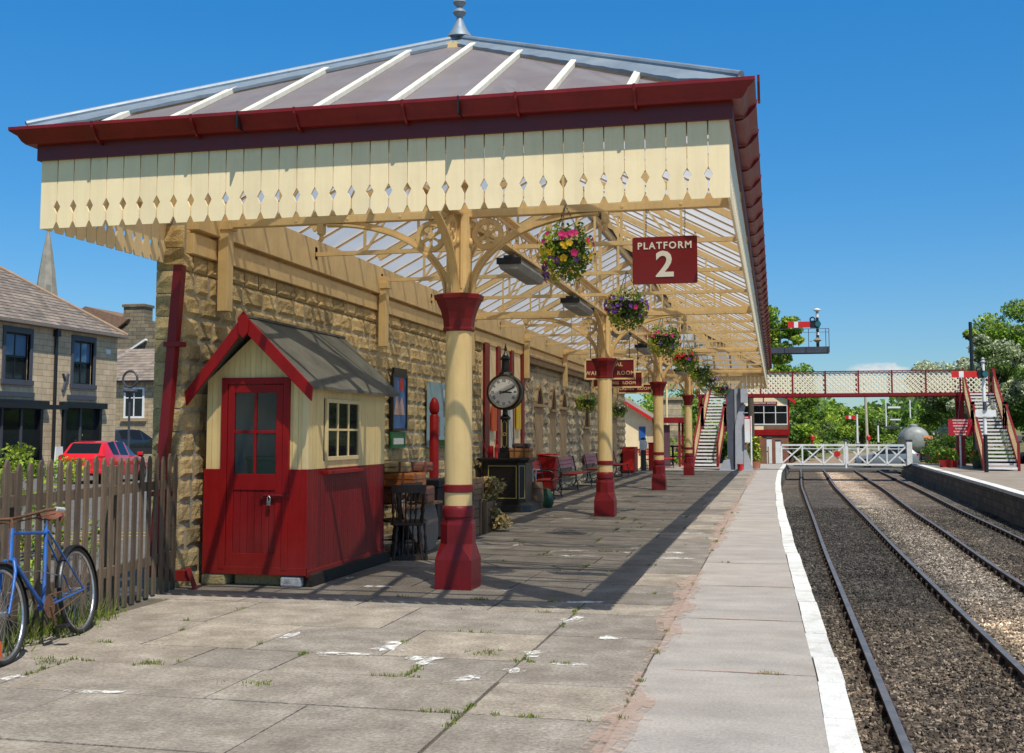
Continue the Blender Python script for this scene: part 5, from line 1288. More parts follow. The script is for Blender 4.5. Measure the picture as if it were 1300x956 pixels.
bench((-5.58, 28.0, 0), R(90), 1.25, 'short bench with curled black iron arms nearest the clock', pl, pl)
bench((-5.72, 33.0, 0), R(90), 2.7, 'long slatted bench with faded mauve backrest below the wall basket', pl, pl2, False)
bench((-5.72, 37.6, 0), R(90), 2.7, 'long bench half hidden behind the second column', pl, pl2, False)
bench((-5.72, 42.2, 0), R(90), 2.2, 'dark red bench just right of the second column', red, red, False)
bench((-5.25, 51.8, 0), R(70), 2.6, 'bright red bench in the sun past the end of the stone wall', redbright, pl, False)
T = thing('red_cabinet', 'red metal cabinet at the end of the stone wall', 'cabinet', (-5.9, 46.0, 0)); obj('body', B().box(-6.0, -5.5, 45.5, 46.6, .05, 1.05), red, T, bevel=.02); obj('door', B().box(-5.96,-5.54,45.48,45.498,.12,.98), redbright, T, bevel=.005)

# ------------------------------------------------------------------ far end of the platform
T = thing('ticket_hut', 'small cream hut with grey roof and red eaves past the stone wall', 'hut', (-6.6, 54, 0))
obj('walls', B().prism([(-8.2,52.2,0),(-5.75,52.2,0),(-5.75,52.2,2.35),(-7.0,52.2,3.1),(-8.2,52.2,2.35)], (0,3,0)), cream_b, T); obj('roof', B().prism([(-5.5,51.9,2.25),(-7.0,51.9,3.2),(-7.0,51.9,3.28),(-5.45,51.9,2.32)], (0,3.6,0)).prism([(-8.5,51.9,2.25),(-7.0,51.9,3.2),(-7.0,51.9,3.28),(-8.55,51.9,2.32)], (0,3.6,0)), slate, T)
obj('eaves_board', B().beam((-5.48,51.88,2.24),(-7.0,51.88,3.18), .03, .13).beam((-8.5,51.88,2.24),(-7.0,51.88,3.18), .03, .13), redbright, T); obj('notice', B().box(-6.1,-5.8,52.17,52.19,1.3,1.9), bluep, T)
T = thing('red_shelter', 'open red framed shelter beside the cream hut', 'shelter', (-5.1, 55.5, 0)); pieces('post', B().box(-5.72,-5.62,55,55.1,0,2.1).box(-4.55,-4.45,55,55.1,0,2.1).box(-5.72,-5.62,57,57.1,0,2.1).box(-4.55,-4.45,57,57.1,0,2.1), maroon, T); obj('roof', B().box(-5.85,-4.3,54.8,57.3,2.1,2.35), maroon, T); obj('boarding', B().box(-5.6,-4.95,55.02,55.06,0,2.0), M('purple_brown', (.09,.04,.06),.6), T)
T = thing('ticket_machine', 'black and white figure-shaped collecting post in front of the cream hut', 'collection box', (-5.55, 49.0, 0)); obj('post', B().lathe([(.12,0),(.12,.85),(.1,.88)], (-5.55,49,0), 12), black, T); obj('drum', B().lathe([(.13,.885),(.16,1.0),(.16,1.25),(.1,1.32)], (-5.55,49,0), 12), white, T, smooth=30); obj('cap', B().lathe([(.13,1.325),(.14,1.36),(.03,1.42)], (-5.55,49,0), 12), black, T)
T = thing('red_post_box', 'plain red cabinet on the platform beside the red bench', 'cabinet', (-5.3, 49.3, 0)); obj('body', B().box(-5.35,-5.05,49.2,49.6,0,1.15), redbright, T, bevel=.015); obj('top', B().box(-5.38,-5.02,49.17,49.63,1.152,1.2), red, T)
T = thing('lamp_column', 'slim cream post with dark red foot beyond the third column', 'lamp post', (-5.36, 58, 0)); obj('pole', B().cyl((-5.36,58,1.1),(-5.36,58,4.2), .06, .05, 12), cream, T, smooth=50); obj('foot', B().lathe([(.16,0),(.15,.5),(.10,.55),(.11,1.0),(.07,1.1)], (-5.36,58,0), 12), maroon, T, smooth=40); obj('lantern', B().lathe([(.05,4.2),(.16,4.35),(.2,4.65),(.05,4.8)], (-5.36,58,0), 8), black, T)
T = thing('blue_sign', 'bright blue sign board beyond the platform bushes', 'sign', (-6.1, 66, 0)); obj('board', B().box(-6.4,-5.9,65.98,66.0,2.25,2.55), M('sign_blue', (.02,.16,.62), .4), T); obj('post', B().cyl((-6.15,66.03,-.1),(-6.15,66.03,2.5), .04), darkgrey, T)
T = thing('platform_rail', 'dark timber post and rail fence behind the fourth column', 'fence', (-4.8, 57, 0)); b = B().beam((-6.2,57,.95),(-3.9,57,.95), .07, .08).beam((-6.2,57,.45),(-3.9,57,.45), .06, .07); obj('rail', b, wood_d, T)
for x in (-6.1, -5.0, -4.0): obj('post', B().box(x-.05,x+.05,57.04,57.13,0,1.0), wood_d, T)
T = thing('stone_pier', 'rough stone gate pier among the bushes behind the fourth column', 'stone pier', (-6.0, 64, 0)); b = B()
z = -.6; k = 0
while z < 3.4: b.box(-6.3+random.uniform(-.02,.02), -5.1+random.uniform(-.02,.02), 63.5, 64.6, z, z+.28, r=random.random()); z += .29
obj('shaft', b, stone_far, T, bevel=.02); obj('cap', B().box(-6.4,-5.0,63.4,64.7,3.42,3.6), dressed, T, bevel=.02)

# bracket signal (grey steel stanchion, gantry, doll and arm)
T = thing('bracket_signal', 'tall bracket signal on a grey steel pillar with a gantry and a red arm', 'railway signal', (-1.8, 50.3, 0))
b = B().box(-1.72,-1.32,50.0,50.35,0,5.0); P = obj('pillar', b, steelgrey, T, bevel=.01)
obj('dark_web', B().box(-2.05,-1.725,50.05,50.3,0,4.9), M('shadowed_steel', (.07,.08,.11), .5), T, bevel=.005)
b = B(); n = 12; vs1 = []
for i in range(n+1):
    a = math.pi/2*i/n; vs1.append((-1.70+.42*(1-math.cos(a))*1.0+0, 49.93, 1.2+1.5*math.sin(a)))
b.prism([(-1.72,49.93,0),(-1.36,49.93,0),(-1.36,49.93,2.4),(-1.25,49.93,2.75)]+[(-1.25,49.93,2.85),(-1.40,49.93,2.80),(-1.52,49.93,2.65),(-1.62,49.93,2.35),(-1.70,49.93,1.9)], (0,.06,0)); obj('curved_gusset', b, M('pale_steel', (.36,.38,.42), .5, .1), T, bevel=.004)
obj('foot_plate', B().prism([(-1.36,49.9,0),(-.95,49.9,0),(-1.34,49.9,1.25)], (0,.05,0)).prism([(-2.4,49.9,0),(-1.9,49.9,0),(-1.95,49.9,.5),(-2.2,49.9,.45)], (0,.05,0)).box(-2.4,-.95,49.85,50.5,0,.03), MATS['pale_steel'], T)
obj('junction_box', B().box(-1.45,-1.15,49.75,49.92,2.9,3.75).box(-1.42,-1.22,49.78,49.92,3.8,4.0), MATS['pale_steel'], T, bevel=.01); obj('white_box', B().box(-1.3,-1.08,49.75,49.9,1.2,2.2), white, T, bevel=.01)
b = B().box(-2.4,2.27,49.5,49.56,4.98,5.24).box(-2.4,2.27,50.24,50.3,4.98,5.24).box(-2.4,2.27,49.56,50.24,5.14,5.18)
for i in range(6): b.box(-2.2+i*.88,-2.16+i*.88,49.46,49.5,4.98,5.24)
obj('gantry', b, darkgrey, T); b = B().cyl((-2.4,49.5,6.0),(2.25,49.5,6.0),.012).cyl((1.2,49.5,5.85),(2.25,49.5,5.85),.01)
for x in (-2.3,-1.0,.25,1.42,2.12,2.25): b.cyl((x,49.5,5.24),(x,49.5,6.0),.014)
obj('handrail', b, darkgrey, T); obj('doll', B().cyl((1.80,49.8,5.18),(1.80,49.8,6.75),.065,.055,12), black, T, smooth=50); obj('doll_band', B().cyl((1.80,49.8,5.75),(1.80,49.8,5.88),.068,.068,12).cyl((1.80,49.8,6.5),(1.80,49.8,6.7),.062,.062,12), white, T)
obj('doll_cap', B().lathe([(.07,0),(.16,.06),(.16,.09),(.05,.14)], (1.80,49.8,6.75), 12), white, T); obj('balance_weight', B().cyl((1.5,49.7,5.48),(1.55,49.75,5.5),.02).lathe([(.02,-.12),(.18,0),(.02,.12)], (1.78,49.66,5.52), 10), M('rusty_plate', (.25,.2,.13), .7), T)
def arm(T, x0, x1, y, z, px):
    A = obj('signal_arm', B().box(x0,x1,y-.01,y+.01,z-.13,z+.13), redbright, T, bevel=.003); obj('white_stripe', B().box(x0+(x1-x0)*.28,x0+(x1-x0)*.46,y-.014,y-.0105,z-.13,z+.13), white, A)
    obj('spectacle', B().box(x1,px-.05,y-.02,y+.02,z-.16,z+.16).torus((px-.16,y,z+.02),(0,1,0),.12,.03,16,6).torus((px-.2,y,z+.2),(0,1,0),.1,.03,16,6), black, A); obj('lens', B().cyl((px+.02,y-.12,z),(px+.02,y-.08,z),.12,.12,16), M('signal_lens_%d' % int(x0*10), (.02,.13,.14), .2), A); obj('lamp', B().box(px-.09,px+.09,y-.07,y+.06,z-.14,z+.14), black, A)
arm(T, .58, 1.50, 49.66, 6.2, 1.80)
T = tag(obj('fire_bucket', B().lathe([(.10,0),(.14,.25),(.15,.26)], (-1.5,49.7,.03), 16), redbright), 'red bucket on the ground beside the grey signal pillar', 'bucket')

# red notices
def notice(label, x0, x1, y, z0, z1, postx, lines):
    T = thing('warning_notice', label, 'sign', ((x0+x1)/2, y, 0)); obj('board', B().box(x0,x1,y-.01,y+.01,z0,z1), M('notice_red%d' % int(y*3), (.42,.012,.025), .4), T)
    obj('post', B().cyl((postx,y+.05,0),(postx,y+.05,z1), .04), white, T); n = len(lines)
    for i, s in enumerate(lines): text(s, (z1-z0)/n*.62, sw_, T, ((x0+x1)/2, y-.014, z1-(z1-z0)*(i+.5)/n), off=.003, sx=.85)
notice('red warning notice with white lines of text on the far platform', 7.82, 8.86, 56.3, 1.48, 2.26, 8.33, ['STOP LOOK & LISTEN', 'ONLY CROSS WHEN', 'GATES ARE CLOSED', 'TO THE ROAD', 'DO NOT STOP ON', 'THE CROSSING'])
notice('red warning notice beside the grey signal pillar below the signal box', -1.72, -1.12, 53, 1.66, 2.38, -1.1, ['STOP LOOK', 'AND LISTEN', 'ONLY CROSS', 'WHEN THE', 'LINE IS CLEAR'])

# ------------------------------------------------------------------ footbridge
T = thing('footbridge', 'lattice footbridge with cream panels and dark red frames across the railway', 'footbridge', (3.5, 60.8, 0))
zd, zp = 3.56, 4.72; bx0, bx1 = -3.95, 10.55
posts = [-3.95+1.613*i for i in range(10)]
def lattice(b, x0, x1, z0, z1, y, pitch=.25, wd=.058):
    # diagonal strips both ways, clipped to the panel
    for sgn in (1, -1):
        c = x0-(z1-z0) if sgn == 1 else x0; lim = x1 if sgn == 1 else x1+(z1-z0)
        while c < lim:
            if sgn == 1: ta, tb_ = max(0, x0-c), min(z1-z0, x1-c)
            else: ta, tb_ = max(0, c-x1), min(z1-z0, c-x0)
            if tb_-ta > .03: b.beam((c+sgn*ta, y+(.006 if sgn == 1 else -.006), z0+ta), (c+sgn*tb_, y+(.006 if sgn == 1 else -.006), z0+tb_), wd, .006, (0,1,0))
            c += pitch
for yy in (60.0, 61.6):
    for i in range(len(posts)-1):
        b = B(); lattice(b, posts[i]+.03, posts[i+1]-.03, zd+.08, zp-.03, yy); 
        if not (i == 0 and yy < 61) and not (i == 8 and yy < 61): obj('lattice_panel', b, MATS['lattice_cream'], T)
    for i, x in enumerate(posts):
        obj('parapet_post', B().box(x-.035,x+.035,yy-.04,yy+.04,zd-.05,zp+.05), maroon, T)
obj('girder', B().box(bx0,bx1,59.94,60.06,zd-.10,zd+.06).box(bx0,bx1,61.54,61.66,zd-.10,zd+.06), maroon, T); obj('handrail', B().box(posts[1],posts[8],59.94,60.06,zp-.02,zp+.03).box(bx0,bx1,61.54,61.66,zp-.02,zp+.03), maroon_d, T)
obj('deck', B().box(bx0,bx1,60.06,61.54,zd-.04,zd), darkgrey, T)
def stairs(T, xa, ya, xb, yb, wd, z0, z1, tread_m):
    d = Vector((xb-xa, yb-ya, 0)); ln = d.length; d.normalize(); s = Vector((d.y, -d.x, 0)); n = 22; tr = B(); no = B()
    segs = [(0, .45, 0, .5), (.45, .55, .5, .5), (.55, 1, .5, 1)]
    def zz(u):
        for a, c, p, q in segs:
            if u <= c: return z0+(z1-z0)*(p+(q-p)*(u-a)/(c-a))
        return z1
    k = 0; N2 = 11
    for (a, c, p, q) in (segs[0], segs[2]):
        for i in range(N2):
            u = a+(c-a)*(i+.5)/N2; z = z0+(z1-z0)*(p+(q-p)*(i+1)/N2); P = Vector((xa, ya, 0))+d*ln*u; g = ln*(c-a)/N2/2+.02
            tr.beam(P-s*wd/2+Vector((0,0,z-.03)), P+s*wd/2+Vector((0,0,z-.03)), 2*g, .04)
            F = P-d*(g+.004); no.beam(F-s*wd/2+Vector((0,0,z-.045)), F+s*wd/2+Vector((0,0,z-.045)), .015, .085)
    P = Vector((xa, ya, 0))+d*ln*.5; tr.beam(P-s*wd/2+Vector((0,0,z0+(z1-z0)*.5-.03)), P+s*wd/2+Vector((0,0,z0+(z1-z0)*.5-.03)), ln*.1, .04)
    pieces('tread', tr, maroon_d, T); pieces('white_nosing', no, white, T)
    for sg in (-1, 1):
        b = B(); r = B(); l = B()
        for (a, c, p, q) in segs:
            A = Vector((xa,ya,z0+(z1-z0)*p))+d*ln*a+s*sg*(wd/2+.04); C = Vector((xa,ya,z0+(z1-z0)*q))+d*ln*c+s*sg*(wd/2+.04)
            b.beam(A+Vector((0,0,.05)), C+Vector((0,0,.05)), .06, .26); r.beam(A+Vector((0,0,1.12)), C+Vector((0,0,1.12)), .08, .08)
            m = max(2, int((C-A).length/.16))
            for i in range(m):
                for s2 in (1, -1):
                    p0 = A+(C-A)*i/m; p1 = A+(C-A)*min(1, (i+5)/m) if i+5 <= m else None
                    if p1 is None: continue
                    if s2 == 1: l.beam(p0+Vector((0,0,.2)), p1+Vector((0,0,1.08)), .035, .006, s)
                    else: l.beam(p0+Vector((0,0,1.08)), p1+Vector((0,0,.2)), .035, .006, s)
            for e_ in (A, C): r.box(e_.x-.05, e_.x+.05, e_.y-.05, e_.y+.05, e_.z-.1, e_.z+1.25)
        obj('stringer', b, maroon, T); obj('stair_handrail', r, maroon, T); obj('stair_lattice', l, cream_t, T)
stairs(T, 9.30, 52.0, 9.80, 60.0, 1.30, 0, zd, white)
stairs(T, -3.25, 54.6, -2.75, 60.0, 1.05, 0, zd, white)
obj('trestle', B().box(8.9,9.1,59.95,60.15,0,zd-.1).box(8.9,9.1,61.4,61.6,0,zd-.1).beam((9,60.05,.3),(9,61.5,3.3),.06,.08).beam((9,60.05,3.3),(9,61.5,.3),.06,.08).beam((8.6,60,0),(9.0,60.05,3.4),.12,.12).box(-3.9,-3.7,59.95,60.15,0,zd-.1), maroon, T)
b = B()
for i in range(9):
    x = -3.0+i*.28; b.cyl((x,59.9,zd+.05),(x,59.9,zd+.24),.018,.012,6).ball((x,59.9,zd+.28),.045,.02,.06,6,4)
# signal on the far platform
T = thing('platform_signal', 'semaphore signal on a black and white post at the foot of the far stairs', 'railway signal', (8.4, 50.2, 0))
obj('lower_post', B().cyl((8.4,50.2,0),(8.4,50.2,1.55),.085,.08,14), black, T, smooth=50); obj('upper_post', B().cyl((8.4,50.2,1.551),(8.4,50.2,4.5),.075,.06,14), white, T, smooth=50); obj('post_cap', B().lathe([(.08,0),(.11,.04),(.06,.12),(.08,.16),(.02,.24)], (8.4,50.2,4.5), 12), steelgrey, T, smooth=40)
obj('name_plate', B().box(8.02,8.82,50.09,50.11,2.28,2.55), white, T); obj('bracket', B().tube([(8.4,50.1,2.6),(8.6,50.1,2.8),(8.55,50.1,3.0)],.03,6).cyl((8.4,50.1,2.55),(8.4,50.1,2.9),.09,.07,10), darkgrey, T)
arm(T, 7.14, 8.17, 50.05, 4.03, 8.42)
T = tag(obj('black_pole', B().cyl((9.97,62.6,0),(9.92,62.6,7.35),.10,.085,12), black, smooth=50), 'tall plain black pole rising behind the right end of the footbridge', 'pole')
T = tag(obj('telegraph_pole', B().cyl((7.1,95,-.7),(7.0,95,5.8),.13,.10,12), M('cream_pole', (.5,.45,.35), .7, .2)), 'pale post standing beyond the crossing gates left of the tank wagon', 'pole')
# flower tubs on the far platform
def tub(loc, label, m, fm, leafs, seed, rad=.3, h=.35, fh=.5, n=350):
    t_ = thing('flower_tub', label, 'flower tub', loc); obj('tub', B().lathe([(rad*.8,0),(rad,h),(rad*1.05,h),(rad*.9,h-.03)], (0,0,0), 14), m, t_, local=True, smooth=40)
    def fn(n, g): u = g.random(n); a = g.uniform(0,6.28,n); r = rad*1.25*np.sqrt(g.random(n))*(1-u*.5); return np.stack([r*np.cos(a), r*np.sin(a), h+u*fh], 1)
    q, P = leafcloud(n, fn, .12, seed=seed); leaf_obj('foliage', q, leafs, np.random.default_rng(seed).integers(0, len(leafs), n), t_)
    def f2(n, g): a = g.uniform(0,6.28,n); return np.stack([rad*np.cos(a), rad*np.sin(a), h+g.random(n)*fh], 1)
    pieces('flower', petals(14, f2, .07, seed), fm, t_, k=5, local=True)
tub((7.75,57.2,0), 'red tub with dark leaves left of the red warning notice', redbright, flower_r, [leaf_d, leaf_a], 1)
tub((8.15,57.9,0), 'second red tub just behind the warning notice post', redbright, flower_m, [leaf_a, leaf_b], 2)
tub((9.05,55.5,0), 'dark green trough with red geraniums by the far stairs', greend, flower_r, [leaf_d, leaf_a], 3, rad=.4)
tub((-.98,53.6,0), 'terracotta tub with tall lime green plant beside the grey signal pillar', M('terracotta', (.4,.15,.08), .8), flower_y, [leaf_y, leaf_b], 4, fh=1.1, n=700)

# ------------------------------------------------------------------ level crossing gates
gy = 78.0; gz0, gz1 = -.50, .88
def gate(x0, x1, label):
    T = thing('crossing_gate', label, 'gate', (x0, gy, -.7), group='white level crossing gates')
    b = B().box(x0,x1,gy-.05,gy+.05,gz1-.12,gz1).box(x0,x1,gy-.05,gy+.05,gz0,gz0+.12).box(x0,x1,gy-.03,gy+.03,gz1-.32,gz1-.27); obj('rail', b, white, T)
    n = 3; w_ = (x1-x0)/n
    b = B(); c = B()
    for i in range(n+1): x = x0+w_*i; b.box(x-.05,x+.05,gy-.04,gy+.04,gz0+.12,gz1-.12)
    for i in range(n):
        a = x0+w_*i; c.beam((a,gy-.05,gz0+.1),(a+w_,gy-.05,gz1-.1),.09,.03,(0,1,0)); c.beam((a,gy+.05,gz1-.1),(a+w_,gy+.05,gz0+.1),.09,.03,(0,1,0))
    obj('upright', b, white, T); obj('cross_brace', c, white, T)
    return T
g1 = gate(.35, 4.35, 'left leaf of the white crossing gates with X bracing'); g2 = gate(4.55, 8.25, 'right leaf of the white crossing gates with X bracing')
for g, x in ((g1, 2.35), (g2, 5.9)):
    obj('warning_lamp', B().cyl((x,gy,gz1),(x,gy,gz1+.25),.03).lathe([(.04,.22),(.13,.3),(.13,.5),(.04,.62)], (x,gy,gz1), 10), redbright, g, smooth=30)
obj('red_target', B().cyl((3.9,gy-.1,.25),(3.9,gy-.08,.25),.2,.2,20), redbright, g1)
for x, lab in ((-.45, 'left white timber gate post with dark cap'), (.12, 'shorter white gate post hung with the left gate leaf'), (8.4, 'white gate post at the right end of the crossing gates'), (4.45, 'slim centre stop post where the two gate leaves meet')):
    T = thing('gate_post', lab, 'gate post', (x, gy, -.7)); h = 1.35 if x < 0 else 1.2; wd = .17 if x != 4.45 else .06
    obj('timber', B().box(x-wd,x+wd,gy-wd,gy+wd,-.7,h-.12), white if x != 4.45 else white, T, bevel=.02); obj('cap', B().box(x-wd-.03,x+wd+.03,gy-wd-.03,gy+wd+.03,h-.12,h), darkgrey, T, bevel=.02)
# small picket fence by the signal box
T = thing('garden_railing', 'dark wooden paling fence below the signal box', 'fence', (-1.3, 77.5, -.3)); b = B()
for i in range(16): b.box(-2.5+i*.13,-2.43+i*.13,77.5,77.53,-.5,.62+.1*(i % 2))
obj('pales', b, wood_b, T); obj('rail', B().box(-2.6,-.5,77.53,77.58,.35,.43), wood_b, T)
T = thing('black_post', 'thin black post with a dark lamp in front of the signal box', 'post', (-1.55, 66, 0)); obj('pole', B().cyl((-1.5,70,-.5),(-1.5,70,2.35),.05), black, T); obj('lamp', B().box(-1.85,-1.62,69.9,70.1,1.2,2.4), darkgrey, T)

# ------------------------------------------------------------------ signal box
T = thing('signal_box', 'signal box with white-framed windows, cream gable and red trim on a brick base', 'signal box', (-.6, 86, -.7))
sx0, sx1, sy0, sy1 = -2.55, 1.05, 84.0, 88.5
sx1 = .92
obj('brick_base', B().box(sx0+.05,sx1-.05,sy0+.05,sy1,-.8,1.45), brickwall_x, T); obj('floor_band', B().box(sx0-.05,sx1+.05,sy0-.05,sy1+.05,1.455,1.85), red, T, bevel=.01)
obj('cabin_wall', B().box(sx0,sx1,sy0+.03,sy1,1.855,2.22).box(sx0,sx1,sy1-.1,sy1,2.2,3.9).prism([(sx0,sy0+.03,3.62),(sx1,sy0+.03,3.62),(sx1,sy0+.03,3.95),((sx0+sx1)/2,sy0+.03,5.2),(sx0,sy0+.03,3.95)], (0,.1,0)), cream_b, T)
obj('cabin_inside', B().box(sx0+.1,sx1-.1,sy0+1.8,sy0+1.9,1.86,3.9), M('dark_interior', (.05,.045,.04), .9), T)
wn = B(); n = 4; ww = (sx1-sx0-.2)/n
for i in range(n+1): wn.box(sx0+.1+i*ww-.03,sx0+.1+i*ww+.03,sy0-.01,sy0+.04,2.22,3.62)
wn.box(sx0,sx1,sy0-.012,sy0+.04,2.2,2.28).box(sx0,sx1,sy0-.012,sy0+.04,3.56,3.62).box(sx0,sx1,sy0-.008,sy0+.03,3.05,3.09)
WN = obj('window', wn, white, T); obj('pane', B().box(sx0+.05,sx1-.05,sy0+.01,sy0+.02,2.22,3.6), glassmat('cabin_glass', (.5,.55,.6), .7, .05, (.02,.02,.02), .25), WN)
ws = B()
for i in range(4): ws.box(sx1-.03,sx1+.02,sy0+.1+i*1.3,sy0+.2+i*1.3,2.2,3.6)
WS = obj('side_window', ws.box(sx1-.03,sx1+.02,sy0,sy1,2.2,2.28), white, T); obj('pane', B().box(sx1-.01,sx1,sy0+.1,sy1-.2,2.25,3.6), shopglass, WS)
obj('corner_post', B().box(sx0-.04,sx0+.06,sy0-.04,sy0+.06,1.85,3.95).box(sx1-.06,sx1+.04,sy0-.04,sy0+.06,1.85,3.95).box((sx0+sx1)/2-.03,(sx0+sx1)/2+.03,sy0-.01,sy0+.02,3.66,5.1), red, T)
xm = (sx0+sx1)/2
obj('roof', B().prism([(sx0-.5,sy0-.15,3.75),(xm,sy0-.15,5.4),(sx1+.5,sy0-.15,3.75),(sx1+.5,sy0-.15,3.83),(xm,sy0-.15,5.5),(sx0-.5,sy0-.15,3.83)], (0,5.1,0)), slate, T); obj('bargeboard', B().beam((sx0-.5,sy0-.18,3.78),(xm,sy0-.18,5.42),.05,.2).beam((sx1+.5,sy0-.18,3.78),(xm,sy0-.18,5.42),.05,.2), redbright, T)
NB = obj('name_board', B().box(xm-.95,xm+.95,sy0-.06,sy0-.02,3.64,3.86), signred, T); text('RAMSBOTTOM  STATION', .15, sw_, NB, (xm, sy0-.065, 3.75), off=.002)
obj('sill_panel', B().box(xm,sx1-.1,sy0-.02,sy0+.02,1.9,2.15), wood_b, T); obj('lamp', B().box(sx0+.25,sx0+.5,sy0-.35,sy0-.1,4.15,4.4), black, T)

# distant signals
def dsig(x, y, z0, z1, label, armx=None, post=white):
    T = thing('distant_signal', label, 'railway signal', (x, y, z0)); obj('post', B().cyl((x,y,z0),(x,y,z1),.11,.08,10), post, T); obj('cap', B().lathe([(.1,0),(.14,.08),(.02,.3)], (x,y,z1), 8), black, T)
    if armx: A = obj('signal_arm', B().box(x-armx,x-.1,y-.12,y-.1,z1-.45,z1-.15), redbright, T); obj('white_stripe', B().box(x-armx*.7,x-armx*.5,y-.125,y-.121,z1-.45,z1-.15), white, A)
    obj('band', B().cyl((x,y,z0+1.2),(x,y,z0+1.5),.13,.13,10), black, T)
    return T
dsig(7.0, 105, -.8, 3.3, 'white signal post with a small red arm seen above the gates', 1.0)
dsig(10.0, 120, -.8, 2.4, 'plain short white post between the two far signals')
T = thing('far_bracket_signal', 'far white bracket signal with two dolls on a dark platform', 'railway signal', (13.2, 130, -.8)); obj('post', B().cyl((13.2,130,-.8),(13.2,130,2.1),.14,.12,10), steelgrey, T); obj('platform', B().box(11.4,14.6,129.8,130.2,2.1,2.35), darkgrey, T)
obj('doll', B().cyl((11.7,130,2.35),(11.7,130,5.2),.08,.07,8).cyl((14.2,130,2.35),(14.2,130,5.2),.08,.07,8), white, T); obj('signal_arm', B().box(11.9,13.2,129.8,129.82,4.3,4.5).box(12.1,13.2,129.8,129.82,3.0,3.15), white, T)

# ------------------------------------------------------------------ tank wagon, sheds beyond
T = thing('tank_wagon', 'pale grey rounded tank wagon standing right of the line beyond the gates', 'tank wagon', (11.15, 100, -.7))
b = B(); prof = [(0.02,-1.0),(.6,-.95),(1.05,-.75),(1.25,-.4),(1.3,0),(1.3,4),(1.2,4.3),(.6,4.6)]
b.lathe(prof, (0,0,0), 24); b.mat4(Matrix.Translation((11.15,98.5,1.05)) @ Matrix.Scale(.84, 4) @ Matrix.Rotation(R(-90), 4, 'X')); obj('tank', b, tankgrey, T, smooth=50)
b = B()
for i in range(5): b.torus((11.15, 98.5+i*.76, 1.05), (0,1,0), 1.10, .02, 28, 5)
obj('strap', b, M('tank_strap', (.16,.17,.16), .6), T); obj('underframe', B().box(10.2,12.1,97.8,102.4,-.3,.0), black, T); obj('dome', B().lathe([(.35,0),(.35,.2),(.1,.28)], (11.15,100,2.1), 12), tankgrey, T)
for x in (10.45, 11.85):
    for y in (98.5, 101.8): obj('wheel', B().cyl((x-.06,y,-.35),(x+.06,y,-.35),.4,.4,20), black, T)
T = thing('flat_wagon', 'low dark roofed van body right of the tank wagon', 'railway van', (15.5, 104, -.6)); obj('body', B().box(12.3,20,102.5,105.5,-.6,.95), M('van_cream', (.42,.36,.26), .7, .2), T); obj('roof', B().prism([(12.0,102.3,.955),(20.3,102.3,.955),(20.1,102.3,1.4),(12.2,102.3,1.4)], (0,3.4,0)), M('van_roof', (.12,.12,.125), .8), T); obj('door', B().box(13.6,15.2,102.45,102.49,-.4,.8), M('van_brown', (.12,.07,.05), .7), T)
T = thing('lineside_shed', 'low shed with orange tiled roof behind the dark hedge', 'shed', (12.2, 88, -.5)); obj('walls', B().box(10.8,14.5,87,90,-.6,.85), brickwall_x, T); obj('roof', B().prism([(10.5,86.8,.86),(14.8,86.8,.86),(14.8,88.5,1.35),(10.5,88.5,1.35)], (0,0,.06)), orange_tile, T)

# ------------------------------------------------------------------ picket fence and bicycle
FP = [Vector((-5.42, 5.6, 0)), Vector((-5.66, 7.6, 0)), Vector((-6.08, 10.86, 0))]
T = thing('picket_fence', 'weathered brown picket fence beside the bicycle at the platform end', 'fence', (-5.75, 8.5, 0))
def fpt(s):
    l0 = (FP[1]-FP[0]).length
    return FP[0]+(FP[1]-FP[0])*s/l0 if s < l0 else FP[1]+(FP[2]-FP[1]).normalized()*(s-l0)
tot = (FP[1]-FP[0]).length+(FP[2]-FP[1]).length
s = .05; random.seed(5); i = 0
while s < tot:
    p = fpt(s); d = (fpt(s+.01)-p).normalized(); nn = Vector((d.y, -d.x, 0)); h = 1.385+random.uniform(-.02,.02); hw_ = .036+random.uniform(-.003,.004); ln = random.uniform(-.012,.012); zb_ = random.uniform(-.03, .02)
    b = B(); pr_ = [(-hw_,zb_),(hw_,zb_),(hw_+ln,h-.06),(hw_*.45+ln,h-.012),(ln,h),(-hw_*.45+ln,h-.012),(-hw_+ln,h-.06)]
    b.prism([p+nn*.02+d*a+Vector((0,0,z)) for a, z in pr_], nn*-.02, r=random.random()); obj('picket', b, wood_f, T, bevel=.003)
    s += .160+random.uniform(-.007,.007); i += 1
b = B()
for z in (.35, 1.08):
    for a, c in zip(FP, FP[1:]):
        d = (c-a).normalized(); nn = Vector((d.y, -d.x, 0)); b.beam(a-nn*.025+Vector((0,0,z)), c-nn*.025+Vector((0,0,z)), .045, .085)
obj('rail', b, wood_f, T)
for s in (.4, 2.2, 4.0):
    p = fpt(s); obj('post', B().box(p.x-.16,p.x-.06,p.y-.05,p.y+.05,-.1,1.3), wood_f, T, bevel=.006)

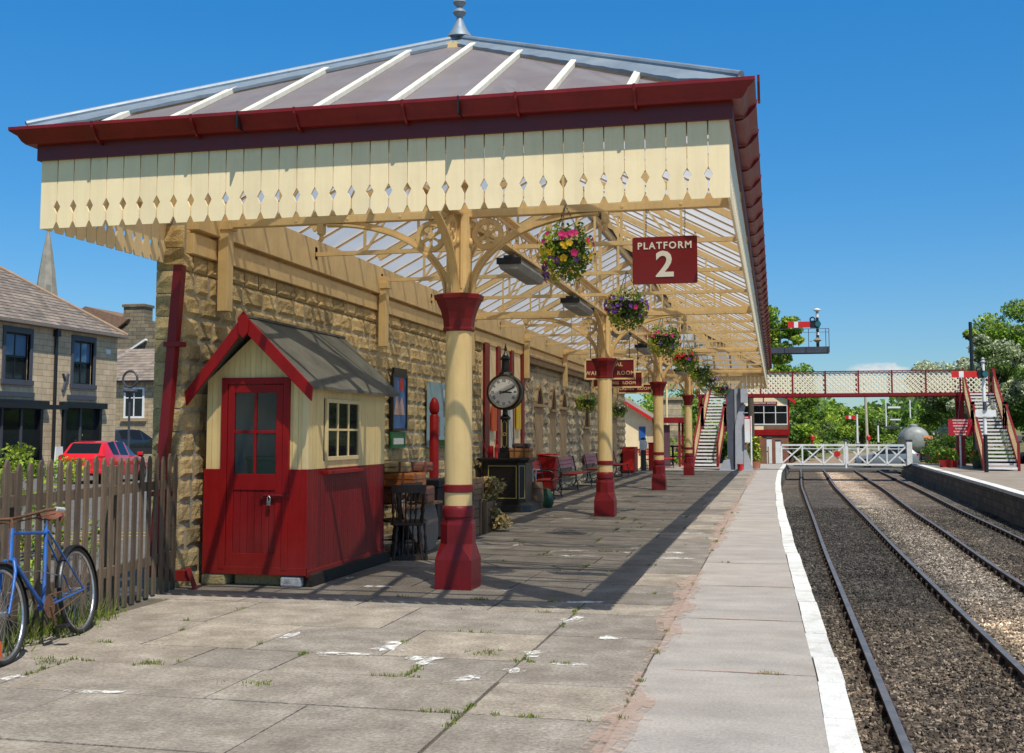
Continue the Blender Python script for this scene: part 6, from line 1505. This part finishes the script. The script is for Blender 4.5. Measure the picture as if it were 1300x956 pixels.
def bike():
    F0 = Vector((-5.22, 7.04, .345)); R0_ = Vector((-5.46, 8.28, .345)); dv = (R0_-F0).normalized()   # front to rear wheel centre
    T = thing('bicycle', 'old blue bicycle with rod brakes leaning on the picket fence', 'bicycle', (-5.4, 7.65, 0))
    side = Vector((dv.y, -dv.x, 0)).normalized(); side = side if side.x > 0 else -side
    lean = (Vector((0,0,1))-side*.13).normalized()
    def Q(s, h, o=0): # s along from the front hub, h height, o sideways
        return Vector((F0.x, F0.y, 0))+dv*s+lean*h+side*o
    wbs = (R0_-F0).length; ax = dv.cross(lean).normalized()
    for nm, s in (('front_wheel', 0), ('rear_wheel', wbs)):
        c = Q(s, .345); Wl = obj(nm, B().torus(c, ax, .305, .012, 48, 8), chrome, T, smooth=60)
        obj('tyre', B().torus(c, ax, .328, .019, 48, 8), rubber, Wl, smooth=60)
        b = B().cyl(c-ax*.04, c+ax*.04, .022, .022, 10)
        for k in range(32):
            a = 2*math.pi*k/32; b.cyl(c+ax*(.03 if k % 2 else -.03), c+(dv*math.cos(a)+lean*math.sin(a))*.30, .0014, .0014, 4, False)
        obj('spokes', b, chrome, Wl)
        b = B(); n = 16; vs = []
        a0, a1 = (R(-20), R(200)) if nm[0] == 'f' else (R(-35), R(170))
        for k in range(n+1):
            a = a0+(a1-a0)*k/n; e = dv*math.cos(a)+lean*math.sin(a)
            for o_, rr in ((-.03, .350), (-.018, .364), (.018, .364), (.03, .350)): vs.append(c+e*rr+ax*o_)
        b.add(vs, [(k*4+j, k*4+j+1, k*4+j+5, k*4+j+4) for k in range(n) for j in range(3)]); obj('mudguard', b, black, Wl, smooth=50)
    hd_t, hd_b = Q(.26, .92), Q(.185, .70); st_t, bb_ = Q(.80, .86), Q(.64, .30)
    b = B(); b.cyl(hd_t, hd_b, .019, .019, 12); b.cyl(Q(.25,.89), Q(.795,.845), .0135, .0135, 12); b.cyl(Q(.195,.73), bb_, .0155, .0155, 12); b.cyl(Q(.81,.89), bb_, .0145, .0145, 12); b.cyl(bb_-ax*.035, bb_+ax*.035, .024, .024, 12)
    for o_ in (-.055, .055): b.cyl(bb_+ax*o_*.4, Q(wbs,.345)+ax*o_, .0095, .007, 8); b.cyl(st_t+ax*o_*.3, Q(wbs,.345)+ax*o_, .008, .006, 8)
    obj('frame', b, bluep, T, smooth=50)
    b = B()
    for o_ in (-.05, .05): b.tube([hd_b+ax*o_*.6, Q(.15,.62)+ax*o_, Q(.08,.48)+ax*o_, Q(.0,.345)+ax*o_], [.014,.013,.011,.008], 8)
    b.cyl(hd_b-ax*.045, hd_b+ax*.045, .014); obj('fork', b, bluep, T, smooth=50)
    b = B().cyl(hd_t, Q(.28,1.0), .012).tube([Q(.28,.99)-ax*.0, Q(.24,1.0)+ax*.12, Q(.27,1.02)+ax*.24, Q(.42,1.02)+ax*.27, Q(.48,1.01)+ax*.27], .011, 8).tube([Q(.28,.99), Q(.24,1.0)-ax*.12, Q(.27,1.02)-ax*.24, Q(.42,1.02)-ax*.27, Q(.48,1.01)-ax*.27], .011, 8)
    HB = obj('handlebar', b, rust, T, smooth=50)
    for sg in (1, -1): obj('grip', B().cyl(Q(.40,1.02)+ax*.27*sg, Q(.53,1.005)+ax*.27*sg, .016, .017, 10), M('pale_grip%d' % sg, (.5,.5,.48), .5), HB, smooth=50)
    b = B()
    for sg in (1, -1): b.tube([Q(.27,.96), Q(.27,.98)+ax*.2*sg, Q(.45,.985)+ax*.24*sg], .005, 6)
    b.cyl(Q(.25,.96), Q(.15,.68), .005); obj('brake_rod', b, rust, T)
    b = B().cyl(st_t, Q(.83,.96), .0125, .0125, 8); obj('seat_post', b, chrome, T)
    b = B(); vs = []; n = 8
    for k in range(n+1):
        u = k/n; s_ = .70+.27*u; wd = .02+.075*u**1.5; hh = .985+.012*math.cos(u*6)
        for o_, dz in ((-1,-.035),(-.7,.0),(0,.012),(.7,.0),(1,-.035)): vs.append(Q(s_, hh+dz)+ax*wd*o_)
    b.add(vs, [(k*5+j, k*5+j+1, k*5+j+6, k*5+j+5) for k in range(n) for j in range(4)]); b.tube([Q(.74,.955),Q(.85,.93),Q(.95,.945)], .006); 
    for o_ in (-.06,.06): b.lathe([(.018,0),(.018,.06)], tuple(Q(.95,.915)+ax*o_), 8)
    obj('saddle', b, leather_b, T, smooth=50)
    CR = obj('chainset', B().cyl(bb_+ax*.045, bb_+ax*.05, .085, .085, 24), rust, T)
    obj('crank', B().cyl(bb_+ax*.06, bb_+ax*.06-lean*.16+dv*.05, .009).cyl(bb_-ax*.06, bb_-ax*.06+lean*.16-dv*.05, .009), rust, T)
    for sg, e in ((1, -lean*.16+dv*.05), (-1, lean*.16-dv*.05)): c = bb_+ax*.06*sg+e+ax*.05*sg; obj('pedal', B().beam(c-ax*.045, c+ax*.045, .075, .022), black, T, bevel=.004)
    obj('drive_chain', B().tube([bb_+ax*.047+lean*.085, Q(wbs,.345)+ax*.047+lean*.03, Q(wbs,.345)+ax*.047-lean*.03, bb_+ax*.047-lean*.085], .005, 5, closed=True), rust, T)
    b = B(); chain(b, Q(.33,.60), Q(.62,.575), .03); chain(b, Q(.62,.575), Q(.95,.50), .03); chain(b, Q(.95,.50), Q(1.1,.58), .03); obj('lock_chain', b, chrome, T)
bike()
T = thing('corner_stake', 'short orange stake in the bottom left corner beside the front wheel', 'stake', (-5.23, 6.96, 0)); obj('stake', B().box(-5.24,-5.215,6.95,6.98,0,.17), orange, T); obj('pale_back', B().box(-5.265,-5.242,6.95,6.98,0,.19), dressed, T)

# ------------------------------------------------------------------ cars
def car(loc, rz, paint, label, plate=True):
    T = thing('parked_car', label, 'car', loc, rz)
    # sections front (x=2.05) to rear (x=-2.05): x, zlow, zbelt, ztop, half width low/belt/top, glass?
    S = [(2.05,.42,.58,.60,.60,.62,.60),(1.95,.30,.66,.70,.76,.78,.70),(1.5,.26,.78,.84,.84,.84,.74),(.95,.24,.88,.94,.87,.87,.74),(.75,.24,.91,.99,.87,.87,.72),(.05,.24,.93,1.40,.87,.87,.62),(-.05,.24,.93,1.42,.87,.87,.62),(-.75,.24,.95,1.44,.87,.87,.62),(-.85,.24,.95,1.44,.87,.87,.62),(-1.35,.26,.97,1.40,.87,.86,.60),(-1.55,.28,.98,1.36,.86,.84,.58),(-1.92,.34,.98,1.02,.82,.80,.66),(-2.05,.42,.80,.85,.74,.76,.66)]
    vs = []
    for (x, zl, zb, zt, wl, wb, wt) in S:
        for sg in (1, -1):
            vs += [(x, sg*wl*.96, zl), (x, sg*wl*1.0, zl+.15), (x, sg*wb, (zl+zb)/2+.08), (x, sg*wb*.97, zb), (x, sg*wt, zt-.02), (x, sg*wt*.85, zt)]
    b = B(); gl = B(); n = len(S); fs = []; gs = []
    for i in range(n-1):
        A = i*12; C = (i+1)*12
        for sg in (0, 6):
            for j in range(5):
                f = (A+sg+j, C+sg+j, C+sg+j+1, A+sg+j+1) if sg == 0 else (A+sg+j+1, C+sg+j+1, C+sg+j, A+sg+j)
                (gs if (j == 3 and i in (4, 6, 8)) else fs).append(f)
        (gs if i in (4, 10) else fs).append((A+5, C+5, C+11, A+11))
        fs.append((A, A+6, C+6, C))
    for k in (0, (n-1)*12): fs.append(tuple(k+j for j in (0,1,2,3,4,5,11,10,9,8,7,6)))
    used = sorted({i for f in fs for i in f}); mp_ = {v: k for k, v in enumerate(used)}; b.add([vs[i] for i in used], [[mp_[i] for i in f] for f in fs])
    for f in gs: gl.add([vs[i] for i in f], [tuple(range(len(f)))])
    obj('body', b, paint, T, local=True, smooth=38); pieces('window_glass', gl, carglass, T, local=True)
    for x in (1.28, -1.28):
        for sg in (1, -1):
            Wl = obj('wheel', B().cyl((x, sg*.70, .31), (x, sg*.885, .31), .31, .31, 24), rubber, T, local=True, bevel=.02); obj('hub_cap', B().cyl((x, sg*.80, .31), (x, sg*.892, .31), .19, .17, 16), chrome, Wl, local=True)
    for sg in (1, -1):
        obj('tail_light', B().box(-2.03,-1.90,sg*.66-.12,sg*.66+.12,.80,.96), M('tail_red', (.5,.01,.01), .2) if 'tail_red' not in MATS else MATS['tail_red'], T, local=True, bevel=.02); obj('headlight', B().box(1.86,1.98,sg*.60-.14,sg*.60+.14,.56,.68), white, T, local=True, bevel=.02); obj('mirror', B().box(.62,.78,sg*.97-.09,sg*.97+.09,.92,1.04), paint, T, local=True, bevel=.02)
    if plate: obj('number_plate', B().box(-2.085,-2.05,-.26,.26,.50,.61), yellows, T, local=True)
    obj('bumper', B().box(-2.10,-1.98,-.76,.76,.34,.50), paint, T, local=True, bevel=.04); obj('bumper', B().box(1.98,2.10,-.7,.7,.30,.44), paint, T, local=True, bevel=.04)
    return T
car((-23.0, 36.0, -.1), R(100), carred, 'bright red hatchback parked behind the picket fence')
car((-30.6, 50.0, .35), R(75), cardark, 'dark charcoal car parked beyond the red hatchback')
car((7.3, 81.0, -.72), R(170), M('car_silver_blue', (.22,.26,.30), .25, .05, 2, 0, 10, coat=.6), 'grey-blue car waiting behind the right crossing gate')

# ------------------------------------------------------------------ street buildings on the left
HXf = -28.0
T = thing('street_house', 'stone shop building with grey-framed sash windows and slate roof behind the street', 'building', (-31.5, 36, -.1))
y0, y1 = 26.0, 44.5
# facade with real openings
wins = [(31.6,33.2,3.62,5.40,'w'),(37.05,38.5,3.62,5.40,'w'),(41.3,42.7,3.62,5.40,'w'),(32.6,39.35,.0,2.62,'s'),(40.7,43.35,.0,2.62,'s')]
def facade(b, X, y0, y1, z0, z1, holes):
    ys_ = sorted({y0, y1, *[h[0] for h in holes], *[h[1] for h in holes]}); zs_ = sorted({z0, z1, *[h[2] for h in holes], *[h[3] for h in holes]})
    for a, c in zip(ys_, ys_[1:]):
        for p, q in zip(zs_, zs_[1:]):
            my, mz = (a+c)/2, (p+q)/2
            if not any(h[0] < my < h[1] and h[2] < mz < h[3] for h in holes): b.box(X-.25, X, a, c, p, q)
b = B(); facade(b, HXf, y0, y1, -.2, 5.82, wins); Wl = obj('front_wall', b, housestone_y, T)
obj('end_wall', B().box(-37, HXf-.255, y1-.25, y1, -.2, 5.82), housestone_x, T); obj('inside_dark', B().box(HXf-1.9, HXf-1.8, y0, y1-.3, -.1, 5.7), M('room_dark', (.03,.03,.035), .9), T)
for (a, c, z0, z1, k) in wins:
    X = HXf
    if k == 'w':
        fr = obj('window', B().box(X-.1,X+.05,a-.16,a,z0,z1).box(X-.1,X+.05,c,c+.16,z0,z1).box(X-.1,X+.05,a-.16,c+.16,z1,z1+.22).box(X-.12,X+.10,a-.2,c+.2,z0-.2,z0), greypaint, T, bevel=.01)
        m_ = (a+c)/2; zm = (z0+z1)/2
        obj('sash', B().box(X-.16,X-.11,a,a+.06,z0,z1).box(X-.16,X-.11,c-.06,c,z0,z1).box(X-.16,X-.11,m_-.02,m_+.02,z0+.06,z1-.06).box(X-.16,X-.10,a+.06,c-.06,zm-.04,zm+.04).box(X-.16,X-.11,a+.06,c-.06,z1-.06,z1).box(X-.16,X-.11,a+.06,c-.06,z0,z0+.06), black, fr)
        obj('pane', B().box(X-.15,X-.14,a+.05,c-.05,zm,z1-.02), skyglass, fr); obj('lower_pane', B().box(X-.15,X-.14,a+.05,c-.05,z0+.02,zm-.005), shopglass, fr)
        obj('white_blind', B().box(X-.5,X-.48,a,c-.5,z0,z0+.5).prism([(X-.45,c-.6,z0),(X-.45,c-.4,z0),(X-.45,c-.15,z0+.85),(X-.45,c-.3,z0+.85)], (.02,0,0)), white, fr)
    else:
        fr = obj('shop_window', B().box(X-.15,X+.06,a-.05,a+.12,z0,z1).box(X-.15,X+.06,c-.12,c+.05,z0,z1).box(X-.2,X+.22,a-.25,c+.2,z1,z1+.24), black, T, bevel=.01)
        n = max(2, int((c-a)/1.1)); b = B()
        for i in range(1, n): yy = a+(c-a)*i/n; b.box(X-.14,X-.04,yy-.05,yy+.05,z0,z1)
        obj('mullion', b, greypaint, fr); obj('pane', B().box(X-.1,X-.09,a+.1,c-.1,z0+.02,z1), shopglass, fr); obj('stall_riser', B().box(X-.15,X-.02,a+.12,c-.12,z0-.1,z0+.55), black, fr)
        b = B(); g = np.random.default_rng(3)
        for i in range(int((c-a)/.16)): yy = a+.2+i*.16; zz = 1.75+.25*abs(math.sin(i*.45)); b.prism([(X-.2,yy-.06,zz),(X-.2,yy+.06,zz),(X-.2,yy,zz-.14)], (.004,0,0), r=g.random())
        obj('bunting', b, M('bunting_pink', (.5,.22,.25), .8, .5, 9), fr)
        q, P = leafcloud(260, lambda n, g: np.stack([np.full(n, X-.35)+g.normal(scale=.1, size=n), (a+c)/2+g.normal(scale=.22, size=n), 1.7+g.normal(scale=.22, size=n)], 1), .16, seed=9); lo = leaf_obj('window_plant', q, [leaf_a, leaf_b], np.random.default_rng(2).integers(0, 2, 260), fr); lo.location = -wloc(fr)
        obj('display', B().box(X-.6,X-.5,c-.9,c-.25,.6,2.3).box(X-.6,X-.5,a+.2,a+.8,.5,1.2), paper_w, fr)
obj('string_band', B().box(HXf,HXf+.07,40.95,42.95,2.98,3.16).box(HXf,HXf+.07,32,38.8,2.98,3.16), greypaint, T)
b = B(); ev = 5.86; k = 0
ys_ = [y1+.2]
def rp(X, Y, Z): return (X, Y, Z)
rx = -33.2; rz_ = ev+(HXf+.3-rx)*.70; hy = y1+.25-(HXf+.3-rx)
# slates as courses of individual tones
nrow = 26
for i in range(nrow):
    u0, u1 = i/nrow, (i+1)/nrow
    xa, za = HXf+.3+(rx-HXf-.3)*u0, ev+(rz_-ev)*u0; xb, zb2 = HXf+.3+(rx-HXf-.3)*u1, ev+(rz_-ev)*u1; ymax = y1+.25+(hy-y1-.25)*u0
    y = 24+(i % 2)*.17
    while y < ymax:
        c = min(y+.34, ymax); b.add([(xa,y+.005,za+.025),(xa,c-.005,za+.025),(xb,c-.005,zb2+.006),(xb,y+.005,zb2+.006)], [(0,1,2,3)], random.random()); y += .34
b.add([(HXf+.3,24,ev),(HXf+.3,y1+.25,ev),(rx,hy,rz_),(rx,24,rz_)], [(0,1,2,3)], .3); b.add([(HXf+.3,y1+.25,ev),(2*rx-HXf-.3,y1+.25,ev),(rx,hy,rz_)], [(0,1,2)], .4); b.add([(2*rx-HXf-.3,24,ev),(2*rx-HXf-.3,y1+.25,ev),(rx,hy,rz_),(rx,24,rz_)], [(3,2,1,0)], .4)
RF = obj('roof', b, slate, T)
obj('hip_tile', B().cyl((HXf+.3,y1+.25,ev+.03),(rx,hy,rz_+.03),.09,.09,8).cyl((rx,24,rz_+.03),(rx,hy,rz_+.03),.1,.1,8), M('hip_clay', (.35,.23,.15), .8, .2), RF); obj('gutter', B().box(HXf,HXf+.36,24,y1+.3,ev-.12,ev-.01), M('stone_gutter', (.2,.17,.14), .8), T, bevel=.01)
obj('downpipe', B().cyl((HXf+.08,40.05,-.1),(HXf+.08,40.05,ev-.1),.07).box(HXf+.0,HXf+.2,39.93,40.17,5.45,5.7), black, T); obj('wall_clamp', B().beam((HXf+.04,40.6,3.3),(HXf+.04,40.95,4.0),.08,.1,(1,0,0)).beam((HXf+.04,40.6,4.0),(HXf+.04,40.8,3.7),.06,.08,(1,0,0)), greypaint, T)
obj('street_plate', B().box(HXf,HXf+.03,43.6,43.95,5.0,5.2), white, T)
T = thing('street_lamp', 'slim grey street lamp with round bracket at the corner of the stone shop', 'street lamp', (-27.4, 44.6, -.1)); obj('post', B().cyl((-27.4,44.6,-.1),(-27.4,44.6,3.3),.05), darkgrey, T); obj('ring', B().torus((-27.4,44.6,3.95),(0,1,0),.35,.05,20,6), darkgrey, T); obj('head', B().lathe([(.1,0),(.32,.12),(.3,.18),(.05,.25)], (-27.4,44.6,3.3), 12), darkgrey, T)
T = thing('cafe_awning', 'black steel canopy frame with post in front of the shop window', 'awning', (-25, 37, -.1)); obj('frame', B().box(-27.4,-26.3,30,38.6,2.5,2.66), black, T); obj('post', B().cyl((-26.4,38.5,-.1),(-26.4,38.5,2.6),.07), black, T); obj('pavement_sign', B().prism([(-26.2,37.6,-.1),(-26.2,38.2,-.1),(-26.2,38.1,1.1),(-26.2,37.7,1.1)], (.05,0,0)), white, T)
# rear stone buildings
T = thing('rear_cottage', 'low stone cottage with slate roof and white-framed window behind the shop', 'building', (-38, 64, -.1))
obj('wall', B().box(-43,-30,62,62.3,-.2,4.85), housestone_x, T); b = B()
for i in range(12):
    for j in range(34):
        x = -43.2+j*.4+(i % 2)*.2; u0, u1 = i/12, (i+1)/12; b.add([(x,61.7+4.6*u0,4.75+2.3*u0+.02),(x+.39,61.7+4.6*u0,4.75+2.3*u0+.02),(x+.39,61.7+4.6*u1,4.75+2.3*u1),(x,61.7+4.6*u1,4.75+2.3*u1)], [(0,1,2,3)], random.random())
obj('roof', b, slate, T); obj('gutter', B().box(-43,-30,61.55,61.7,4.65,4.78), black, T)
fr = obj('window', B().box(-38.45,-38.33,61.93,62.0,2.5,4.35).box(-37.2,-37.08,61.93,62.0,2.5,4.35).box(-38.33,-37.2,61.93,62.0,4.25,4.35).box(-38.33,-37.2,61.93,62.0,2.5,2.62).box(-37.8,-37.73,61.94,62.0,2.6,4.25).box(-38.33,-37.2,61.94,62.0,3.7,3.76), white, T); obj('pane', B().box(-38.33,-37.2,61.96,61.99,2.6,4.3), carglass, fr); obj('sill', B().box(-38.6,-36.9,61.85,62.0,2.32,2.48), dressed, fr)
T = thing('gabled_mill', 'taller dark stone gable with chimney above the low cottage roof', 'building', (-40, 68, -.1))
b = B().prism([(-48,67,-.2),(-33,67,-.2),(-33,67,7.2),(-35.8,67,8.9),(-41.2,67,8.9),(-43,67,7.8),(-48,67,7.8)], (0,7,0)); obj('gable_wall', b, gablestone, T)
obj('chimney', B().box(-41.85,-40.35,67.1,68.2,8.8,10.05).box(-41.92,-40.28,67.0,68.3,9.9,10.1), gablestone, T, bevel=.02); obj('roof_slope', B().prism([(-48,66.8,7.8),(-43,66.8,7.85),(-41.3,66.8,9.1),(-44.5,66.8,10.0),(-46,66.8,9.2)], (0,6,0)), M('brown_roof', (.22,.13,.08), .8, .2), T); obj('white_verge', B().beam((-42.2,66.9,6.4),(-40.0,66.9,7.7),.3,.12), white, T)
T = thing('church_spire', 'tall stone church spire with small pinnacles rising beyond the roofs', 'church spire', (-156, 220, 0))
vs = B(); c = (-156.3, 220, 0)
vs.lathe([(2.6,28),(2.35,32),(1.75,37),(1.1,41.5),(.5,45),(.06,47.5)], c, 8, R(22.5)); obj('spire', vs, M('spire_stone', (.30,.27,.23), .9, .2, .5, .2, 5, dirt=.3), T)
obj('tower', B().box(c[0]-2.5,c[0]+2.5,217.5,222.5,0,29), MATS['spire_stone'], T)
for dx in (-2.2, 3.6): obj('pinnacle', B().lathe([(.6,0),(.6,3),(.05,6.5)], (c[0]+dx,217.4,27), 6), MATS['spire_stone'], T); obj('lucarne', B().prism([(c[0]+dx*.5-.4,217.3,30),(c[0]+dx*.5+.4,217.3,30),(c[0]+dx*.5,217.3,34)], (0,2,0)), MATS['spire_stone'], T)

# ------------------------------------------------------------------ trees and bushes
def blob_fn(ells, clump_r, nclump, seed, droop=0):
    g0 = np.random.default_rng(seed); C = []
    wts = np.array([e[3]*e[4]*e[5] for e in ells]); wts = wts/wts.sum()
    for _ in range(nclump):
        e = ells[g0.choice(len(ells), p=wts)]; v = g0.normal(size=3); v /= np.linalg.norm(v); r = g0.random()**.35
        C.append((e[0]+v[0]*e[3]*r, e[1]+v[1]*e[4]*r, e[2]+v[2]*e[5]*r))
    C = np.array(C); S = clump_r*g0.uniform(.5, 1.3, nclump); T_ = g0.random(nclump)
    def fn(n, g):
        k = g.integers(0, nclump, n); v = g.normal(size=(n,3)); v /= np.linalg.norm(v, axis=1)[:,None]; r = S[k]*g.random(n)**.45
        P = C[k]+v*r[:,None]*np.array([1, 1, .7]); fn.k = k; fn.tone = T_; fn.rel = v[:,2]; return P
    return fn, C
def tree(name, label, cat, loc, ells, n, leaf, mats, probs, seed, clump=.8, nclump=90, trunk=True, group=None, tr=.22, limbs=14):
    T = thing(name, label, cat, loc, group=group); fn, C = blob_fn(ells, clump, nclump, seed)
    q, P = leafcloud(n, fn, leaf, seed=seed+1); g = np.random.default_rng(seed+2)
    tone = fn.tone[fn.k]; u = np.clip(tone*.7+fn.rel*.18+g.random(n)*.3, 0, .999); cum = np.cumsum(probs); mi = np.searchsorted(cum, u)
    mi = np.clip(mi, 0, len(mats)-1)
    leaf_obj('crown', q, mats, mi, T, seed=seed)
    if trunk:
        zc = min(e[2] for e in ells); b = B(); b.tube([(0,0,-.3),(.05,0,zc*.4),(0,.05,zc*.9),(0,0,zc+.5)], [tr*1.3,tr,tr*.8,tr*.55], 10)
        for i in range(min(limbs, nclump)):
            c = C[(i*7) % nclump]; z0 = zc*random.uniform(.6, 1.05); b.tube([(0,0,z0),(c[0]*.45,c[1]*.45,z0+(c[2]-z0)*.6),(c[0]*.9,c[1]*.9,c[2])], [tr*.45,tr*.28,tr*.08], 6)
        obj('trunk', b, bark, T, local=True, smooth=60)
    return T
GR = [leaf_d, leaf_a, leaf_b]
# right-hand big trees and the hawthorn in blossom
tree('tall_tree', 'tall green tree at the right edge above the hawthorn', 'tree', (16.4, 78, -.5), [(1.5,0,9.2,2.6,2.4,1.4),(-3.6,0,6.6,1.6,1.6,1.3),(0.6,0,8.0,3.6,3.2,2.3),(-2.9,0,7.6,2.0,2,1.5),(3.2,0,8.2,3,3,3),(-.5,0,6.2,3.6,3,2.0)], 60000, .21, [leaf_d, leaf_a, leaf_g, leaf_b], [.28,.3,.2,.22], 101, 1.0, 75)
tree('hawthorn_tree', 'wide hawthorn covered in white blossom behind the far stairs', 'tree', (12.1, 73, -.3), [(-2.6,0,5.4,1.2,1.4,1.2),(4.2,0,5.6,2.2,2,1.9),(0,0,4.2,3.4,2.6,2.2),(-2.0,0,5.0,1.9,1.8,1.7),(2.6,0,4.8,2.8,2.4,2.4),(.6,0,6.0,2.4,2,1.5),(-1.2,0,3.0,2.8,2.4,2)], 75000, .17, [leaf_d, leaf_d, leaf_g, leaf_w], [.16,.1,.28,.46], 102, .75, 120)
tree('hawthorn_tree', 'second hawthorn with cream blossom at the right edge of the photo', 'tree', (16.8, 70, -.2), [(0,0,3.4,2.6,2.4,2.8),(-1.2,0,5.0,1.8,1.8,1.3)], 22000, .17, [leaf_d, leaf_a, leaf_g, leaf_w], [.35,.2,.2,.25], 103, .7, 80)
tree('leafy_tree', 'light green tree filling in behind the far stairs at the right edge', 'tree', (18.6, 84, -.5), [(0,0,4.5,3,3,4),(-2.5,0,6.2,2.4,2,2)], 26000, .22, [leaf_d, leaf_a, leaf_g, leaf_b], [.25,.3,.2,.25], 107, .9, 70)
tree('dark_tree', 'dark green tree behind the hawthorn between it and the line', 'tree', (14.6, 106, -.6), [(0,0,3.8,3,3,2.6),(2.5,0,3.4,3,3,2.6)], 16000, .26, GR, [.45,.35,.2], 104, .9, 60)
# left, above the canopy end
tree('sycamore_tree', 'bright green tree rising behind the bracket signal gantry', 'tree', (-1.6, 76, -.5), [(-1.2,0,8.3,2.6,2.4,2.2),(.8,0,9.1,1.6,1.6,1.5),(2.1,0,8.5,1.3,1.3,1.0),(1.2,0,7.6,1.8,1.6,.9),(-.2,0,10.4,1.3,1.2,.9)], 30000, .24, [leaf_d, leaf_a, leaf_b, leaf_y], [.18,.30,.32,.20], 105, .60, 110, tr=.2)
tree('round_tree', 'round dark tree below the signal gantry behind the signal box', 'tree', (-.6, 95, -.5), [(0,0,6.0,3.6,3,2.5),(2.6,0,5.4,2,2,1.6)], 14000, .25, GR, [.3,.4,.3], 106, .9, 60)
# masses along the line
mids = [(2.4,100,3.6,2.2),(3.4,113,4.4,2.5),(1.2,93,2.6,2.2),(9.0,205,6.0,3.8),(4.4,135,5.6,3.0),(11.5,165,5.4,3.6),(17,160,5.0,3.6),(15.5,128,3.8,3.2),(8.5,190,5.6,4.2),(20,140,5,4),(13.5,190,6.0,4.4),(1.0,125,5.5,3.8)]
for i, (x, y, h, r_) in enumerate(mids):
    tree('lineside_tree', ['lineside tree in bright green just right of the signal box', 'grey-green lineside tree behind the red-armed distant signal', 'low bushy lineside tree directly behind the left crossing gate', 'far tree left of the far bracket signal, above the vanishing rails', 'far dark tree between the signal box side and the rails', 'far tree directly behind the far bracket signal', 'far tree right of the far bracket signal above the tank wagon', 'green tree immediately behind the tank wagon', 'most distant tree at the end of the line', 'tree above the low van roof beyond the hawthorn', 'distant tree to the right of the vanishing point of the rails', 'tall lineside tree seen above the signal box roof'][i], 'tree', (x, y, -.6),
         [(0,0,h*.62,r_,r_,h*.45),(r_*.5,0,h*.5,r_*.6,r_*.6,h*.36),(-r_*.5,0,h*.55,r_*.6,r_*.6,h*.4)], 5200, .30 if y < 120 else .42, [leaf_d, leaf_a, leaf_b] if i % 3 else [leaf_d, leaf_g, leaf_a], [.4,.35,.25], 200+i, r_*.33, 36, group='trees along the railway beyond the crossing', limbs=6)
# vegetation behind the left stairs / beyond the wall
lefts = [(-9.5,66,3.6,2.6),(-7.2,70,4.2,2.6),(-4.6,74,3.8,2.4),(-12,60,4.4,3.0),(-3.2,68,3.0,1.5),(-6.5,80,5.4,3.0)]
for i, (x, y, h, r_) in enumerate(lefts):
    tree('garden_tree', ['bushy tree with pale blossom behind the cream hut', 'dense green tree behind the slim cream post', 'dark tree behind the white-edged left stairs', 'leafy tree beyond the street end of the wall', 'narrow dark tree beside the left stairs handrail', 'tallest garden tree far behind the fourth column'][i], 'tree', (x, y, -.3), [(0,0,h*.6,r_,r_,h*.42),(r_*.4,0,h*.45,r_*.7,r_*.7,h*.4)], 9000, .2, [leaf_d, leaf_a, leaf_b, leaf_w] if i == 0 else [leaf_d, leaf_a, leaf_b], [.3,.35,.28,.07] if i == 0 else [.42,.36,.22], 300+i, r_*.36, 46, group='garden trees beyond the platform end', limbs=8)
tree('low_bush', 'low bright green bush under the dark post and rail fence', 'bush', (-5.2, 59, 0), [(0,0,.7,1.5,.8,.7),(-1.4,0,.9,1,.7,.8)], 5000, .1, GR, [.2,.4,.4], 401, .3, 40, trunk=False)
tree('clipped_hedge', 'dark hedge on the far platform beside the flower tubs', 'hedge', (10.6, 68, -.1), [(0,0,.7,1.3,1,1.1),(-1.3,0,.6,1.0,1,1.0),(1.2,0,.8,1,1,1.0)], 12000, .12, [leaf_d, leaf_d, leaf_a], [.45,.3,.25], 402, .4, 70, trunk=False)
tree('yellow_bush', 'yellow-green shrub at the ramp end of the far platform', 'bush', (8.9, 70, -.3), [(0,0,.8,.7,.6,.8),(.5,0,.5,.6,.6,.6)], 3500, .11, [leaf_a, leaf_g, leaf_b], [.3,.4,.3], 403, .25, 30, trunk=False)
tree('privet_bush', 'bright green privet bush behind the picket fence and bicycle', 'bush', (-9.6, 13.6, -.1), [(0,0,.75,1.0,.8,.75),(-1.0,.2,.95,.8,.8,.6),(-1.8,.6,1.0,.8,.8,.65)], 9000, .055, [leaf_d, leaf_b, leaf_y], [.2,.45,.35], 404, .22, 60, trunk=False)
tree('weedy_bush', 'tangled green weeds close behind the fence at the left edge', 'bush', (-6.3, 8.1, -.1), [(0,-.6,.5,.25,.5,.5),(-.1,.3,.55,.25,.6,.5),(.1,-1.3,.5,.2,.5,.5)], 3600, .045, [leaf_d, leaf_b, leaf_y], [.3,.4,.3], 405, .13, 50, trunk=False)
b = B(); g = np.random.default_rng(8)
# far woodland band closing the horizon
def woodf(n, g):
    x = g.uniform(-190, 260, n); y = 300+g.uniform(-25, 60, n); h = 7+3.5*np.sin(x*.06)+2.5*np.sin(x*.17+1)+1.2*np.sin(x*.6)
    return np.stack([x, y, g.random(n)**.7*h], 1)
q, P = leafcloud(26000, woodf, 2.2, seed=77); o = leaf_obj('distant_woodland', q, [leaf_d, leaf_a, leaf_g], np.random.default_rng(7).integers(0, 3, 26000)); tag(o, 'far-off wooded valley side closing the horizon beyond the railway', 'woodland', kind='stuff')

sc.cycles.max_bounces = 8; sc.cycles.transparent_max_bounces = 24; sc.cycles.diffuse_bounces = 4; sc.cycles.use_denoising = True
